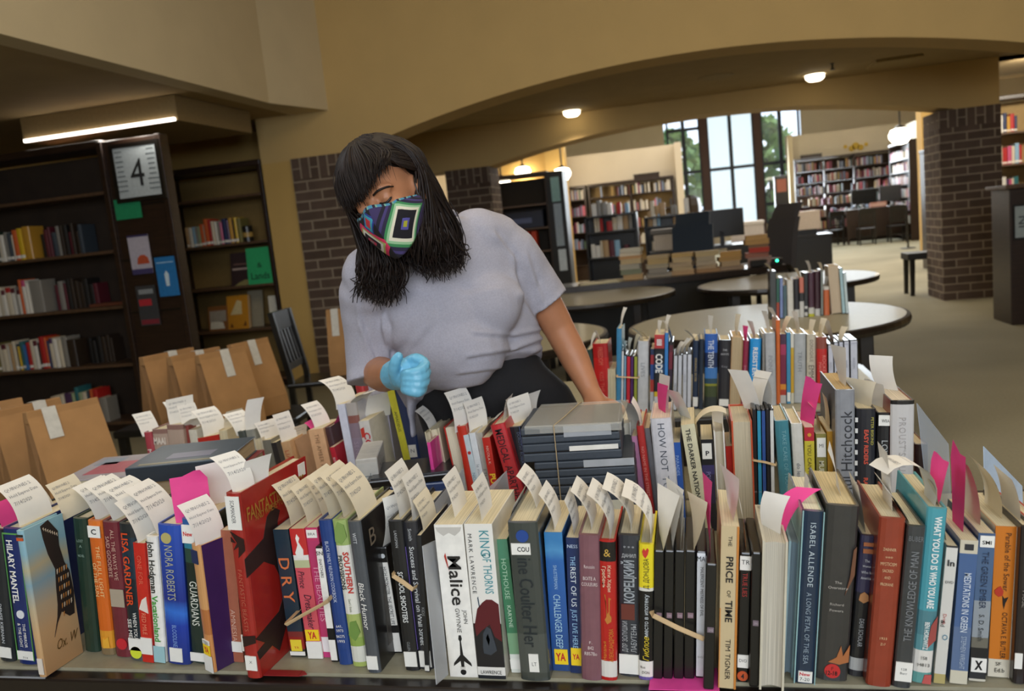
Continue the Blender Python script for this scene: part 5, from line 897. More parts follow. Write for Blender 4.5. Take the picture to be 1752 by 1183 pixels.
R('f6', 'F', (242, 376), (350, 366), (388, 880), 'h', '#c22f35', None, 'red hardcover with black capitals on a medical subject', [('MEDICAL', .67, .96, '#31161a', 'd', .5, 0, {'b': .01}), ('APARTHEID', .28, .64, '#31161a', 'd', .5, 0, {'b': .01})], Y=Y2-.03)
R('f7', 'F', (366, 386), (468, 380), (440, 850), 'h', '#22242b', None, 'black hardcover with white-blue capitals squeezed beside the strapped volumes', [('FATAL', .36, .62, '#c6cad2', 'd', .4, .05, {'b': .02}), ('INVENTION', .08, .34, '#c6cad2', 'd', .4, .05, {'b': .02}), ('DOROTHY ROBERTS', .62, .95, '#6d7a99', 'd', .22, .25), ], [('spine_ornament', .86, .9, .3, 1, '#5a6b9a')], Y=Y2)
R('f9', 'F', (1182, 345), (1250, 335), (1190, 470), 'f', '#ddd6c4', '#e2ded4', 'white-edged book just behind the strapped grey volumes', Y=Y2+.06, page='#e6e0cf', d=.14)
R('f10', 'F', (1253, 448), (1292, 436), (1322, 920), 'p', '#b5799b', None, 'mauve-pink thin paperback next to the strapped grey volumes', Y=Y2)
R('f11', 'F', (1287, 376), (1340, 371), (1360, 930), 'h', '#b5322f', None, 'crimson hardcover beside the white diet book', [('NO NAME IN THE STREET', .3, .85, '#d98d80', 'd', .4)], Y=Y2-.01)
R('f12', 'F', (1345, 390), (1384, 385), (1412, 900), 'p', '#8d9198', None, 'grey paperback wedged against the white diet book', Y=Y2+.02)
R('f13', 'F', (1385, 325), (1541, 318), (1452, 1010), 'h', '#d3d1d6', '#cfc7ba', 'thick white hardcover with grey capitals about diet', [('HOW NOT', .56, .96, '#4f5560', 'd', .34, 0), ('TO DIET', .16, .54, '#6d7380', 'd', .34, 0)], Y=Y2-.04, page='#e6cfc0')
R('f14', 'F', (1543, 492), (1604, 488), (1562, 750), 'p', '#2b58a8', None, 'blue short paperback between diet book and cream spine', [('PARADES', .6, .9, '#9db6dc', 'd', .4), ('KIT', .3, .5, '#9db6dc', 'd', .4)], [], Y=Y2-.02)
R('g1', 'G', (22, 492), (132, 494), (92, 920), 'p', '#d6cfae', '#cfc59d', 'cream paperback with bold black capitals, pages curling beside it', [('THE DARKER NATIONS', .3, .97, '#23221d', 'd', .34, -.05, {'b': .02})], Y=Y2-.03)
R('g2', 'G', (176, 606), (276, 600), (206, 1180), 'p', [(0, '#1d1c28'), (.3, '#2a2342'), (.62, '#3d3766'), (.72, '#1b1b20')], None, 'dark purple-black paperback with square P label', [('P', .83, .88, '#2a2a2e', 'h', .3, 0, {'b': .03, 'part': 'sticker_lettering'}), ('POWERS', .45, .65, '#8c86b5', 'd', .4)], [LBL(.79, .96, .08, .85)], Y=Y2-.01)
R('g3', 'G', (276, 532), (362, 530), (312, 1180), 'f', '#d6cfbd', '#e3e0d8', 'white-boarded book turned to show grey-cream page edges', Y=Y2-.01, page='#cdc4ae', d=.14)
R('g4', 'G', (370, 656), (430, 650), (392, 1000), 'p', '#c02a22', None, 'small bright red paperback between two page-edge books', [('FEAR', .2, .35, '#e0a090', 'd', .5)], Y=Y2)
R('g5', 'G', (415, 460), (580, 456), (445, 1180), 'f', '#d8cdb4', '#c9512f', 'thick page-edge book with orange-red boards in the second row', Y=Y2-.03, page='#cfc3a8', d=.15)
for i, (x0, x1, ztop, c, lb) in enumerate(((577, 612, 362, '#17181c', 'black disc case at the start of the banded group'), (613, 647, 366, '#2f93b5', 'turquoise disc case in the banded group'), (648, 681, 366, '#2c4f92', 'blue disc case in the banded group'), (682, 712, 362, '#1a1a22', 'black disc case in the middle of the banded group'), (713, 746, 362, '#d9d8d3', 'white disc case at the end of the banded group'))):
    R('g6%d' % i, 'G', (x0, ztop), (x1, ztop), (x0+12, 1090), 'd', c, None, lb, [('DVD', .3, .36, '#b9b3b6', 'h', .7)] if i != 3 else [], [('spine_band', .1, .9, .03, .14, '#d6d4cc')], Y=Y2-.02)
R('g7', 'G', (753, 462), (866, 456), (795, 1050), 'h', '#3f7f8c', None, 'teal hardcover in shiny jacket next to the banded disc cases', [('TAKE CARE OF YOURSELF', .3, .92, '#79a9b0', 'd', .3, .1)], Y=Y2-.03, coat=.7)
R('g8', 'G', (880, 482), (972, 480), (905, 950), 'h', '#d2cfc6', None, 'off-white hardcover with two thin grey lower-case words', [('do less', .42, .72, '#6d7078', 'd', .36)], Y=Y2-.03, page='#e3d6b4')
R('g9', 'G', (983, 512), (1062, 508), (990, 920), 'p', [(0, '#c9b93a'), (.86, '#cbbd3c'), (.87, '#b8283a')], '#c9b93a', 'yellow paperback with crimson head and dark title', [('YOU CAN HEAL YOUR LIFE', .2, .84, '#5a4a20', 'd', .42)], [('roundel', .5, .93, .2, '#d0902c')], Y=Y2-.02, page='#e6cfc2')
R('g10', 'G', (1073, 562), (1157, 556), (1080, 910), 'p', '#8a8247', None, 'olive paperback with square white MI label', [('MURAKAMI', .4, .72, '#d6d0b5', 'd', .5, 0, {'b': .02}), ('MI', .86, .9, '#555555', 'h', .4, 0, {'part': 'sticker_lettering'})], [LBL(.76, .96, .08, .92)], Y=Y2-.01)
R('g11', 'G', (1160, 542), (1222, 538), (1167, 900), 'p', '#c28f2c', None, 'mustard-gold paperback against the tall grey film book', [('O', .25, .3, '#7d5a1c', 'h', .3)], Y=Y2-.01)
R('h1', 'H', (125, 292), (272, 286), (130, 910), 'h', '#8d8f94', '#55555a', 'tall silver-grey hardcover with large black lettering', [('ful Hitchcock', .32, .86, '#2e3036', 'u', .6, .02)], Y=Y2-.05, page='#c9ab78', d=.2)
R('h2', 'H', (279, 432), (426, 426), (272, 1100), 'h', '#23242b', None, 'near-black hardcover with orange-red title and white film holes', [('EASY RIDERS', .52, .89, '#c9503a', 'd', .22, .0, {'b': .03}), ('RAGING BULLS', .1, .5, '#c9503a', 'd', .22, .0, {'b': .03}), ('PETER BISKIND', .7, .96, '#b9b04a', 'd', .15, .3)], [('spine_ornament', -.08, .06, .90-.085*i, .935-.085*i, '#d5d5d2') for i in range(10)], Y=Y2-.05)
R('h3', 'H', (432, 460), (546, 455), (417, 1020), 'h', '#1f2023', '#2d2a2a', 'black hardcover with white label and tall grey capitals', [('LOWBOY', .5, .78, '#b5b8ba', 'd', .42), ('John Wray', .22, .38, '#9a9da0', 'd', .22, -.1), ('WRA', .925, .955, '#222222', 'h', .5, 0, {'part': 'sticker_lettering'})], [LBL(.9, .985, .05, .97)], Y=Y2-.05)
R('h4', 'H', (528, 372), (706, 366), (522, 1030), 'h', [(0, '#c9c6c4'), (.965, '#cfccca'), (.97, '#1d1b1c')], '#8c2a28', 'thick pale grey hardcover with black line at its head', [('PROUST\'S DUCHESS', .3, .88, '#a9a4a2', 'd', .3, 0, {'sp': 1.2})], Y=Y2-.06, page='#ddd0ba')
R('h5', 'H', (702, 684), (800, 676), (705, 900), 'h', '#3a2a27', '#8a4a3c', 'short dark brown hardcover behind the clear plastic sheet', Y=Y2+.03)
# strapped volumes lying flat: each a book-like album in a slate case
CUR_GROUP[0] = 'strapped slate volumes'
def album(key, c, q, z0, z1, label, lab=None):
    """q: front face corners (left-bottom, right-bottom) in the crop, resting at z0"""
    a = atZ(*px(c, q[0]), z0); b = atZ(*px(c, q[1]), z0); v = b-a; yaw = math.atan2(v.y, v.x); L = v.length; h = z1-z0
    t = empty('album_case', a, (0, 0, yaw), label, 'album case', CUR_GROUP[0]); m = mat('#3b434d', .5, var=.08, scale=120); d = .19
    MB().box(0, L, 0, d, 0, h*.47, m, .003).build('case_half', t); MB().box(0, L, 0, d, h*.53, h-.0006, m, .003).build('case_half', t)
    MB().box(.004, L-.004, .003, d-.004, h*.46, h*.54, M_CASE).build('hinge', t)
    if lab:
        x0, x1, zz0, zz1, cc = lab; MB().box(x0*L, x1*L, -.0009, .0004, zz0*h, zz1*h, mat(cc, .6)).build('paper_label', t)
    return t
zt = [.741, .800, .838, .880, .926, .974][:6]
A_ = [((575, 1090), (1285, 1050)), ((575, 990), (1285, 950)), ((568, 872), (1272, 835)), ((558, 748), (1270, 692)), ((484, 638), (1186, 582)), ((482, 505), (1178, 442))]
def album_at(key, x0, x1, y, z0, z1, label, lab=None, rz=.05):
    t = empty('album_case', (x0, y, z0), (0, 0, rz), label, 'album case', CUR_GROUP[0]); m = mat('#3b434d', .5, var=.08, scale=120); d = .19; L = x1-x0; h = z1-z0
    MB().box(0, L, 0, d, 0, h*.47, m, .003).build('case_half', t); MB().box(0, L, 0, d, h*.53, h-.0006, m, .003).build('case_half', t)
    MB().box(.004, L-.004, .003, d-.004, h*.46, h*.54, M_CASE).build('hinge', t)
    if lab:
        a, b, zz0, zz1, cc = lab; MB().box(a*L, b*L, -.0009, .0004, zz0*h, zz1*h, mat(cc, .6)).build('paper_label', t)
    return t
YA_ = 1.60
pl = lambda cx, cy: atY(*px('F', (cx, cy)), YA_)
L0 = pl(484, 640); R0_ = pl(1186, 585); zA = [TZ]
ztop = [pl(600, y).z for y in (868, 745, 632, 500, 385)]   # lower edges of the visible cases and the top
zz = [TZ, .5*(TZ+ztop[0])] + ztop
xs = [(555, 1262), (560, 1268), (560, 1270), (556, 1268), (484, 1185), (484, 1180)]
lbs = [('bottom', None), ('second from the bottom, white printed slip', (.44, .92, .1, .75, '#dcd9c8')), ('plain, fourth from the top', None), ('third from the top, slanted grey label', (.5, 1.0, .55, 1.0, '#a9adb2')), ('second from the top, narrow white label', (.48, .97, .52, .78, '#ece9e0')), ('topmost, wide grey label', (.44, .92, .32, 1.0, '#a4a8ae'))]
zz = sorted(zz)
for i in range(6):
    xa = pl(xs[i][0], 640).x; xb = pl(xs[i][1], 600).x
    album_at('al%d' % i, xa, xb, YA_, zz[i], zz[i+1]-.0005, 'slate-grey album case in the strapped pile, %s' % lbs[i][0], lbs[i][1])
# clear wrapping over the top case and the rubber strap round the pile
M_CLEAR = glass_mat('#e8e6dc', .12, .22); M_CLEARB = glass_mat('#cfdbe8', .2, .38)
def sheet3(name, pts, th, m, label, cat, group=None):
    """a bent thin sheet: quad strip through point pairs, given real thickness"""
    a = [Vector(p) for p in pts]; c = sum(a, Vector())/len(a); mb = MB(); n = (a[1]-a[0]).cross(a[2]-a[0]).normalized()*th
    k = len(a)//2; vs = [p-c for p in a] + [p-c+n for p in a]; fs = []
    N = len(a)
    for i in range(k-1): fs += [(2*i, 2*i+1, 2*i+3, 2*i+2), (N+2*i+2, N+2*i+3, N+2*i+1, N+2*i), (2*i, 2*i+2, N+2*i+2, N+2*i), (2*i+3, 2*i+1, N+2*i+1, N+2*i+3)]
    fs += [(0, N, N+1, 1), (N-2, N-1, 2*N-1, 2*N-2)]
    mb.add(vs, fs, m); o = mb.build(name); o.location = c; return tag(o, label, cat, group)
ta = zz[6]; xa = pl(490, 390).x; xb = pl(1180, 330).x
o = MB().box(xa, xb, YA_+.004, YA_+.2, ta, ta+.004, M_CLEAR).box(xa, xb, YA_-.002, YA_+.002, ta-.012, ta+.004, M_CLEAR).build('plastic_wrap'); tag(o, 'crinkled clear plastic wrap over the topmost strapped album case', 'plastic wrap'); o.rotation_euler = (0, 0, 0)
xs_ = pl(712, 500).x; mb = MB(); zb_ = zz[1]
xs2 = xs_-xa
loop = [(xs_, YA_-.006+.05*xs2, TZ+.02), (xs_, YA_-.006+.05*xs2, ta+.004), (xs_+.012, YA_+.05, ta+.006), (xs_+.03, YA_+.19, ta+.006), (xs_+.03, YA_+.203+.05*xs2, ta), (xs_+.02, YA_+.205+.05*xs2, TZ+.02)]
mb.tube(loop, (.0032, .001), mat('#cbb38c', .7), 8); tag(mb.build('elastic_band'), 'beige elastic band strapped upright round the slate album cases', 'elastic band')

# ---- third row, on the table behind
sort_table(-1.05, .62, 2.74, 3.5, 'second table carrying the long row with white disc cases')
CUR_GROUP[0] = 'books in the third row'
Y3 = 2.84
T3 = [('k1', 'K', (108, 492), (163, 488), (150, 700), 'h', '#24423a', None, 'dark green book beside the bare arm in the third row', [], []),
('k2', 'K', (165, 442), (296, 438), (200, 960), 'h', [(0, '#b8201f'), (.5, '#c4221f'), (.8, '#b01c1c'), (1, '#c4221f')], None, 'thick bright red hardcover beside the bare arm', [('FREEDOM', .7, .95, '#d96a55', 'd', .5), ('KISS THE GIRLS', .1, .6, '#d0584a', 'd', .3)], []),
('k3', 'K', (296, 650), (362, 646), (301, 960), 'f', '#d6ccb0', '#d6ccb0', 'short cream page-edge book after the red hardcover', [], []),
('k4', 'K', (370, 312), (414, 310), (366, 960), 'h', '#3f86b0', '#7fb0c8', 'tall slim blue book with pale blue board in the third row', [], []),
('k5', 'K', (413, 492), (433, 490), (406, 970), 'd', '#d9d9da', None, 'slim white disc case after the tall blue book', [], []),
('k6', 'K', (434, 532), (453, 530), (428, 960), 'd', '#8db6d2', None, 'pale blue disc case in the third row', [], []),
('k7', 'K', (455, 540), (489, 538), (451, 965), 'd', '#c9283a', None, 'red disc case under the tan rubber band', [('DVD', .1, .15, W_, 'h', .6)], []),
('k8', 'K', (490, 540), (515, 538), (486, 965), 'd', '#6d3a7c', None, 'purple disc case under the tan rubber band', [('DVD', .1, .15, W_, 'h', .6)], []),
('k9', 'K', (517, 540), (547, 538), (514, 965), 'd', '#9aa03c', None, 'olive-green disc case under the tan rubber band', [], []),
('k10', 'K', (550, 422), (642, 420), (546, 980), 'h', '#c6c7c9', None, 'white-grey thick hardcover after the olive disc case', [('LIVES', .4, .8, '#8d9094', 'd', .4)], []),
('k11', 'K', (656, 482), (688, 480), (652, 900), 'p', [(0, '#c2c4c8'), (.3, '#b5382f'), (.5, '#2f4f8c'), (.75, '#a8343a'), (.9, '#2b3a5c')], None, 'thin red and blue striped paperback in the third row', [], []),
('k12', 'K', (690, 366), (776, 364), (686, 960), 'p', [(0, '#c9cacb'), (.18, '#d6b52c'), (.25, '#1c2028'), (.5, '#23486f'), (.62, '#20242c'), (.78, '#14161a'), (.82, '#b83a3a'), (.97, '#c23f3f')], None, 'paperback with red striped head and yellow splash near its foot', [('CODE', .5, .75, W_, 'd', .7, 0, {'b': .03}), ('llll', .84, .96, '#e6dedc', 'd', .5, 0, {'b': .03})], []),
('k13', 'K', (778, 346), (806, 344), (772, 900), 'p', '#3a7fc4', None, 'tall thin azure paperback after the red-striped one', [], []),
('k14', 'K', (810, 422), (850, 418), (800, 900), 'd', [(0, '#2a2c34'), (.4, '#3a2a3c'), (.6, '#7c2a3a'), (.85, '#5c2430'), (.95, '#26262a')], None, 'dark wine-red disc case in the third row', [], []),
('k15', 'K', (852, 532), (886, 530), (845, 900), 'd', '#c3c5cc', None, 'white disc case with grey lettering after the wine-red case', [('FROZEN', .2, .6, '#4a4e58', 'd', .5)], []),
('k16', 'K', (888, 530), (925, 526), (882, 930), 'd', '#d3d5dc', None, 'plain white disc case, second after the wine-red case', [], []),
('k17', 'K', (928, 522), (966, 520), (925, 930), 'd', '#d0d2da', None, 'plain white disc case touching the navy books', [('MOVIE', .3, .8, '#9a9da8', 'd', .4)], []),
('k17b', 'K', (967, 522), (1006, 520), (962, 930), 'd', '#d0d2da', None, 'white disc case with the faint band mark beside the navy gilt book', [], []),
('k18', 'K', (1015, 414), (1066, 408), (1008, 985), 'h', '#22324a', None, 'navy hardcover with gold lettering and white foot label', [('SPINNING SILVER', .4, .75, '#b59a5a', 'd', .4)], [LBL(.03, .17)]),
('k19', 'K', (1070, 400), (1106, 398), (1062, 980), 'h', '#1f2c3c', None, 'plain dark navy hardcover next to the gilt navy one', [], []),
('k20', 'K', (1114, 362), (1226, 360), (1110, 990), 'h', [(0, '#2a3130'), (.15, '#3f4a2c'), (.3, '#8a8a2c'), (.33, '#2c4a5c'), (.4, '#3f76b5'), (.55, '#1e3058'), (.75, '#2f5fae'), (1, '#3c78c2')], None, 'thick blue hardcover turning yellow-green towards its foot', [('THE TENTH', .55, .92, '#cfd6e0', 'd', .45, 0, {'b': .01})], []),
('k21', 'K', (1238, 412), (1336, 408), (1226, 972), 'h', '#2a292e', None, 'black hardcover with small white lines at its head', [('THE', .84, .87, '#c3c3c6', 'h', .4), ('INSTITUTE', .78, .81, '#c3c3c6', 'h', .7), ('King', .6, .63, '#8d8d92', 'h', .5)], [LBL(.03, .13)]),
('k22', 'K', (1340, 382), (1440, 378), (1318, 1000), 'f', '#cdb596', '#b58f66', 'thick tan page-edge book in the third row', [], []),
('k23', 'K', (1442, 414), (1486, 410), (1420, 940), 'h', '#8c2440', None, 'crimson-maroon slim hardcover before the bright blue one', [('SHADES', .3, .8, '#c98a9a', 'd', .4)], []),
('l1', 'L', (101, 682), (186, 680), (80, 1200), 'h', '#2a96d8', None, 'bright sky-blue hardcover with white capitals in the third row', [('RESISTER', .4, .92, W_, 'd', .42, 0, {'b': .02})], []),
('l2', 'L', (188, 640), (204, 638), (190, 1100), 'p', '#8a8680', None, 'thin grey-brown paperback after the sky-blue book', [], []),
('l3', 'L', (206, 637), (283, 634), (215, 1100), 'h', '#b3b4b5', None, 'grey-white hardcover before the orange spine', [('POINTS', .3, .8, '#8b8c90', 'd', .4)], []),
('l4', 'L', (286, 542), (316, 538), (290, 1120), 'h', '#d0682c', '#c98f88', 'tall thin orange spine with pink board in the third row', [], []),
('l5', 'L', (318, 644), (361, 640), (318, 1080), 'p', [(0, '#bfbdb8'), (.12, '#b03a2a'), (.2, '#d98a2c'), (.28, '#7c2442'), (.7, '#a83258'), (.85, '#4a2a44')], None, 'multi-coloured red and purple paperback after the orange spine', [], []),
('l6', 'L', (363, 632), (391, 628), (365, 1130), 'p', '#3f8db5', None, 'slim teal-blue paperback next to the yellow one', [], [LBL(.03, .16)]),
('l7', 'L', (393, 640), (415, 636), (394, 1130), 'p', [(0, '#c9c4ae'), (.15, '#c99f2c'), (.7, '#c9a83a'), (.8, '#d5d2c6')], None, 'slim yellow paperback in the third row', [], []),
('l8', 'L', (417, 644), (506, 638), (416, 1150), 'h', '#aeb1b1', None, 'pale grey hardcover in a shiny jacket after the yellow paperback', [('TRUTH', .4, .8, '#7c8082', 'd', .36)], []),
('l9', 'L', (510, 648), (580, 644), (508, 1150), 'h', '#c6bda8', None, 'cream hardcover with large brown capitals down its spine', [('EMMA', .3, .55, '#5c5348', 'd', .6), ('DONOGHUE', .6, .92, '#7c7264', 'd', .4)], []),
('l10', 'L', (581, 667), (657, 663), (588, 1110), 'h', [(0, '#c22a26'), (.8, '#c62c28'), (.82, '#8c4a3c')], None, 'bright red hardcover with brown head before the white disc cases', [('ROCKET', .4, .75, '#e0877c', 'd', .35, .2), ('MAN', .45, .65, '#e0877c', 'd', .3, -.2)], [])]
for i, (x0, x1, z) in enumerate(((660, 702, 716), (704, 738, 700), (740, 773, 695), (775, 816, 690), (818, 879, 685))):
    T3.append(('l%d' % (11+i), 'L', (x0, z), (x1, z-3), (x0+6, 1060), 'd', '#c9cbd6', None, 'white-spined disc case with black head, %s after the red rocket-red book' % ORD[i] if 0 else 'white-spined disc case with black head, %s past the brown-headed red book' % ORD[i], [('TITLE'[:0] or 'SEASON', .4, .85, '#7c7f8c', 'd', .26)], [('spine_ornament', .0, 1, .94, .945, '#8a8da0')]))
for e in T3:
    k, c, tl, tr, bl, kd, sp, cv, lb, T, S = e
    R(k, c, tl, tr, bl, kd, sp, cv, lb, T, S, Y=Y3+rnd.uniform(-.01, .02), **({'page': '#cbb48f'} if k == 'k22' else {}), d=.14)
# ---- far short row on the large round table
CUR_GROUP[0] = 'books on the large round table'
Y4 = 5.02
T4 = [((240, 190), (290, 186), (243, 540), 'd', '#3a3d3d', 'dark grey disc case first in the small row on the round table'), ((291, 240), (311, 238), (290, 540), 'p', [(0, '#b5462c'), (.4, '#2f6a5a'), (1, '#2b4a48')], 'green and red thin book in the small row on the round table'), ((312, 236), (337, 232), (314, 535), 'd', '#7c8fc4', 'lilac-blue disc case in the small row on the round table'), ((339, 290), (363, 288), (340, 530), 'p', '#4a6670', 'blue-grey thin book in the small row on the round table'),
 ((366, 252), (411, 246), (372, 545), 'h', '#d9d8d2', 'white hardcover in the small row on the round table'), ((413, 245), (454, 240), (420, 535), 'h', [(0, '#d0d0cc'), (.2, '#23222a')], 'black hardcover with white foot label on the round table'), ((456, 236), (486, 232), (460, 540), 'p', [(0, '#c9c9c6'), (.4, '#1d1c1e'), (.62, '#c9705c')], 'black and salmon paperback on the round table'), ((488, 200), (517, 196), (490, 530), 'd', [(0, '#c9c9c6'), (.1, '#111111'), (.18, '#c9c9c6'), (.24, '#1d1c1e')], 'black disc case with white square foot on the round table'),
 ((520, 200), (562, 190), (524, 530), 'h', [(0, '#c2c02c'), (.06, '#cfcfc8'), (.2, '#4a2c3c')], 'dark plum hardcover with yellow dot foot on the round table'), ((564, 190), (606, 184), (568, 520), 'h', [(0, '#c9c9c6'), (.16, '#3a1c26')], 'wine-dark hardcover with pale foot label on the round table'), ((608, 180), (627, 176), (610, 520), 'd', '#7c8480', 'grey disc case beside the orange book on the round table'), ((628, 300), (672, 296), (632, 500), 'h', [(0, '#c9683a'), (.88, '#d9d5cc')], 'orange hardcover with white head on the round table'),
 ((660, 152), (738, 146), (690, 500), 'f', '#d6c6ae', 'tall pale page-edge book near the end of the round-table row'), ((740, 165), (768, 160), (765, 500), 'd', '#a9cbd4', 'pale blue disc case last but one on the round table'), ((769, 200), (792, 196), (792, 500), 'd', '#c3d5da', 'whitish-blue disc case last on the round table')]
for i, (tl, tr, bl, kd, sp, lb) in enumerate(T4): R('r%d' % i, 'L', tl, tr, bl, kd, sp, sp if kd == 'f' else None, lb, [], [], Y=Y4+(.03 if kd == 'f' else 0)+.01*(i % 2), d=.14, page='#d9c7ae')

# ---- the heap beside the person, on a second table placed behind the front one
sort_table(-1.9, -.86, 1.99, 2.75, 'side table holding the flat stack and standing books beside the person')
CUR_GROUP[0] = 'books on the side table'
Y5 = 2.06
R('m1', 'J', (530, 486), (640, 476), (622, 902), 'p', '#dcae84', '#d6a77c', 'peach paperback with thin dark serif title beside the red bird book', [('THE AMBER ROOM', .2, .92, '#7c5434', 'd', .28, 0, {'sp': 1.15})], Y=Y5)
R('m2', 'J', (642, 470), (690, 462), (745, 870), 'h', '#4a3236', None, 'dark plum hardcover leaning on the peach paperback', Y=Y5+.01)
R('m3', 'J', (682, 612), (716, 606), (742, 832), 'p', '#c2283a', None, 'small red paperback in front of the plum hardcover', [('BIRTHDAY', .3, .9, '#e6c3c3', 'd', .5)], Y=Y5-.03)
R('m4', 'J', (715, 640), (750, 632), (770, 830), 'p', '#8b8572', None, 'grey-green thin book before the white and lilac book', Y=Y5)
R('m5', 'J', (790, 296), (872, 282), (884, 862), 'h', [(0, '#8f8090'), (.62, '#8a7884'), (.78, '#8d5a52'), (.86, '#b3aca6')], '#d9dae4', 'tall white book with mauve spine rising above the side table', [('SENSE', .35, .6, '#a594a4', 'd', .4)], [], Y=Y5-.03, far=None)
R('m5b', 'J', (735, 304), (790, 296), (842, 862), 'p', '#d6d8e6', None, 'tall lilac-white thin binder beside the mauve-spined book', [], Y=Y5-.02)
R('m6', 'J', (890, 424), (960, 400), (985, 900), 'p', '#d3cfc8', None, 'white paperback with red square logo and red C letters', [('CO', .62, .88, '#c22a36', 'd', .6, .1, {'b': .03})], [('emblem', [(.05, .78), (.4, .8), (.4, .92), (.05, .9)], '#c23a2c')], Y=Y5-.05)
R('m7', 'J', (335, 574), (396, 560), (372, 712), 'p', '#d3a97c', None, 'tan paperback with faint red capitals near the flat stack', [('LIAR', .45, .9, '#c05a3c', 'd', .5)], Y=Y5+.03)
R('m8', 'J', (398, 565), (440, 545), (440, 690), 'f', '#cdb491', '#b58f6a', 'tan page-edge book beside the faint red capitals', Y=Y5+.06, page='#c9ad84', d=.13)
R('m9', 'J', (1090, 190), (1140, 180), (1150, 440), 'p', '#d6cf3a', None, 'yellow-spined thin book near the gloved hand', [('AMADEUS', .4, .9, '#4a4a2a', 'd', .4)], Y=2.12)
R('m10', 'J', (1140, 190), (1250, 185), (1180, 430), 'h', [(0, '#23345e'), (1, '#26386a')], '#23345e', 'dark blue hardcover with square white label near the gloved hand', [('N', .32, .36, '#555555', 'h', .3, .1)], [LBL(.27, .4, .35, .85)], Y=2.12)
R('m11', 'J', (850, 120), (900, 80), (880, 260), 'h', '#b8323a', None, 'red hardcover behind the tall white book under the forearm', Y=2.2)
R('m12', 'J', (905, 190), (960, 150), (925, 330), 'h', '#c23a33', '#d6d0c8', 'red and white book at the back of the side table', Y=2.24)
R('m13', 'J', (960, 160), (1080, 160), (1000, 420), 'f', '#b9b5c0', '#a9a4b5', 'lilac-grey page-edge book under the gloved hand', Y=2.14, page='#c3bfc8', d=.12)
def lying(key, c, p0, p1, z0, h, d, spine, cover, label, page='#d5c7a4', T=(), cat='book', flip=False):
    """a book lying flat: front lower corners p0, p1 (crop) at height z0; its long edge faces the viewer"""
    a = atZ(*px(c, p0), z0); b = atZ(*px(c, p1), z0); v = b-a; yaw = math.atan2(v.y, v.x); L = v.length
    t = empty('hardcover_book', a, (0, 0, yaw), label, cat, 'books lying flat in stacks'); mc = mat(cover, .4, coat=.3, var=.08, scale=30); ms = mat(spine, .4, coat=.3, var=.05); bd = .003
    mb = MB(); mb.box(0, L, 0, d, 0, bd, ms, .001).box(0, L, 0, d, h-bd, h, mc, .001)
    if flip: mb.box(0, L, 0, .004, bd, h-bd, ms); y0, y1, = .004, d-.004
    else: mb.box(0, L, d-.004, d, bd, h-bd, ms); y0, y1 = .004, d-.004
    mb.build('cover', t); MB().box(.004, L-.004, y0, y1, bd, h-bd, pages_mat(page, 2)).build('page_block', t)
    if T:
        mb = MB()
        for s, x, L2, sz, col in T: put_text(mb, s, (x*L, .5*d, h+.0007), L2*L, sz, mat(col, .4, var=0), Vector((1, 0, 0)), Vector((0, 1, 0)))
        mb.build('cover_lettering', t)
    return t
# flat stack (pixel corners from the photo, resting one on another)
CUR_GROUP[0] = 'books lying flat in stacks'
def lying_at(x0, y0, z0, L, d, h, yaw, spine, cover, label, page='#d5c7a4', flip=False, art=None):
    t = empty('hardcover_book', (x0, y0, z0), (0, 0, yaw), label, 'book', 'books lying flat in stacks'); mc = mat(cover, .4, coat=.4, var=.12, scale=12); ms = mat(spine, .4, coat=.3, var=.05); bd = .003
    mb = MB(); mb.box(0, L, 0, d, 0, bd, ms, .001).box(0, L, 0, d, h-bd, h, mc, .001)
    mb.box(0, L, 0 if flip else d-.004, .004 if flip else d, bd, h-bd, ms); mb.build('cover', t)
    MB().box(.004, L-.004, .004, d-.004, bd, h-bd, pages_mat(page, 2)).build('page_block', t)
    if art:
        mb = MB()
        for x0_, x1_, y0_, y1_, c in art: mb.box(x0_*L, x1_*L, y0_*d, y1_*d, h, h+.0006, mat(c, .4, coat=.3))
        mb.build('cover_picture', t)
    return t
z = TZ
lying_at(-1.50, 1.60, z, .20, .2, .085, .12, '#5a3c30', '#6a5548', 'brown book at the bottom of the stack by the paper bags'); z += .0855
lying_at(-1.505, 1.61, z, .19, .19, .06, .2, '#2c3038', '#39404a', 'dark book under the red-lined one in the flat stack', page='#d9ccae'); z += .0605
lying_at(-1.512, 1.60, z, .20, .21, .052, .16, '#9c3038', '#a59ea4', 'grey-lilac book with red lining lying on the flat stack', page='#ddd0b2', art=[(.2, .8, .2, .7, '#b0616c'), (.1, .4, .6, .9, '#8d97a6')])
z = TZ
lying_at(-1.255, 1.57, z, .24, .2, .072, .2, '#a5803c', '#a58a5a', 'tan book at the base of the slate-topped stack', page='#b59a6c'); z += .0725
lying_at(-1.25, 1.575, z, .235, .2, .066, .16, '#8c8a84', '#a5a29a', 'pale grey book in the middle of the slate-topped stack', page='#d5c9ae'); z += .0665
lying_at(-1.262, 1.58, z, .22, .2, .058, .2, '#9c3038', '#8d3a40', 'red-lined book showing tan page edges under the slate one', page='#c2a985'); z += .0585
lying_at(-1.285, 1.56, z+.0, .235, .2, .038, .21, '#2c3540', '#4a5866', 'large slate-blue hardcover on top of the flat stack', page='#c9b28a', flip=True, art=[(.3, .75, .25, .5, '#7d7f94'), (.1, .9, .06, .12, '#8a8468')])
R('i1', 'I', (1020, 420), (1075, 404), (1050, 584), 'h', '#a8404c', '#3a2f33', 'case with black and cream cover pictures standing behind the flat stack', [('M', .3, .8, W_, 'd', .5)], Y=2.3, d=.16)
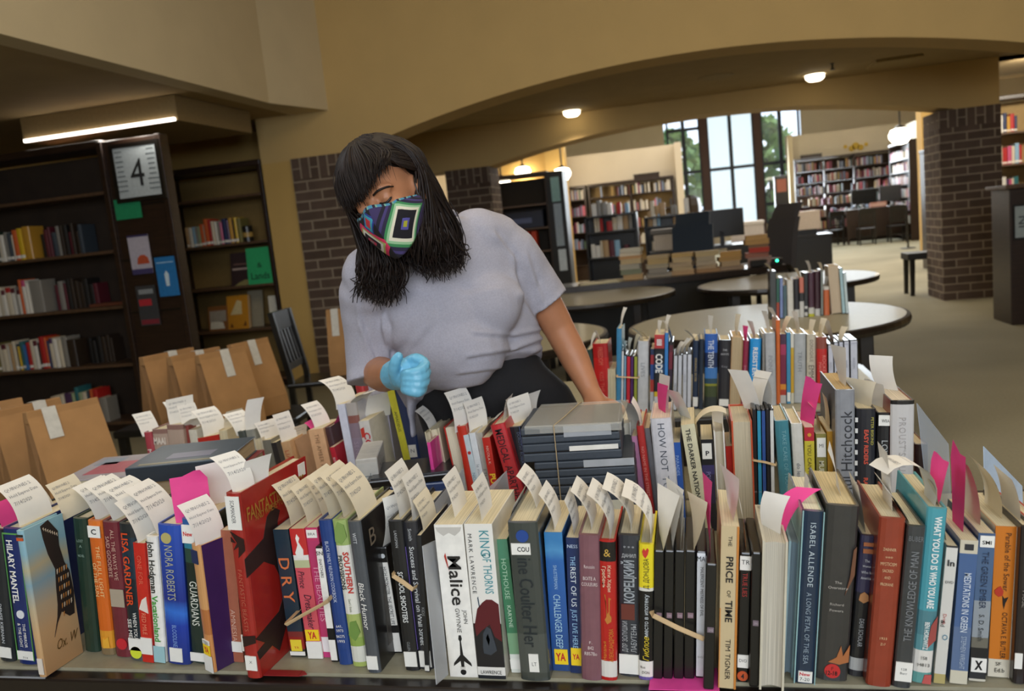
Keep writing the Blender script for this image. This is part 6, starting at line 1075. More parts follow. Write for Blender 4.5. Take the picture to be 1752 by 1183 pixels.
R('i2', 'I', (1078, 402), (1180, 372), (1100, 560), 'h', [(0, '#d5cdb9'), (.45, '#2a2a3a'), (.55, '#b09a8c'), (.9, '#8c6a62')], None, 'brown and cream boxed set with pale capitals behind the flat stack', [('MAAI', .62, .88, '#e0d6cc', 'h', .8, 0, {'b': .03})], [('spine_band', .1, .35, .08, .42, '#d9cdb0'), ('spine_band', .42, .5, .08, .42, '#2f3a6a'), ('spine_band', .55, .85, .08, .42, '#d9cdb0')], Y=2.3, d=.16)
R('i3', 'I', (1182, 372), (1290, 330), (1205, 560), 'h', [(0, '#d5cdb9'), (.4, '#1c1b1f'), (.55, '#b09a8c'), (.9, '#8c6a62')], None, 'dark and cream boxed set beside the pale-lettered one', [], [('spine_band', .1, .4, .08, .38, '#d9cdb0')], Y=2.3, d=.16)
for i, (tl, tr, bl, kd, sp, lb) in enumerate((((1300, 372), (1340, 362), (1320, 520), 'h', '#8a3a33', 'dark red book among the slips behind the flat stack'), ((1345, 402), (1400, 392), (1365, 520), 'p', '#d5d0c2', 'off-white paperback among the slips behind the flat stack'), ((1404, 462), (1560, 440), (1420, 520), 'p', '#b8281f', 'scarlet paperback among the slips behind the flat stack'), ((1565, 400), (1620, 380), (1580, 500), 'f', '#cdbfa0', 'page-edge book among the slips behind the flat stack'))):
    R('i%d' % (4+i), 'I', tl, tr, bl, kd, sp, sp, lb, [], [], Y=2.32, d=.13)
for i, (tl, tr, bl, kd, sp, lb) in enumerate((((20, 500), (70, 480), (60, 640), 'h', '#4a4f4a', 'dark grey-green book past the slate stack'), ((75, 490), (140, 470), (110, 640), 'h', '#8f8f86', 'grey book past the slate stack'), ((145, 545), (200, 530), (175, 700), 'f', '#cfc6b2', 'cream page-edge book past the slate stack'), ((205, 560), (260, 545), (240, 720), 'p', '#7c7a70', 'stone-grey paperback before the tan paperback'), ((262, 580), (300, 570), (300, 720), 'p', '#2e2b2e', 'blackish thin paperback before the tan paperback'))):
    R('n%d' % i, 'J', tl, tr, bl, kd, sp, sp, lb, [], [], Y=2.2, d=.13)
# audiobook box, flat black case and blue disc box between the groups
CUR_GROUP[0] = 'boxes on the front table'
p0_ = atY(*px('J', (985, 900)), 1.80)
t = empty('audiobook_box', (-.78, 1.68, TZ), (0, 0, .28), 'pale audiobook box lettered Talking beside the blue disc box', 'box')
MB().box(0, .05, 0, .16, 0, .2, mat('#c9c5bd', .5), .003).build('box_shell', t); MB().box(.002, .048, -.0007, 0, .01, .19, mat('#d0cec8', .5)).build('front_panel', t)
mb = MB(); put_text(mb, 'Talking', (.0507, .08, .165), .1, .022, mat('#8b877c'), Vector((0, 1, 0)), Vector((0, 0, 1))); put_text(mb, 'Talking', (.025, -.0015, .13), .07, .016, mat('#8b9494'), *DIRS['d']); put_text(mb, 'N', (.025, -.0015, .06), .014, .014, mat('#44484a'), *DIRS['h']); mb.build('box_lettering', t)
t = empty('disc_box', (-.70, 1.66, TZ), (0, 0, .2), 'dark blue disc box with white label lying under the black case', 'box')
MB().box(0, .15, 0, .14, 0, .14, mat('#2b3f6e', .4, coat=.3), .004).build('box_shell', t); MB().box(.06, .13, -.0008, 0, .095, .12, mat(W_)).box(.045, .07, -.0008, 0, .09, .125, mat('#b9c3d8')).build('box_label', t)
mb = MB(); put_text(mb, 'NEW', (.11, -.0016, .1075), .03, .014, mat('#333333'), *DIRS['h']); mb.build('box_lettering', t)
t = empty('flat_case', (-.745, 1.645, TZ+.1405), (0, 0, .25), 'flat black case lying across the blue disc box', 'case'); MB().box(0, .2, 0, .15, 0, .018, M_CASE, .004).build('case_shell', t); MB().box(.01, .19, .01, .14, .018, .02, mat('#26282c', .3, coat=.4)).build('case_lid', t)
# clear plastic bits
def psheet(pts, D, label, m=None, th=.0012, stand=False):
    P = [atD(x, y, dd) for (x, y), dd in zip(pts, D)]
    if stand: P[1].z = P[3].z = TZ
    return sheet3('plastic_sleeve', P, th, m or M_CLEARB, label, 'plastic sleeve', None)
psheet([(1568, 690), (1592, 868), (1622, 760), (1628, 876)], [1.62, 1.6, 1.75, 1.7], 'clear plastic hanging sleeve past the thick pale grey hardcover', stand=True)
psheet([(1682, 764), (1684, 862), (1748, 832), (1750, 880)], [1.4, 1.38, 1.5, 1.48], 'pale blue plastic corner sticking up at the end of the front row', mat('#b9cbe0', .3, coat=.5), stand=True)
psheet([(722, 935), (746, 1172), (744, 925), (766, 1155)], [1.235, 1.205, 1.28, 1.25], 'frosted plastic sleeve hanging beside the white sword paperback', glass_mat('#c9ccd0', .35, .6, 'frost'))
psheet([(742, 862), (748, 882), (792, 802), (797, 846)], [1.36, 1.36, 1.5, 1.5], 'translucent grey plastic flap behind the white sword paperback', glass_mat('#b9bcc4', .3, .55, 'frost'))
psheet([(812, 858), (820, 872), (866, 806), (872, 850)], [1.36, 1.36, 1.5, 1.5], 'translucent grey plastic flap behind the hooded-figure paperback', glass_mat('#b9bcc4', .3, .55, 'frost'))
# rubber bands
def band(pts, Y, label, back=.13, r=(.0035, .0008)):
    P = [atY(x, y, Y) for x, y in pts]; a, b = P[0], P[-1]
    loop = [a+Vector((-.002, back, 0)), a+Vector((-.003, .01, 0))] + P + [b+Vector((.003, .01, 0)), b+Vector((.002, back, 0))]
    tag(MB().tube(loop, r, mat('#c3a67c', .7), 8).build('elastic_band'), label, 'elastic band')
band([(489, 1070), (520, 1052), (553, 1034)], 1.135, 'tan elastic band round the blue-grey orange-lettered and pink paperbacks'); band([(673, 986), (690, 997), (706, 1009)], 1.138, 'tan elastic band round the two black hardcovers')
band([(1118, 1054), (1160, 1075), (1204, 1094)], 1.122, 'tan elastic band slanting across the black disc cases'); band([(1290, 788), (1308, 791), (1327, 796)], 1.693, 'tan elastic band round the five thin disc cases'); band([(1056, 645), (1075, 646), (1091, 647)], 2.80, 'tan elastic band round the coloured disc cases in the third row', .12)
# bits at the table edge
o = MB().prism([(-.05, -.03), (.05, -.03), (.052, .03), (-.048, .03)], 0, .0015, mat('#e2459a', .7)).build('pink_slip'); p = atZ(1170, 1176, TZ); o.location = (p.x, p.y+.02, TZ); tag(o, 'pink slip lying at the table edge under the black disc cases', 'slip')
p = atZ(480, 1160, TZ); o = MB().box(-.035, .03, -.008, .008, 0, .0016, mat('#8c1d1f', .6), 0).prism([(.03, -.008), (.042, -.002), (.032, .008)], 0, .0016, mat('#8c1d1f', .6)).build('ribbon'); o.location = (p.x, p.y+.012, TZ); tag(o, 'dark red ribbon end lying under the red bird book', 'ribbon')
# ---------------------------------------------------------------- paper slips standing out of the books
M_SLIP = mat('#ebe8e1', .85, var=.03, scale=30); M_SLIPC = mat('#e3d9c2', .85, var=.03, scale=30); M_PINK = mat('#e8468f', .7, var=.04); M_INK = mat('#8a8a8d', .8, var=0)
SLIPM = {'w': M_SLIP, 'c': M_SLIPC, 'p': M_PINK}
LINES = (('QUINONES 2', .80, .16), ('Hold Expires Date', .66, .11), ('7/14/2020', .50, .14))
def slip(key, label, y0=.05, wid=.07, L=.075, th=(-.1, -.9), tw=(0, 0), col='w', xf=.5, text=None, sink=.03, mirror=False, notch=False):
    t, M, w, h, d = BOOKS[key]; nu, nv = 3, 10
    base = M @ Vector((w*xf, y0+wid/2, h-.004)); th0, th1 = th
    TL = L+.012; x_ray = base.x
    def P(s, v):
        n = 12; x = z = 0; k = v*n
        for i in range(n):
            f = max(0, min(1, k-i)); a = th0+(th1-th0)*((i+.5)/n)**1.3
            x += math.sin(a)*TL/n*f; z += math.cos(a)*TL/n*f
        ph = tw[0]+(tw[1]-tw[0])*v; e = (s-.5)*wid
        return Vector((x+e*math.sin(ph), e*math.cos(ph), z-.012))
    if base.x*1.0 < -.15*base.y: tw = (-tw[0], -tw[1])
    m = SLIPM[col]; vs = [P(i/nu, j/nv) for j in range(nv+1) for i in range(nu+1)]; fs = [(j*(nu+1)+i, j*(nu+1)+i+1, (j+1)*(nu+1)+i+1, (j+1)*(nu+1)+i) for j in range(nv) for i in range(nu)]
    if notch: vs[-1] += Vector((0, -.3*wid, .15*L)); vs[-2] += Vector((0, 0, .1*L))
    mb = MB(); mb.add(vs, fs, m)
    root = empty('paper_slip', base, (0, 0, 0), label, 'slip', 'slips tucked into the books')
    o = mb.build('slip_sheet', root, smooth=True)
    if text is None: text = col != 'p'
    if text:
        tb = MB()
        for s_, tc, cap in LINES:
            g, f, tw_ = text_geo(s_, .0, 0, 1, 1); sc = min(.085*L, .8*wid/tw_); q = []
            for x, y in g:
                ss = .08 + x*sc/wid
                if mirror: ss = 1-ss
                vv = tc + y*sc/TL; p = P(ss, vv); e = 1e-3
                nrm = (P(ss, vv+e)-p).cross(P(ss+e, vv)-p).normalized()
                if nrm.x < 0: nrm = -nrm
                q.append(p + nrm*(.0005 if not mirror else -.0005))
            tb.add(q, f, M_INK)
        tb.build('printed_lines', root)
    return root
SL = [('a1', 'hot-pink slip in the black hardcover at the frame edge', dict(col='p', y0=.02, wid=.05, L=.045, th=(-.1, -.5))), ('a1', 'white slip in the black hardcover at the frame edge', dict(y0=.07, L=.07, xf=.7, th=(-.3, -.9))),
 ('a2', 'white printed slip in the navy green-framed book', dict(y0=.02, wid=.078, L=.085, th=(.05, -1.0))), ('a3', 'cream slip in the dark butterfly book', dict(col='c', y0=.09, wid=.07, L=.06, th=(-.1, -.7))), ('a4', 'white slip in the plain dark green hardcover', dict(y0=.05, wid=.075, L=.06, th=(-.2, -1.1))),
 ('a5', 'white printed slip in the orange C-labelled book', dict(y0=.01, wid=.075, L=.075, th=(-.1, -1.0))), ('a6', 'white printed slip in the maroon photo-spined book', dict(y0=.015, wid=.075, L=.085, th=(-.2, -1.1))), ('a7', 'wide white slip in the dark blue orange-lettered book', dict(y0=.02, wid=.08, L=.085, th=(-.2, -1.25))), ('a8', 'drooping white slip in the thin red paperback', dict(y0=.0, wid=.07, L=.085, th=(.0, -.85))), ('a9', 'white slip bent over in the white green-lettered book', dict(y0=.02, wid=.07, L=.1, th=(-.1, -1.1))),
 ('a10', 'white slip in the thick royal blue book', dict(y0=.1, wid=.06, L=.035, th=(-.2, -.9))), ('a11', 'big hot-pink note in the dark green book with blue head', dict(col='p', y0=.0, wid=.06, L=.07, th=(-.02, .05), tw=(-1.1, -1.1), xf=.15, notch=True)), ('a11', 'white slip behind the big hot-pink note', dict(y0=.06, wid=.07, L=.075, th=(-.05, 0), tw=(-.8, -.8), text=False)), ('a12', 'white printed slip in the purple-boarded teen book', dict(y0=.0, wid=.06, L=.078, th=(.1, -.7), tw=(-.3, -.3))),
 ('b2', 'white slip curling out of the big red bird book', dict(y0=.01, wid=.045, L=.07, th=(.1, -1.0), tw=(-.3, -.5))), ('b2', 'second white slip further back in the big red bird book', dict(y0=.04, wid=.05, L=.045, th=(.1, .4), tw=(-.4, -.5), text=False)),
 ('b3', 'cream printed slip in the orange-lettered dark paperback', dict(col='c', y0=.02, wid=.075, L=.085, th=(.1, -.8), xf=.8)), ('b4', 'cream slip in the red and pink comic paperback', dict(col='c', y0=.03, wid=.07, L=.07, th=(0, -.7), xf=.7)), ('b5', 'cream slip in the magenta paperback', dict(col='c', y0=.05, wid=.07, L=.07, th=(-.1, -.6))), ('b7', 'cream printed slip in the blue cloth cookbook', dict(col='c', y0=.02, wid=.078, L=.08, th=(.05, -.9))), ('b8', 'wide cream slip in the leaf-green cookbook', dict(col='c', y0=.02, wid=.085, L=.085, th=(0, -.9))), ('b9', 'long cream slip in the grey italic-titled book', dict(col='c', y0=.02, wid=.08, L=.085, th=(-.1, -.9))),
 ('b10', 'white slip folded in the small black white-spined case', dict(y0=.0, wid=.05, L=.09, th=(.5, -.1), tw=(-.2, -.6))), ('b11', 'white printed slip in the black white-capitals book', dict(y0=.02, wid=.08, L=.08, th=(.1, -.5))), ('b12', 'white printed slip in the charcoal finance book', dict(y0=.01, wid=.08, L=.075, th=(.15, -.4))), ('b13', 'yellowish printed slip in the very thin black paperback', dict(col='c', y0=.02, wid=.07, L=.055, th=(.1, -.5))),
 ('c1', 'white printed slip in the white sword paperback', dict(y0=.03, wid=.072, L=.068, th=(0, -.4), xf=.55)), ('c2', 'white printed slip in the white hooded-figure paperback', dict(y0=.01, wid=.07, L=.062, th=(.1, -.4), xf=.55)), ('c3', 'grey-white slip in the green fading paperback', dict(y0=.03, wid=.1, L=.05, th=(.2, .4), text=False)), ('c4', 'white printed slip in the thick blue-dotted book', dict(y0=.07, wid=.07, L=.062, th=(0, -.9), xf=.7)),
 ('c5', 'white printed slip in the blue watercolour paperback', dict(y0=.01, wid=.07, L=.065, th=(.1, -.7))), ('c6', 'white slip in the navy mixed-capitals paperback', dict(y0=.01, wid=.065, L=.06, th=(.1, -.4))), ('c7', 'white printed slip in the mauve French book', dict(y0=.03, wid=.075, L=.07, th=(.1, -.9))), ('c8', 'white printed slip in the red ampersand book', dict(y0=.0, wid=.078, L=.085, th=(.3, -1.0))), ('c9', 'white printed slip in the three-star charcoal book', dict(y0=.02, wid=.08, L=.085, th=(.2, -1.2))), ('c10', 'white printed slip in the yellow and black Russian book', dict(y0=.0, wid=.08, L=.095, th=(.4, -1.25))),
 ('d2', 'upright white slip in the black case touching the yellow book', dict(y0=.0, wid=.07, L=.085, th=(.15, .25), tw=(-.05, -.5), text=False)), ('d3', 'upright white slip in the second plain black case', dict(y0=.01, wid=.07, L=.09, th=(.15, .1), tw=(.0, -.4), text=False)), ('d4', 'upright white slip in the third plain black case', dict(y0=.0, wid=.07, L=.085, th=(.1, -.1), tw=(.1, -.3), text=False)), ('d5', 'pinkish-white bent slip beside the MA case', dict(col='c', y0=.0, wid=.06, L=.075, th=(.3, .0), tw=(.1, -.5), text=False)), ('d7', 'narrow hot-pink slip in the nearest black case', dict(col='p', y0=.02, wid=.05, L=.115, th=(-.02, .08), tw=(.05, -.25))),
 ('d8', 'white slip in the tan bold-titled paperback', dict(y0=.02, wid=.08, L=.065, th=(.2, -.1), tw=(0, -.3), text=False)), ('d9', 'small white slip in the TR case', dict(y0=.01, wid=.06, L=.065, th=(.1, -.2), text=False)), ('d11', 'white square slip in the worn page-edge book', dict(y0=.03, wid=.042, L=.055, th=(-.1, .5), tw=(-.5, -.9), text=False)), ('d11', 'hot-pink slip in the worn page-edge book', dict(col='p', y0=.05, wid=.035, L=.075, th=(.2, 1.2), tw=(-.6, -1.2), xf=.7)), ('d13', 'thin white slip in the pale green jacketed book', dict(y0=.06, wid=.04, L=.03, th=(0, .2), text=False)),
 ('e1', 'narrow white slip in the very thick charcoal book', dict(y0=.05, wid=.05, L=.07, th=(.0, -.3), tw=(0, .2), xf=.65, text=False)), ('e2', 'white slip in the narrow flower-ornament book', dict(y0=.02, wid=.07, L=.07, th=(-.05, -.15), text=False)), ('e3', 'upright white slip in the rust-red cloth book', dict(y0=.04, wid=.06, L=.085, th=(.0, -.1), xf=.75, text=False)), ('e4', 'white printed slip leaning from the dark grey cloth book', dict(y0=.02, wid=.09, L=.055, th=(-.3, -.7), text=False)),
 ('e5', 'large white slip curling over the turquoise book', dict(y0=.02, wid=.05, L=.115, th=(.45, -2.5), tw=(0, -.3), xf=.35, mirror=True)), ('e5', 'hot-pink folded slip in the turquoise book', dict(col='p', y0=.03, wid=.04, L=.06, th=(.1, .2), tw=(-.0, -.3), xf=.8, notch=True)), ('e6', 'pale pink slip behind the white disc sleeve', dict(col='c', y0=.02, wid=.07, L=.085, th=(-.1, -.25), text=False)), ('e7', 'tall hot-pink slip in the slate-blue paperback', dict(col='p', y0=.03, wid=.045, L=.11, th=(.05, -.0), tw=(-.0, -.15), notch=True)), ('e8', 'cream slip bending from the large X book', dict(col='c', y0=.03, wid=.07, L=.09, th=(.1, -.4), text=False)), ('e9', 'cream curled slip in the orange paperback', dict(col='c', y0=.03, wid=.07, L=.08, th=(.2, -.7), text=False)), ('e10', 'white slip at the frame edge in the black-brown book', dict(y0=.03, wid=.07, L=.06, th=(.1, -.4), text=False)),
 # second row
 ('j2', 'white slip over the hot-pink booklet, second row', dict(y0=.02, wid=.06, L=.06, th=(-.1, -1.0))), ('j4', 'hot-pink note standing above the red-boarded pages', dict(col='p', y0=.1, wid=.08, L=.07, th=(-.1, .3), tw=(-.9, -.9))), ('j5', 'white printed slip in the orange-red cloth book', dict(y0=.0, wid=.07, L=.085, th=(.1, -.5), tw=(-.5, -.5))), ('j5', 'cream slip behind the printed one in the orange-red cloth book', dict(col='c', y0=.1, wid=.06, L=.06, th=(0, -.3), tw=(-.5, -.5))), ('f3', 'white printed slip in the thin white paperback', dict(y0=.02, wid=.07, L=.07, th=(.1, -.3), tw=(-.4, -.4))), ('f4', 'white bent slip over the short red paperback', dict(y0=.02, wid=.07, L=.05, th=(.4, 1.2))), ('f6', 'white slip in the red medical book', dict(y0=.05, wid=.07, L=.05, th=(.1, .4))), ('f7', 'white printed slip in the black book by the strapped cases', dict(y0=.03, wid=.08, L=.06, th=(.1, -.2), tw=(-.5, -.5))), ('f7', 'white slip at the far end of the black book by the strapped cases', dict(y0=.13, wid=.06, L=.05, th=(.1, .5), tw=(-.5, -.5), text=False)),
 ('f10', 'white printed slip above the mauve-pink paperback', dict(y0=.02, wid=.08, L=.07, th=(.2, -.6), tw=(-.5, -.5), xf=.2)), ('f11', 'white slip drooping before the crimson book', dict(y0=.0, wid=.06, L=.06, th=(.1, -.6), text=False)), ('f13', 'hot-pink slip in the thick white diet book', dict(col='p', y0=.06, wid=.05, L=.06, th=(.0, .2), tw=(-.3, -.5))), ('f13', 'upright white slip in the thick white diet book', dict(y0=.09, wid=.05, L=.075, th=(.1, .15), tw=(-.5, -.5), text=False)), ('f14', 'white and pink slip over the short blue paperback', dict(y0=.03, wid=.06, L=.07, th=(.1, .15), text=False)), ('g1', 'white slip in the cream bold-capitals paperback', dict(y0=.04, wid=.06, L=.07, th=(-.3, -.5), tw=(-.4, -.6), text=False)), ('g1', 'cream slip drooping over the P book', dict(col='c', y0=.02, wid=.05, L=.075, th=(.4, 2.2), xf=.9, text=False)), ('g3', 'small white slip in the white-boarded page-edge book', dict(y0=.06, wid=.04, L=.035, th=(0, .1), tw=(-.6, -.6), text=False)), ('g4', 'white pointed slip over the small bright red paperback', dict(y0=.02, wid=.05, L=.06, th=(.2, -.3), text=False)),
 ('g60', 'white slip standing over the first banded case', dict(y0=.03, wid=.05, L=.08, th=(-.2, -.4), tw=(-.7, -.9), text=False)), ('g61', 'white curled slip over the turquoise banded case', dict(y0=.03, wid=.05, L=.075, th=(.0, .5), tw=(-.3, -.6), text=False)), ('g63', 'white folded slip over the middle banded case', dict(y0=.03, wid=.05, L=.06, th=(.2, -.5), tw=(-.3, -.6), text=False)), ('g9', 'hot-pink slip in the yellow crimson-headed paperback', dict(col='p', y0=.02, wid=.05, L=.09, th=(.1, .3), tw=(-.4, -.6), notch=True)), ('g10', 'cream slip curled over the olive paperback', dict(col='c', y0=.02, wid=.06, L=.07, th=(.2, -.8), text=False)), ('g11', 'pinkish slip leaning from the mustard-gold paperback', dict(col='c', y0=.02, wid=.06, L=.07, th=(.1, -.2), text=False)),
 ('h1', 'upright white slip in the tall silver-grey book', dict(y0=.05, wid=.06, L=.08, th=(-.05, -.1), tw=(.0, -.35), xf=.75, text=False)), ('h2', 'cream crumpled slip in the near-black film book', dict(col='c', y0=.03, wid=.08, L=.05, th=(-.1, .3), tw=(-.4, -.6), text=False)), ('h3', 'white pointed slip in the black grey-capitals book', dict(y0=.05, wid=.06, L=.05, th=(.0, -.2), tw=(-.4, -.5), text=False, notch=True)), ('h4', 'upright white slip in the thick pale grey book', dict(y0=.1, wid=.05, L=.075, th=(-.4, .1), tw=(-.7, -.9), xf=.6, text=False)),
 # side table
 ('m1', 'white slip with pink behind the peach paperback', dict(y0=.02, wid=.06, L=.08, th=(-.1, -.8), tw=(-.4, -.4))), ('m1', 'hot-pink slip at the head of the peach paperback', dict(col='p', y0=.01, wid=.04, L=.03, th=(-.3, -1.0), xf=.2)), ('m2', 'hot-pink slip beside the tall lilac-white binder', dict(col='p', y0=.03, wid=.05, L=.05, th=(.4, .8))), ('m5b', 'white printed slip curling from the tall lilac-white binder', dict(y0=.0, wid=.07, L=.09, th=(.1, -1.2), tw=(-.5, -.5))), ('m5', 'long white printed slip in the mauve-spined book', dict(y0=.0, wid=.075, L=.06, th=(.5, 1.6), tw=(-.3, -.3))), ('m6', 'white slip with teal picture over the red-C paperback', dict(y0=.06, wid=.08, L=.06, th=(.1, .5), tw=(-.7, -.7), text=False)), ('m7', 'white printed slip over the tan red-capitals paperback', dict(y0=.0, wid=.06, L=.085, th=(-.1, -.3), tw=(-.4, -.4))), ('m8', 'pinkish slip over the tan page edges', dict(col='c', y0=.02, wid=.05, L=.04, th=(0, .4), tw=(-.4, -.4))), ('m11', 'crumpled white slips standing under the forearm', dict(y0=.04, wid=.08, L=.09, th=(-.2, .1), tw=(-.6, -.9))), ('m12', 'white slip over the red and white back book', dict(y0=.02, wid=.06, L=.05, th=(-.1, -.6))),
 ('i1', 'white printed slip on the dark picture case', dict(y0=.0, wid=.06, L=.07, th=(-.2, -.5), tw=(-.6, -.6), xf=.3)), ('i2', 'bluish-white slip over the pale-capitals boxed set', dict(y0=.06, wid=.06, L=.085, th=(.1, -.6), tw=(-.5, -.9), xf=.9)), ('i3', 'white printed slip in the dark and cream boxed set', dict(y0=.01, wid=.09, L=.085, th=(-.1, .1), tw=(-.6, -.6))), ('i3', 'white slip low beside the dark and cream boxed set', dict(y0=.0, wid=.08, L=.05, th=(.9, 1.2), tw=(-.6, -.6), xf=1.0)), ('i4', 'white printed slip in the dark red back book', dict(y0=.0, wid=.06, L=.07, th=(.1, -.3), tw=(-.6, -.6))), ('i6', 'long white slip curling from the scarlet paperback', dict(y0=.0, wid=.08, L=.1, th=(.2, -.9), tw=(-.5, -.6))), ('i7', 'cream slip in the page-edge back book', dict(col='c', y0=.02, wid=.06, L=.06, th=(.1, .5), tw=(-.5, -.5))), ('n0', 'white slip in the dark grey-green book', dict(y0=.0, wid=.07, L=.07, th=(-.2, -.9), tw=(-.5, -.5))), ('n1', 'tall bluish-white curled slip in the grey book', dict(y0=.0, wid=.05, L=.1, th=(.0, .5), tw=(-.5, -.9), text=False)), ('n3', 'white printed slip over the stone-grey paperback', dict(y0=.0, wid=.07, L=.06, th=(-.1, -.5), tw=(-.5, -.5)))]
# third row and the round-table row: shorter, smaller in view
S3 = [('k2', 'the thick bright red hardcover', 'w', (-.1, -.5)), ('k1', 'the dark green book by the bare arm', 'w', (.1, .6)), ('k4', 'the tall blue book in the third row', 'w', (.1, .5)), ('k6', 'the pale blue disc case', 'w', (-.2, .3)), ('k7', 'the red disc case', 'w', (-.1, .4)), ('k8', 'the purple disc case', 'c', (.1, .5)), ('k9', 'the olive disc case', 'w', (.1, .6)), ('k10', 'the white-grey thick hardcover', 'w', (-.2, -1.1)), ('k11', 'the striped thin paperback', 'c', (-.2, -.9)), ('k12', 'the red-headed splash paperback', 'w', (-.1, .3)), ('k13', 'the azure paperback', 'w', (-.1, .5)), ('k14', 'the wine-red disc case', 'w', (.0, -.5)), ('k15', 'the grey-lettered white disc case', 'w', (.2, .8)), ('k16', 'the second white disc case', 'w', (.2, .9)), ('k17', 'the white disc case by the navy books', 'c', (.2, .9)), ('k18', 'the navy gilt hardcover', 'w', (-.3, -1.0)), ('k20', 'the blue to yellow-green hardcover', 'w', (0, .1)), ('k22', 'the tan page-edge book', 'c', (.0, .3)), ('k23', 'the crimson slim hardcover', 'p', (0, .1)), ('l1', 'the sky-blue third-row book', 'w', (-.1, -.3)), ('l3', 'the grey-white third-row book', 'w', (0, -.3)), ('l4', 'the tall orange spine', 'w', (-.2, -.6)), ('l5', 'the multi-coloured paperback', 'c', (.2, .6)), ('l8', 'the pale grey jacketed book', 'w', (0, -.2)), ('l9', 'the cream brown-lettered book', 'c', (.1, .3)), ('l10', 'the brown-headed red book', 'c', (.1, .4)), ('l12', 'the second white-spined disc case', 'w', (-.2, -.3)), ('l13', 'the third white-spined disc case', 'c', (.2, .5)),
 ('r0', 'the first dark grey disc case on the round table', 'c', (-.2, -1.0)), ('r1', 'the green and red thin book on the round table', 'w', (-.3, -.9)), ('r4', 'the white hardcover on the round table', 'c', (-.2, -.6)), ('r6', 'the salmon and black paperback on the round table', 'c', (-.2, -.5)), ('r8', 'the dark plum hardcover on the round table', 'w', (.1, -.5)), ('r10', 'the grey disc case on the round table', 'c', (.2, -.6)), ('r11', 'the orange hardcover on the round table', 'w', (.1, .3))]
for k, lb, kw in SL: slip(k, lb, **kw)
for i, (k, lb, c, th) in enumerate(S3): slip(k, ('hot-pink' if c == 'p' else 'small white' if c == 'w' else 'small cream') + ' slip in ' + lb, y0=.02+.01*(i % 3), wid=.036, L=.05+.012*(i % 3), th=th, tw=(-.1, -.45), col=c, text=False)
# ---------------------------------------------------------------- the person sorting the books
def D(x, y, d): return atD(x, y, d)
def topx(p): v = Vector(p)-CP; k = v.dot(CF); return (IW/2+FPX*v.dot(CR)/k, IH/2-FPX*v.dot(CU)/k)
TO = -CF
def fuse(mb, name, parent, m, voxel, it=6, fac=.5, disp=None, dec=None):
    """merge overlapping shapes into one continuous surface"""
    o = mb.build('shape'); bm = bmesh.new(); bm.from_mesh(o.data); bmesh.ops.remove_doubles(bm, verts=bm.verts, dist=1e-5); bmesh.ops.recalc_face_normals(bm, faces=bm.faces); bm.to_mesh(o.data); bm.free()
    r = o.modifiers.new('r', 'REMESH'); r.mode = 'VOXEL'; r.voxel_size = voxel
    s = o.modifiers.new('s', 'SMOOTH'); s.iterations = it; s.factor = fac
    if dec: d = o.modifiers.new('d', 'DECIMATE'); d.ratio = dec
    me = bpy.data.meshes.new_from_object(o.evaluated_get(bpy.context.evaluated_depsgraph_get())); bpy.data.objects.remove(o)
    me.materials.clear(); me.materials.append(m); me.name = name
    if disp:
        nn = [v.normal.copy() for v in me.vertices]
        for v, n in zip(me.vertices, nn): v.co += n*disp(v.co, n)
    me.polygons.foreach_set('use_smooth', [True]*len(me.polygons)); me.update()
    q = bpy.data.objects.new(name, me); COL.objects.link(q); q.parent = parent; return q
def rings(mb, R_, m, n=28):
    """loft of ellipses: (centre, across half-vector, front half-vector)"""
    vs = []; k = len(R_)
    for c, a, b in R_:
        for j in range(n): q = 2*math.pi*j/n; vs.append(c + a*math.cos(q) + b*math.sin(q))
    fs = [(i*n+j, i*n+(j+1) % n, (i+1)*n+(j+1) % n, (i+1)*n+j) for i in range(k-1) for j in range(n)] + [tuple(range(n))[::-1], tuple(range((k-1)*n, k*n))]
    mb.add(vs, fs, m)
def limb(mb, pts, rad, m, n=16, sub=4):
    P = crom(pts, sub); k = len(P); r = []
    for i in range(k):
        t = i/(k-1)*(len(rad)-1); a = int(min(t, len(rad)-2)); r.append(rad[a]+(rad[a+1]-rad[a])*(t-a))
    mb.tube(P, r, m, n); mb.ball(P[0], r[0]*.99, m, u=14, v=8); mb.ball(P[-1], r[-1]*.99, m, u=14, v=8)
M_SKIN = mat('#b47b58', .5, var=.06, scale=25); M_SHIRT = mat('#a7a5b0', .9, var=.07, scale=260, bump=.12); M_PANTS = mat('#17171a', .8, var=.1, scale=90)
M_GLOVE = mat('#6fb6d6', .38, var=.05, scale=60, bump=.05); M_HAIR = mat('#1e1410', .55, var=.4, scale=30, spec=.3)
AX = (CR*.93 + CU*.35 - TO*.12).normalized()          # across the shoulders, towards the person's left
RSH, LSH = D(636, 470, 1.84), D(846, 414, 1.96)
HC = D(661, 334, 1.70); HS = .9
feet = Vector((D(865, 745, 2.12).x, D(865, 745, 2.12).y, 0))
PERSON = empty('person', feet, (0, 0, 0), 'person in a grey T-shirt and patterned face mask leaning over the books', 'person')
class Off:
    """parts are modelled in room coordinates; the root sits at the feet"""
def attach(o): o.parent = PERSON; o.matrix_parent_inverse = Matrix.Translation(feet).inverted(); return o
def fusep(*a, **k): o = fuse(a[0], a[1], None, *a[2:], **k); return attach(o)
# head frame
FF = (CR*-.20 + CU*-.40 + TO*.86).normalized(); UH = (CR*-.50 + CU*.86 + TO*.38); UH = (UH - FF*UH.dot(FF)).normalized(); LH = UH.cross(FF)
def hp(x, y, z): return HC + (LH*x + FF*y + UH*z)*HS
HM = Matrix((LH*HS, FF*HS, UH*HS)).transposed()
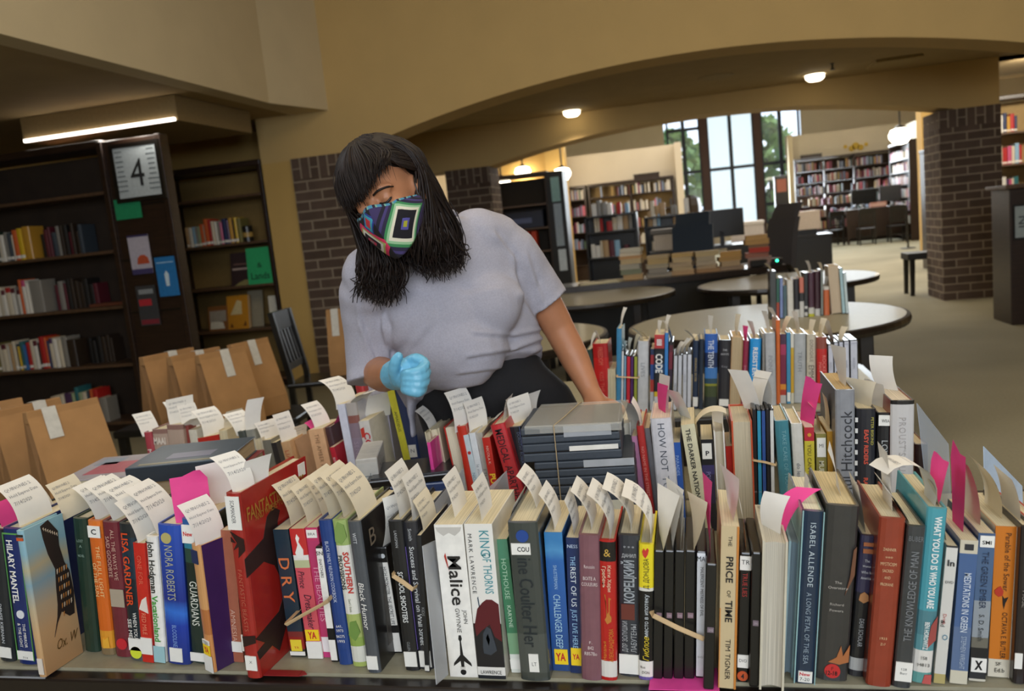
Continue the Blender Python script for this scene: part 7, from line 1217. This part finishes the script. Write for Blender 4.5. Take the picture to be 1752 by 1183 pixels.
# --- body: head, neck, trunk, arms, bare hand, legs as one surface
mb = MB(); S = M_SKIN
mb.ball(hp(0, -.01, .02), (.074, .092, .1), S, HM, 24, 16); mb.ball(hp(0, .022, -.04), (.062, .066, .075), S, HM, 20, 12); mb.ball(hp(0, .05, -.092), (.034, .034, .026), S, HM)
mb.ball(hp(.036, .058, -.03), (.027, .026, .026), S, HM); mb.ball(hp(-.036, .058, -.03), (.027, .026, .026), S, HM)
mb.tube([hp(0, .082, .012), hp(0, .094, -.012), hp(0, .106, -.036), hp(0, .088, -.046)], [.008, .011, .015, .009], S, 10)
mb.ball(hp(0, .082, -.066), (.024, .012, .010), S, HM)
for s in (-1, 1):
    mb.ball(hp(s*.032, .076, .0), (.0155, .0125, .0115), S, HM); mb.tube([hp(s*.012, .084, .021), hp(s*.034, .082, .026), hp(s*.056, .066, .018)], [.006, .008, .006], S, 8)
    mb.ball(hp(s*.078, -.008, -.018), (.009, .018, .030), S, HM); mb.ball(hp(s*.079, .0, -.040), (.008, .010, .012), S, HM)
NB = D(722, 395, 1.86)
limb(mb, [hp(0, -.03, -.05), hp(0, -.05, -.10), NB, D(745, 440, 1.93)], [.050, .048, .056, .09], S)
TR = [((745, 428, 1.93), .14, .07), ((757, 470, 1.95), .165, .09), ((772, 530, 1.98), .17, .10), ((790, 590, 2.02), .17, .105), ((806, 640, 2.06), .17, .11), ((850, 720, 2.13), .165, .12), ((865, 760, 2.15), .15, .11)]
def tring(L, k=1):
    out = []
    for (x, y, d), a, b in L:
        c = D(x, y, d); ax = AX; fr = TO*.95 + CU*.28; fr = (fr - ax*fr.dot(ax)).normalized(); out.append((c, ax*a*k, fr*b*k))
    return out
rings(mb, tring(TR), S)
RE, RW = D(643, 634, 1.96), D(672, 641, 1.71)
LE, LW = D(953, 556, 2.06), D(1011, 672, 2.03)
limb(mb, [RSH, D(636, 560, 1.91), RE], [.045, .043, .042], S); limb(mb, [RE, RE*.5+RW*.5 + CU*-.006, RW], [.042, .039, .028], S)
limb(mb, [LSH, D(906, 480, 2.02), LE], [.05, .049, .041], S); limb(mb, [LE, D(984, 615, 2.06), LW], [.040, .037, .025], S)
# bare hand resting behind the strapped cases
LP = D(1027, 703, 2.0); hx = (LP-LW).normalized(); hn = (CU*.8+TO*.6).normalized(); hn = (hn - hx*hn.dot(hx)).normalized(); hy = hn.cross(hx)
PM = Matrix((hx, hy, hn)).transposed(); mb.ball(LW*.25+LP*.75 + hx*.01, (.05, .041, .016), S, PM); limb(mb, [LW, LP], [.026, .026], S)
for i in range(4):
    b = LP + hx*.036 + hy*(-.03+.02*i); ln = (.034, .040, .038, .030)[i]
    limb(mb, [b, b+hx*ln*.9 + hn*.004, b+hx*ln*1.7 - hn*.012, b+hx*ln*2.1 - hn*.032], [.0098, .0092, .0085, .0072], S, 10, 2)
limb(mb, [LP - hx*.012 + hy*.036, LP + hx*.016 + hy*.062 - hn*.006, LP + hx*.045 + hy*.070 - hn*.016], [.012, .0105, .0085], S, 10, 2)
# glove-side hand inside the glove
mb.ball(D(694, 638, 1.64), (.03, .03, .03), S)
PELV = D(865, 750, 2.14)
for s in (-1, 1):
    h = PELV + Vector((s*.095, .02, -.02)); limb(mb, [h, Vector((h.x+s*.01, h.y+.03, .48)), Vector((h.x+s*.015, h.y+.06, .09))], [.085, .058, .045], S)
BODY = fusep(mb, 'body', M_SKIN, .0052, it=5, fac=.5)
# eyes, lashes, brows (small parts of the face)
for s in (-1, 1):
    mb = MB(); mb.tube(crom([hp(s*.017, .086, -.004), hp(s*.026, .0895, -.0075), hp(s*.036, .089, -.008), hp(s*.047, .081, -.003)], 4), [.0022]*12 + [.0012], mat('#160f0d', .5), 6); attach(mb.build('eyelashes', None, True))
    mb = MB(); mb.tube(crom([hp(s*.014, .0905, .018), hp(s*.030, .0915, .0225), hp(s*.048, .079, .020), hp(s*.057, .068, .014)], 4), [.0022]*10 + [.0014]*3, M_HAIR, 6); attach(mb.build('eyebrow', None, True))
# --- T-shirt
mb = MB(); S = M_SHIRT
TS = [((731, 396, 1.885), .078, .066), ((742, 420, 1.915), .135, .082), ((752, 452, 1.93), .178, .105), ((762, 490, 1.945), .19, .122), ((776, 535, 1.965), .196, .135), ((790, 580, 1.99), .196, .14), ((803, 622, 2.02), .192, .15), ((814, 655, 2.05), .184, .158)]
rings(mb, tring(TS), S, 36)
for x, y, d in ((712, 545, 1.898), (822, 522, 1.918)): mb.ball(D(x, y, d), (.098, .084, .092), S, u=22, v=14)
mb.ball(D(766, 536, 1.905), (.10, .08, .085), S, u=22, v=14); mb.ball(D(770, 590, 1.93), (.14, .11, .11), S, u=22, v=14)
mb.tube(crom([RSH + CR*.03, D(628, 505, 1.87), D(633, 575, 1.915), D(637, 626, 1.93), D(640, 652, 1.925)], 4), [(.066, .066)]*5 + [(.06, .06)]*8 + [(.063, .063)]*3 + [(.068, .066)], S, 24)
mb.tube(crom([LSH - CR*.02, D(874, 436, 1.975), D(900, 474, 2.01), D(922, 506, 2.03), D(934, 522, 2.035)], 4), [(.068, .068)]*5 + [(.068, .066)]*8 + [(.066, .064)]*3 + [(.07, .066)], S, 24)
limb(mb, [D(668, 455, 1.88), RSH], [.075, .068], S); limb(mb, [D(815, 410, 1.93), LSH], [.075, .07], S); mb.tube(crom([D(706, 640, 1.96), D(704, 690, 1.99), D(708, 748, 2.02)], 4), [(.03, .02)]*3+[(.024, .01)]*3+[(.018, .007)]*3, S, 14)
FOLDS = [([(932, 566), (880, 576), (815, 572)], 6, 7), ([(930, 582), (880, 600), (805, 612)], 7, 8), ([(922, 602), (868, 630), (790, 641)], 6, 8), ([(905, 628), (850, 655), (770, 668)], 5, 8), ([(882, 470), (893, 505), (918, 548)], 7, 9), ([(850, 400), (880, 440), (892, 500)], 5, 8), ([(610, 500), (622, 560), (640, 610)], 5, 8), ([(650, 500), (662, 560), (668, 610)], 6, 8), ([(640, 640), (690, 600), (720, 560)], 4, 12), ([(760, 480), (800, 500), (850, 490)], 3, 12), ([(690, 650), (712, 676), (760, 690)], 4, 8), ([(905, 440), (918, 480), (930, 510)], 4, 8)]
FSEG = [(p, q, a, w) for pts, a, w in FOLDS for p, q in zip(pts, pts[1:])]
def fold_disp(co, n):
    if n.dot(TO) < -.2: return 0
    x, y = topx(co); t = .0014*noise.noise(co*28)
    for (x0, y0), (x1, y1), a, w in FSEG:
        dx, dy = x1-x0, y1-y0; L2 = dx*dx+dy*dy; u = max(0, min(1, ((x-x0)*dx+(y-y0)*dy)/L2)); d = ((x-x0-u*dx)*-dy+(y-y0-u*dy)*dx)/math.sqrt(L2); r = math.hypot(x-x0-u*dx, y-y0-u*dy)
        if r < 3*w: t += a*.001*math.exp(-(r/w)**2)*(.9 if d > 0 else -.7)*min(1, abs(d)/w*2)
    return t
SHIRT = fusep(mb, 't_shirt', M_SHIRT, .0046, it=16, fac=.5, disp=fold_disp)
# neck and sleeve hems
mb = MB(); c, a, b = tring([((727, 390, 1.878), .078, .068)])[0]
mb.tube([c + a*math.cos(q*math.pi/12) + b*math.sin(q*math.pi/12) for q in range(25)], [.0055]*25, M_SHIRT, 8, cap=False); attach(mb.build('collar', None, True))
# --- trousers
mb = MB(); S = M_PANTS
rings(mb, tring([((812, 640, 2.06), .165, .135), ((826, 672, 2.085), .175, .145), ((854, 712, 2.12), .198, .15), ((874, 755, 2.15), .205, .14), ((872, 790, 2.17), .17, .12)]), S, 32)
for s in (-1, 1):
    h = PELV + Vector((s*.095, .02, -.02)); limb(mb, [h, Vector((h.x+s*.01, h.y+.03, .48)), Vector((h.x+s*.015, h.y+.06, .06))], [.112, .088, .078], S)
fusep(mb, 'trousers', M_PANTS, .0075, it=5)
for s in (-1, 1):
    h = PELV + Vector((s*.11, .08, 0)); mb = MB(); p = [(h.x, h.y+.04, .04), (h.x+s*.005, h.y-.04, .042), (h.x+s*.015, h.y-.13, .032), (h.x+s*.018, h.y-.18, .028)]
    limb(mb, [Vector(q) for q in p], [.042, .044, .034, .022], M_BLACK); mb.box(h.x-.045, h.x+.05, h.y-.2, h.y+.08, 0, .018, M_BLACK, .006); attach(mb.build('shoe', None, True))
# --- blue glove: palm, thumb and four curled fingers
mb = MB(); S = M_GLOVE
limb(mb, [D(676, 642, 1.68), D(684, 641, 1.655), D(695, 640, 1.632)], [.032, .031, .033], S)
mb.ball(D(697, 641, 1.622), (.031, .028, .034), S)
for i in range(4):
    k = (0, .8, .6, -.6)[i]
    pts = [D(694, 622+11*i, 1.622), D(712+k*2, 614+13*i, 1.602), D(727+k*3-i, 624+13*i, 1.588), D(716+k*2, 637+11.5*i, 1.566), D(700, 639+10*i, 1.568), D(692, 640+9*i, 1.582)]
    limb(mb, pts, [.0112, .0115, .0112, .0106, .0098, .0088], S, 12, 3)
limb(mb, [D(680, 650, 1.628), D(674, 634, 1.60), D(677, 619, 1.584), D(682, 610, 1.578)], [.015, .0125, .0112, .0092], S, 12, 3)
fusep(mb, 'glove', M_GLOVE, .0022, it=4, fac=.5, disp=lambda co, n: .0007*noise.noise(co*140))
# --- patterned mask with ear loops
def mask_mat():
    m = bpy.data.materials.new('woven_pattern'); m.use_nodes = True; nt = m.node_tree; b = nt.nodes['Principled BSDF']; N = nt.nodes.new; K = nt.links.new
    uv = N('ShaderNodeUVMap'); sp = N('ShaderNodeSeparateXYZ'); K(uv.outputs[0], sp.inputs[0])
    def op(o, a, b_=None, c=None):
        n = N('ShaderNodeMath'); n.operation = o
        for i, v in enumerate((a, b_, c)):
            if v is None: continue
            if isinstance(v, (int, float)): n.inputs[i].default_value = v
            else: K(v, n.inputs[i])
        return n.outputs[0]
    U, V = sp.outputs[0], sp.outputs[1]
    def ramp(f, st):
        r = N('ShaderNodeValToRGB'); cr = r.color_ramp; cr.interpolation = 'CONSTANT'
        while len(cr.elements) < len(st): cr.elements.new(.5)
        for e, (p, c) in zip(cr.elements, st): e.position = p
        for e, (p, c) in zip(cr.elements, st): e.color = (*rgb(c), 1)
        K(f, r.inputs[0]); return r.outputs[0]
    def dia(uc, vc, a, b_, sk): 
        du = op('SUBTRACT', U, uc); dv = op('SUBTRACT', op('ADD', V, op('MULTIPLY', du, sk)), vc)
        return op('ADD', op('DIVIDE', op('ABSOLUTE', du), a), op('DIVIDE', op('ABSOLUTE', dv), b_))
    def mix(f, a, c): n = N('ShaderNodeMix'); n.data_type = 'RGBA'; K(f, n.inputs['Factor']); K(a, n.inputs['A']); K(c, n.inputs['B']); return n.outputs['Result']
    r1 = ramp(op('MULTIPLY', dia(.72, .55, .20, .44, .5), .5), [(0, '#a9a62c'), (.08, '#54509a'), (.16, '#15131c'), (.40, '#e4dfc8'), (.49, '#9cc79a'), (.56, '#3f8a55'), (.64, '#2a2440'), (.74, '#453a70'), (.82, '#1d1a2a'), (.92, '#3a2f5c')])
    r2 = ramp(op('MULTIPLY', dia(.27, .60, .22, .40, -.35), .5), [(0, '#4aa79a'), (.06, '#c2375a'), (.16, '#17131a'), (.32, '#e9e4de'), (.42, '#a9b868'), (.49, '#d8345f'), (.62, '#17131a')])
    r3 = ramp(op('MULTIPLY', dia(.42, .22, .10, .22, .0), .5), [(0, '#c8333f'), (.26, '#3f9ab0'), (.42, '#2a3a8c'), (.55, '#17131a')])
    side = op('GREATER_THAN', U, .5); c = mix(side, r2, r1)
    top = op('MULTIPLY', op('LESS_THAN', dia(.42, .22, .10, .22, .0), 1.05), op('LESS_THAN', U, .5)); c = mix(top, c, r3)
    edge = op('LESS_THAN', V, .05); c = mix(edge, c, ramp(op('FRACT', op('MULTIPLY', U, 14)), [(0, '#4a8aa8'), (.5, '#222036'), (.8, '#7aa894')]))
    K(c, b.inputs['Base Color']); b.inputs['Roughness'].default_value = .85
    return m
MM = mask_mat(); mb = MB(); uv = []; nu, nv = 40, 24
def mask_p(u, v):
    a = u*math.radians(78); au = abs(u); zt = .0 - .030*au**1.3 + .004*math.cos(u*9)*(au < .5); zb = -.128 + .055*au**1.6; z = zt+(zb-zt)*v
    r = .098 + .018*math.exp(-(u/.2)**2)*math.sin(min(1, v*1.6+.25)*math.pi*.62) + .006*math.sin(v*math.pi)
    r *= 1-.16*v*v*(1-.4*au)
    return hp(.082/.098*r*math.sin(a)*(1.0 - .10*v*v), r*math.cos(a) + .006*(1-au), z)
vs = [mask_p(-1+2*i/nu, j/nv) for j in range(nv+1) for i in range(nu+1)]; uv = [(i/nu, j/nv) for j in range(nv+1) for i in range(nu+1)]
mb.add(vs, [(j*(nu+1)+i, (j+1)*(nu+1)+i, (j+1)*(nu+1)+i+1, j*(nu+1)+i+1) for j in range(nv) for i in range(nu)], MM); mb.uv = uv
o = mb.build('face_mask'); o.data.polygons.foreach_set('use_smooth', [True]*len(o.data.polygons)); so = o.modifiers.new('thickness', 'SOLIDIFY'); so.thickness = .0016; so.offset = 1; attach(o)
for s in (-1, 1):
    mb = MB(); mb.tube(crom([mask_p(s*.98, .08), hp(s*.083, .012, .0), hp(s*.084, -.014, .012), hp(s*.084, -.03, -.02), hp(s*.082, -.012, -.05), mask_p(s*.98, .9)], 6), [.0016]*31, M_BLACK, 6); e = mb.build('ear_loop', None, True); e.parent = o
# --- hair: a close cap, a fringe and two long loose lengths
rh = random.Random(11); mb = MB()
mb.ball(hp(0, -.047, .036), (.085, .088, .104), M_HAIR, HM, 28, 18); mb.ball(hp(0, -.022, .062), (.080, .084, .078), M_HAIR, HM, 28, 18); mb.ball(hp(0, -.05, -.03), (.075, .07, .09), M_HAIR, HM, 20, 12)
def strand(pts, r, jit, wav=0, n=5):
    k = rh.uniform(0, 6.28); j = Vector((rh.gauss(0, 1), rh.gauss(0, 1), rh.gauss(0, 1)))*jit; P = []
    base = crom(pts, n); N = len(base)
    for i, p in enumerate(base):
        t = i/(N-1); w = math.sin(k+t*11)*wav*t; P.append(p + j*(.25+.75*t) + CR*w + TO*w*.4*math.cos(k))
    mb.tube(P, [r*(1-.75*max(0, (i/(N-1)-.55)/.45)) for i in range(N)], M_HAIR, 5)
def cap_pt(az, el, k=1.0): return hp(.088*k*math.sin(az)*math.cos(el), (-.016)+.104*k*math.cos(az)*math.cos(el), .026+.112*k*math.sin(el))
for i in range(560):      # crown to brow: the fringe
    x = rh.uniform(-1, 1); az = x*1.05; e0 = rh.uniform(1.15, 1.5)
    end = hp(x*.074, .100-.035*abs(x)**2.2+rh.uniform(-.002, .008), rh.uniform(.014, .032)+max(0, x+.15)*.042-.004*abs(x))
    strand([cap_pt(az*.5, e0, 1.0), cap_pt(az*.8, 1.0, 1.03), cap_pt(az, .55, 1.05), end], rh.uniform(.0012, .0026), .004)
for s in (-1, 1):
    for i in range(560):
        q = rh.random(); az = s*((1.5 if s > 0 else 1.3)+rh.uniform(0, 1.3)); e0 = rh.uniform(1.1, 1.5)
        m1 = cap_pt(az, .55, 1.05); m2 = cap_pt(az, .0, rh.uniform(1.04, 1.16))
        if s > 0: mid = D(712+66*q, 372+28*rh.random(), 1.665+.10*q+.03*rh.random()); e1 = D(704+82*q+rh.gauss(0, 5), rh.uniform(415, 445), 1.69+.10*q+.03*rh.random()); e2 = D(712+80*q+rh.gauss(0, 6), 478-30*abs(q-.4)+rh.uniform(-40, 4), 1.76+.06*rh.random())
        else: mid = D(618+66*q, 424+20*rh.random(), 1.73+.05*rh.random()); e1 = D(618+68*q+rh.gauss(0, 4), rh.uniform(462, 484), 1.745+.06*rh.random()); e2 = D(612+74*q+rh.gauss(0, 5), 522-25*abs(q-.6)+rh.uniform(-40, 4), 1.75+.05*rh.random())
        strand([cap_pt(az*.5, e0), m1, m2, mid, e1, e2], rh.uniform(.0014, .0036), .005, .011)
for i in range(260):      # side swept back over the temple towards the ear
    v = rh.random(); strand([cap_pt(.1+.3*v, 1.45), cap_pt(.45+.3*v, 1.05-.25*v, 1.03), cap_pt(.95+.15*v, .62-.42*v, 1.04), cap_pt(1.35+.1*v, .38-.42*v, 1.05), cap_pt(1.75, .1-.35*v, 1.07)], rh.uniform(.0014, .003), .003)
for i in range(150):      # back of the head
    az = rh.choice((-1, 1))*rh.uniform(1.6, 3.14); strand([cap_pt(az, 1.4), cap_pt(az, .6, 1.06), cap_pt(az, -.1, 1.1), cap_pt(az, -.7, 1.05), hp(.06*math.sin(az), -.09, -.14)], rh.uniform(.003, .005), .003)
for i in range(36):       # stray hairs
    az = rh.uniform(-2.6, 2.6); strand([cap_pt(az, 1.2, 1.02), cap_pt(az, .5, 1.1+.05*rh.random()), cap_pt(az+rh.uniform(-.2, .2), .0, 1.16+.12*rh.random())], .0007, .004)
strand([D(770, 360, 1.76), D(790, 390, 1.77), D(796, 420, 1.77), D(780, 442, 1.77)], .0012, .001); strand([D(770, 345, 1.76), D(786, 375, 1.77), D(792, 410, 1.77), D(770, 450, 1.77)], .0012, .001)
attach(mb.build('hair', None, True))
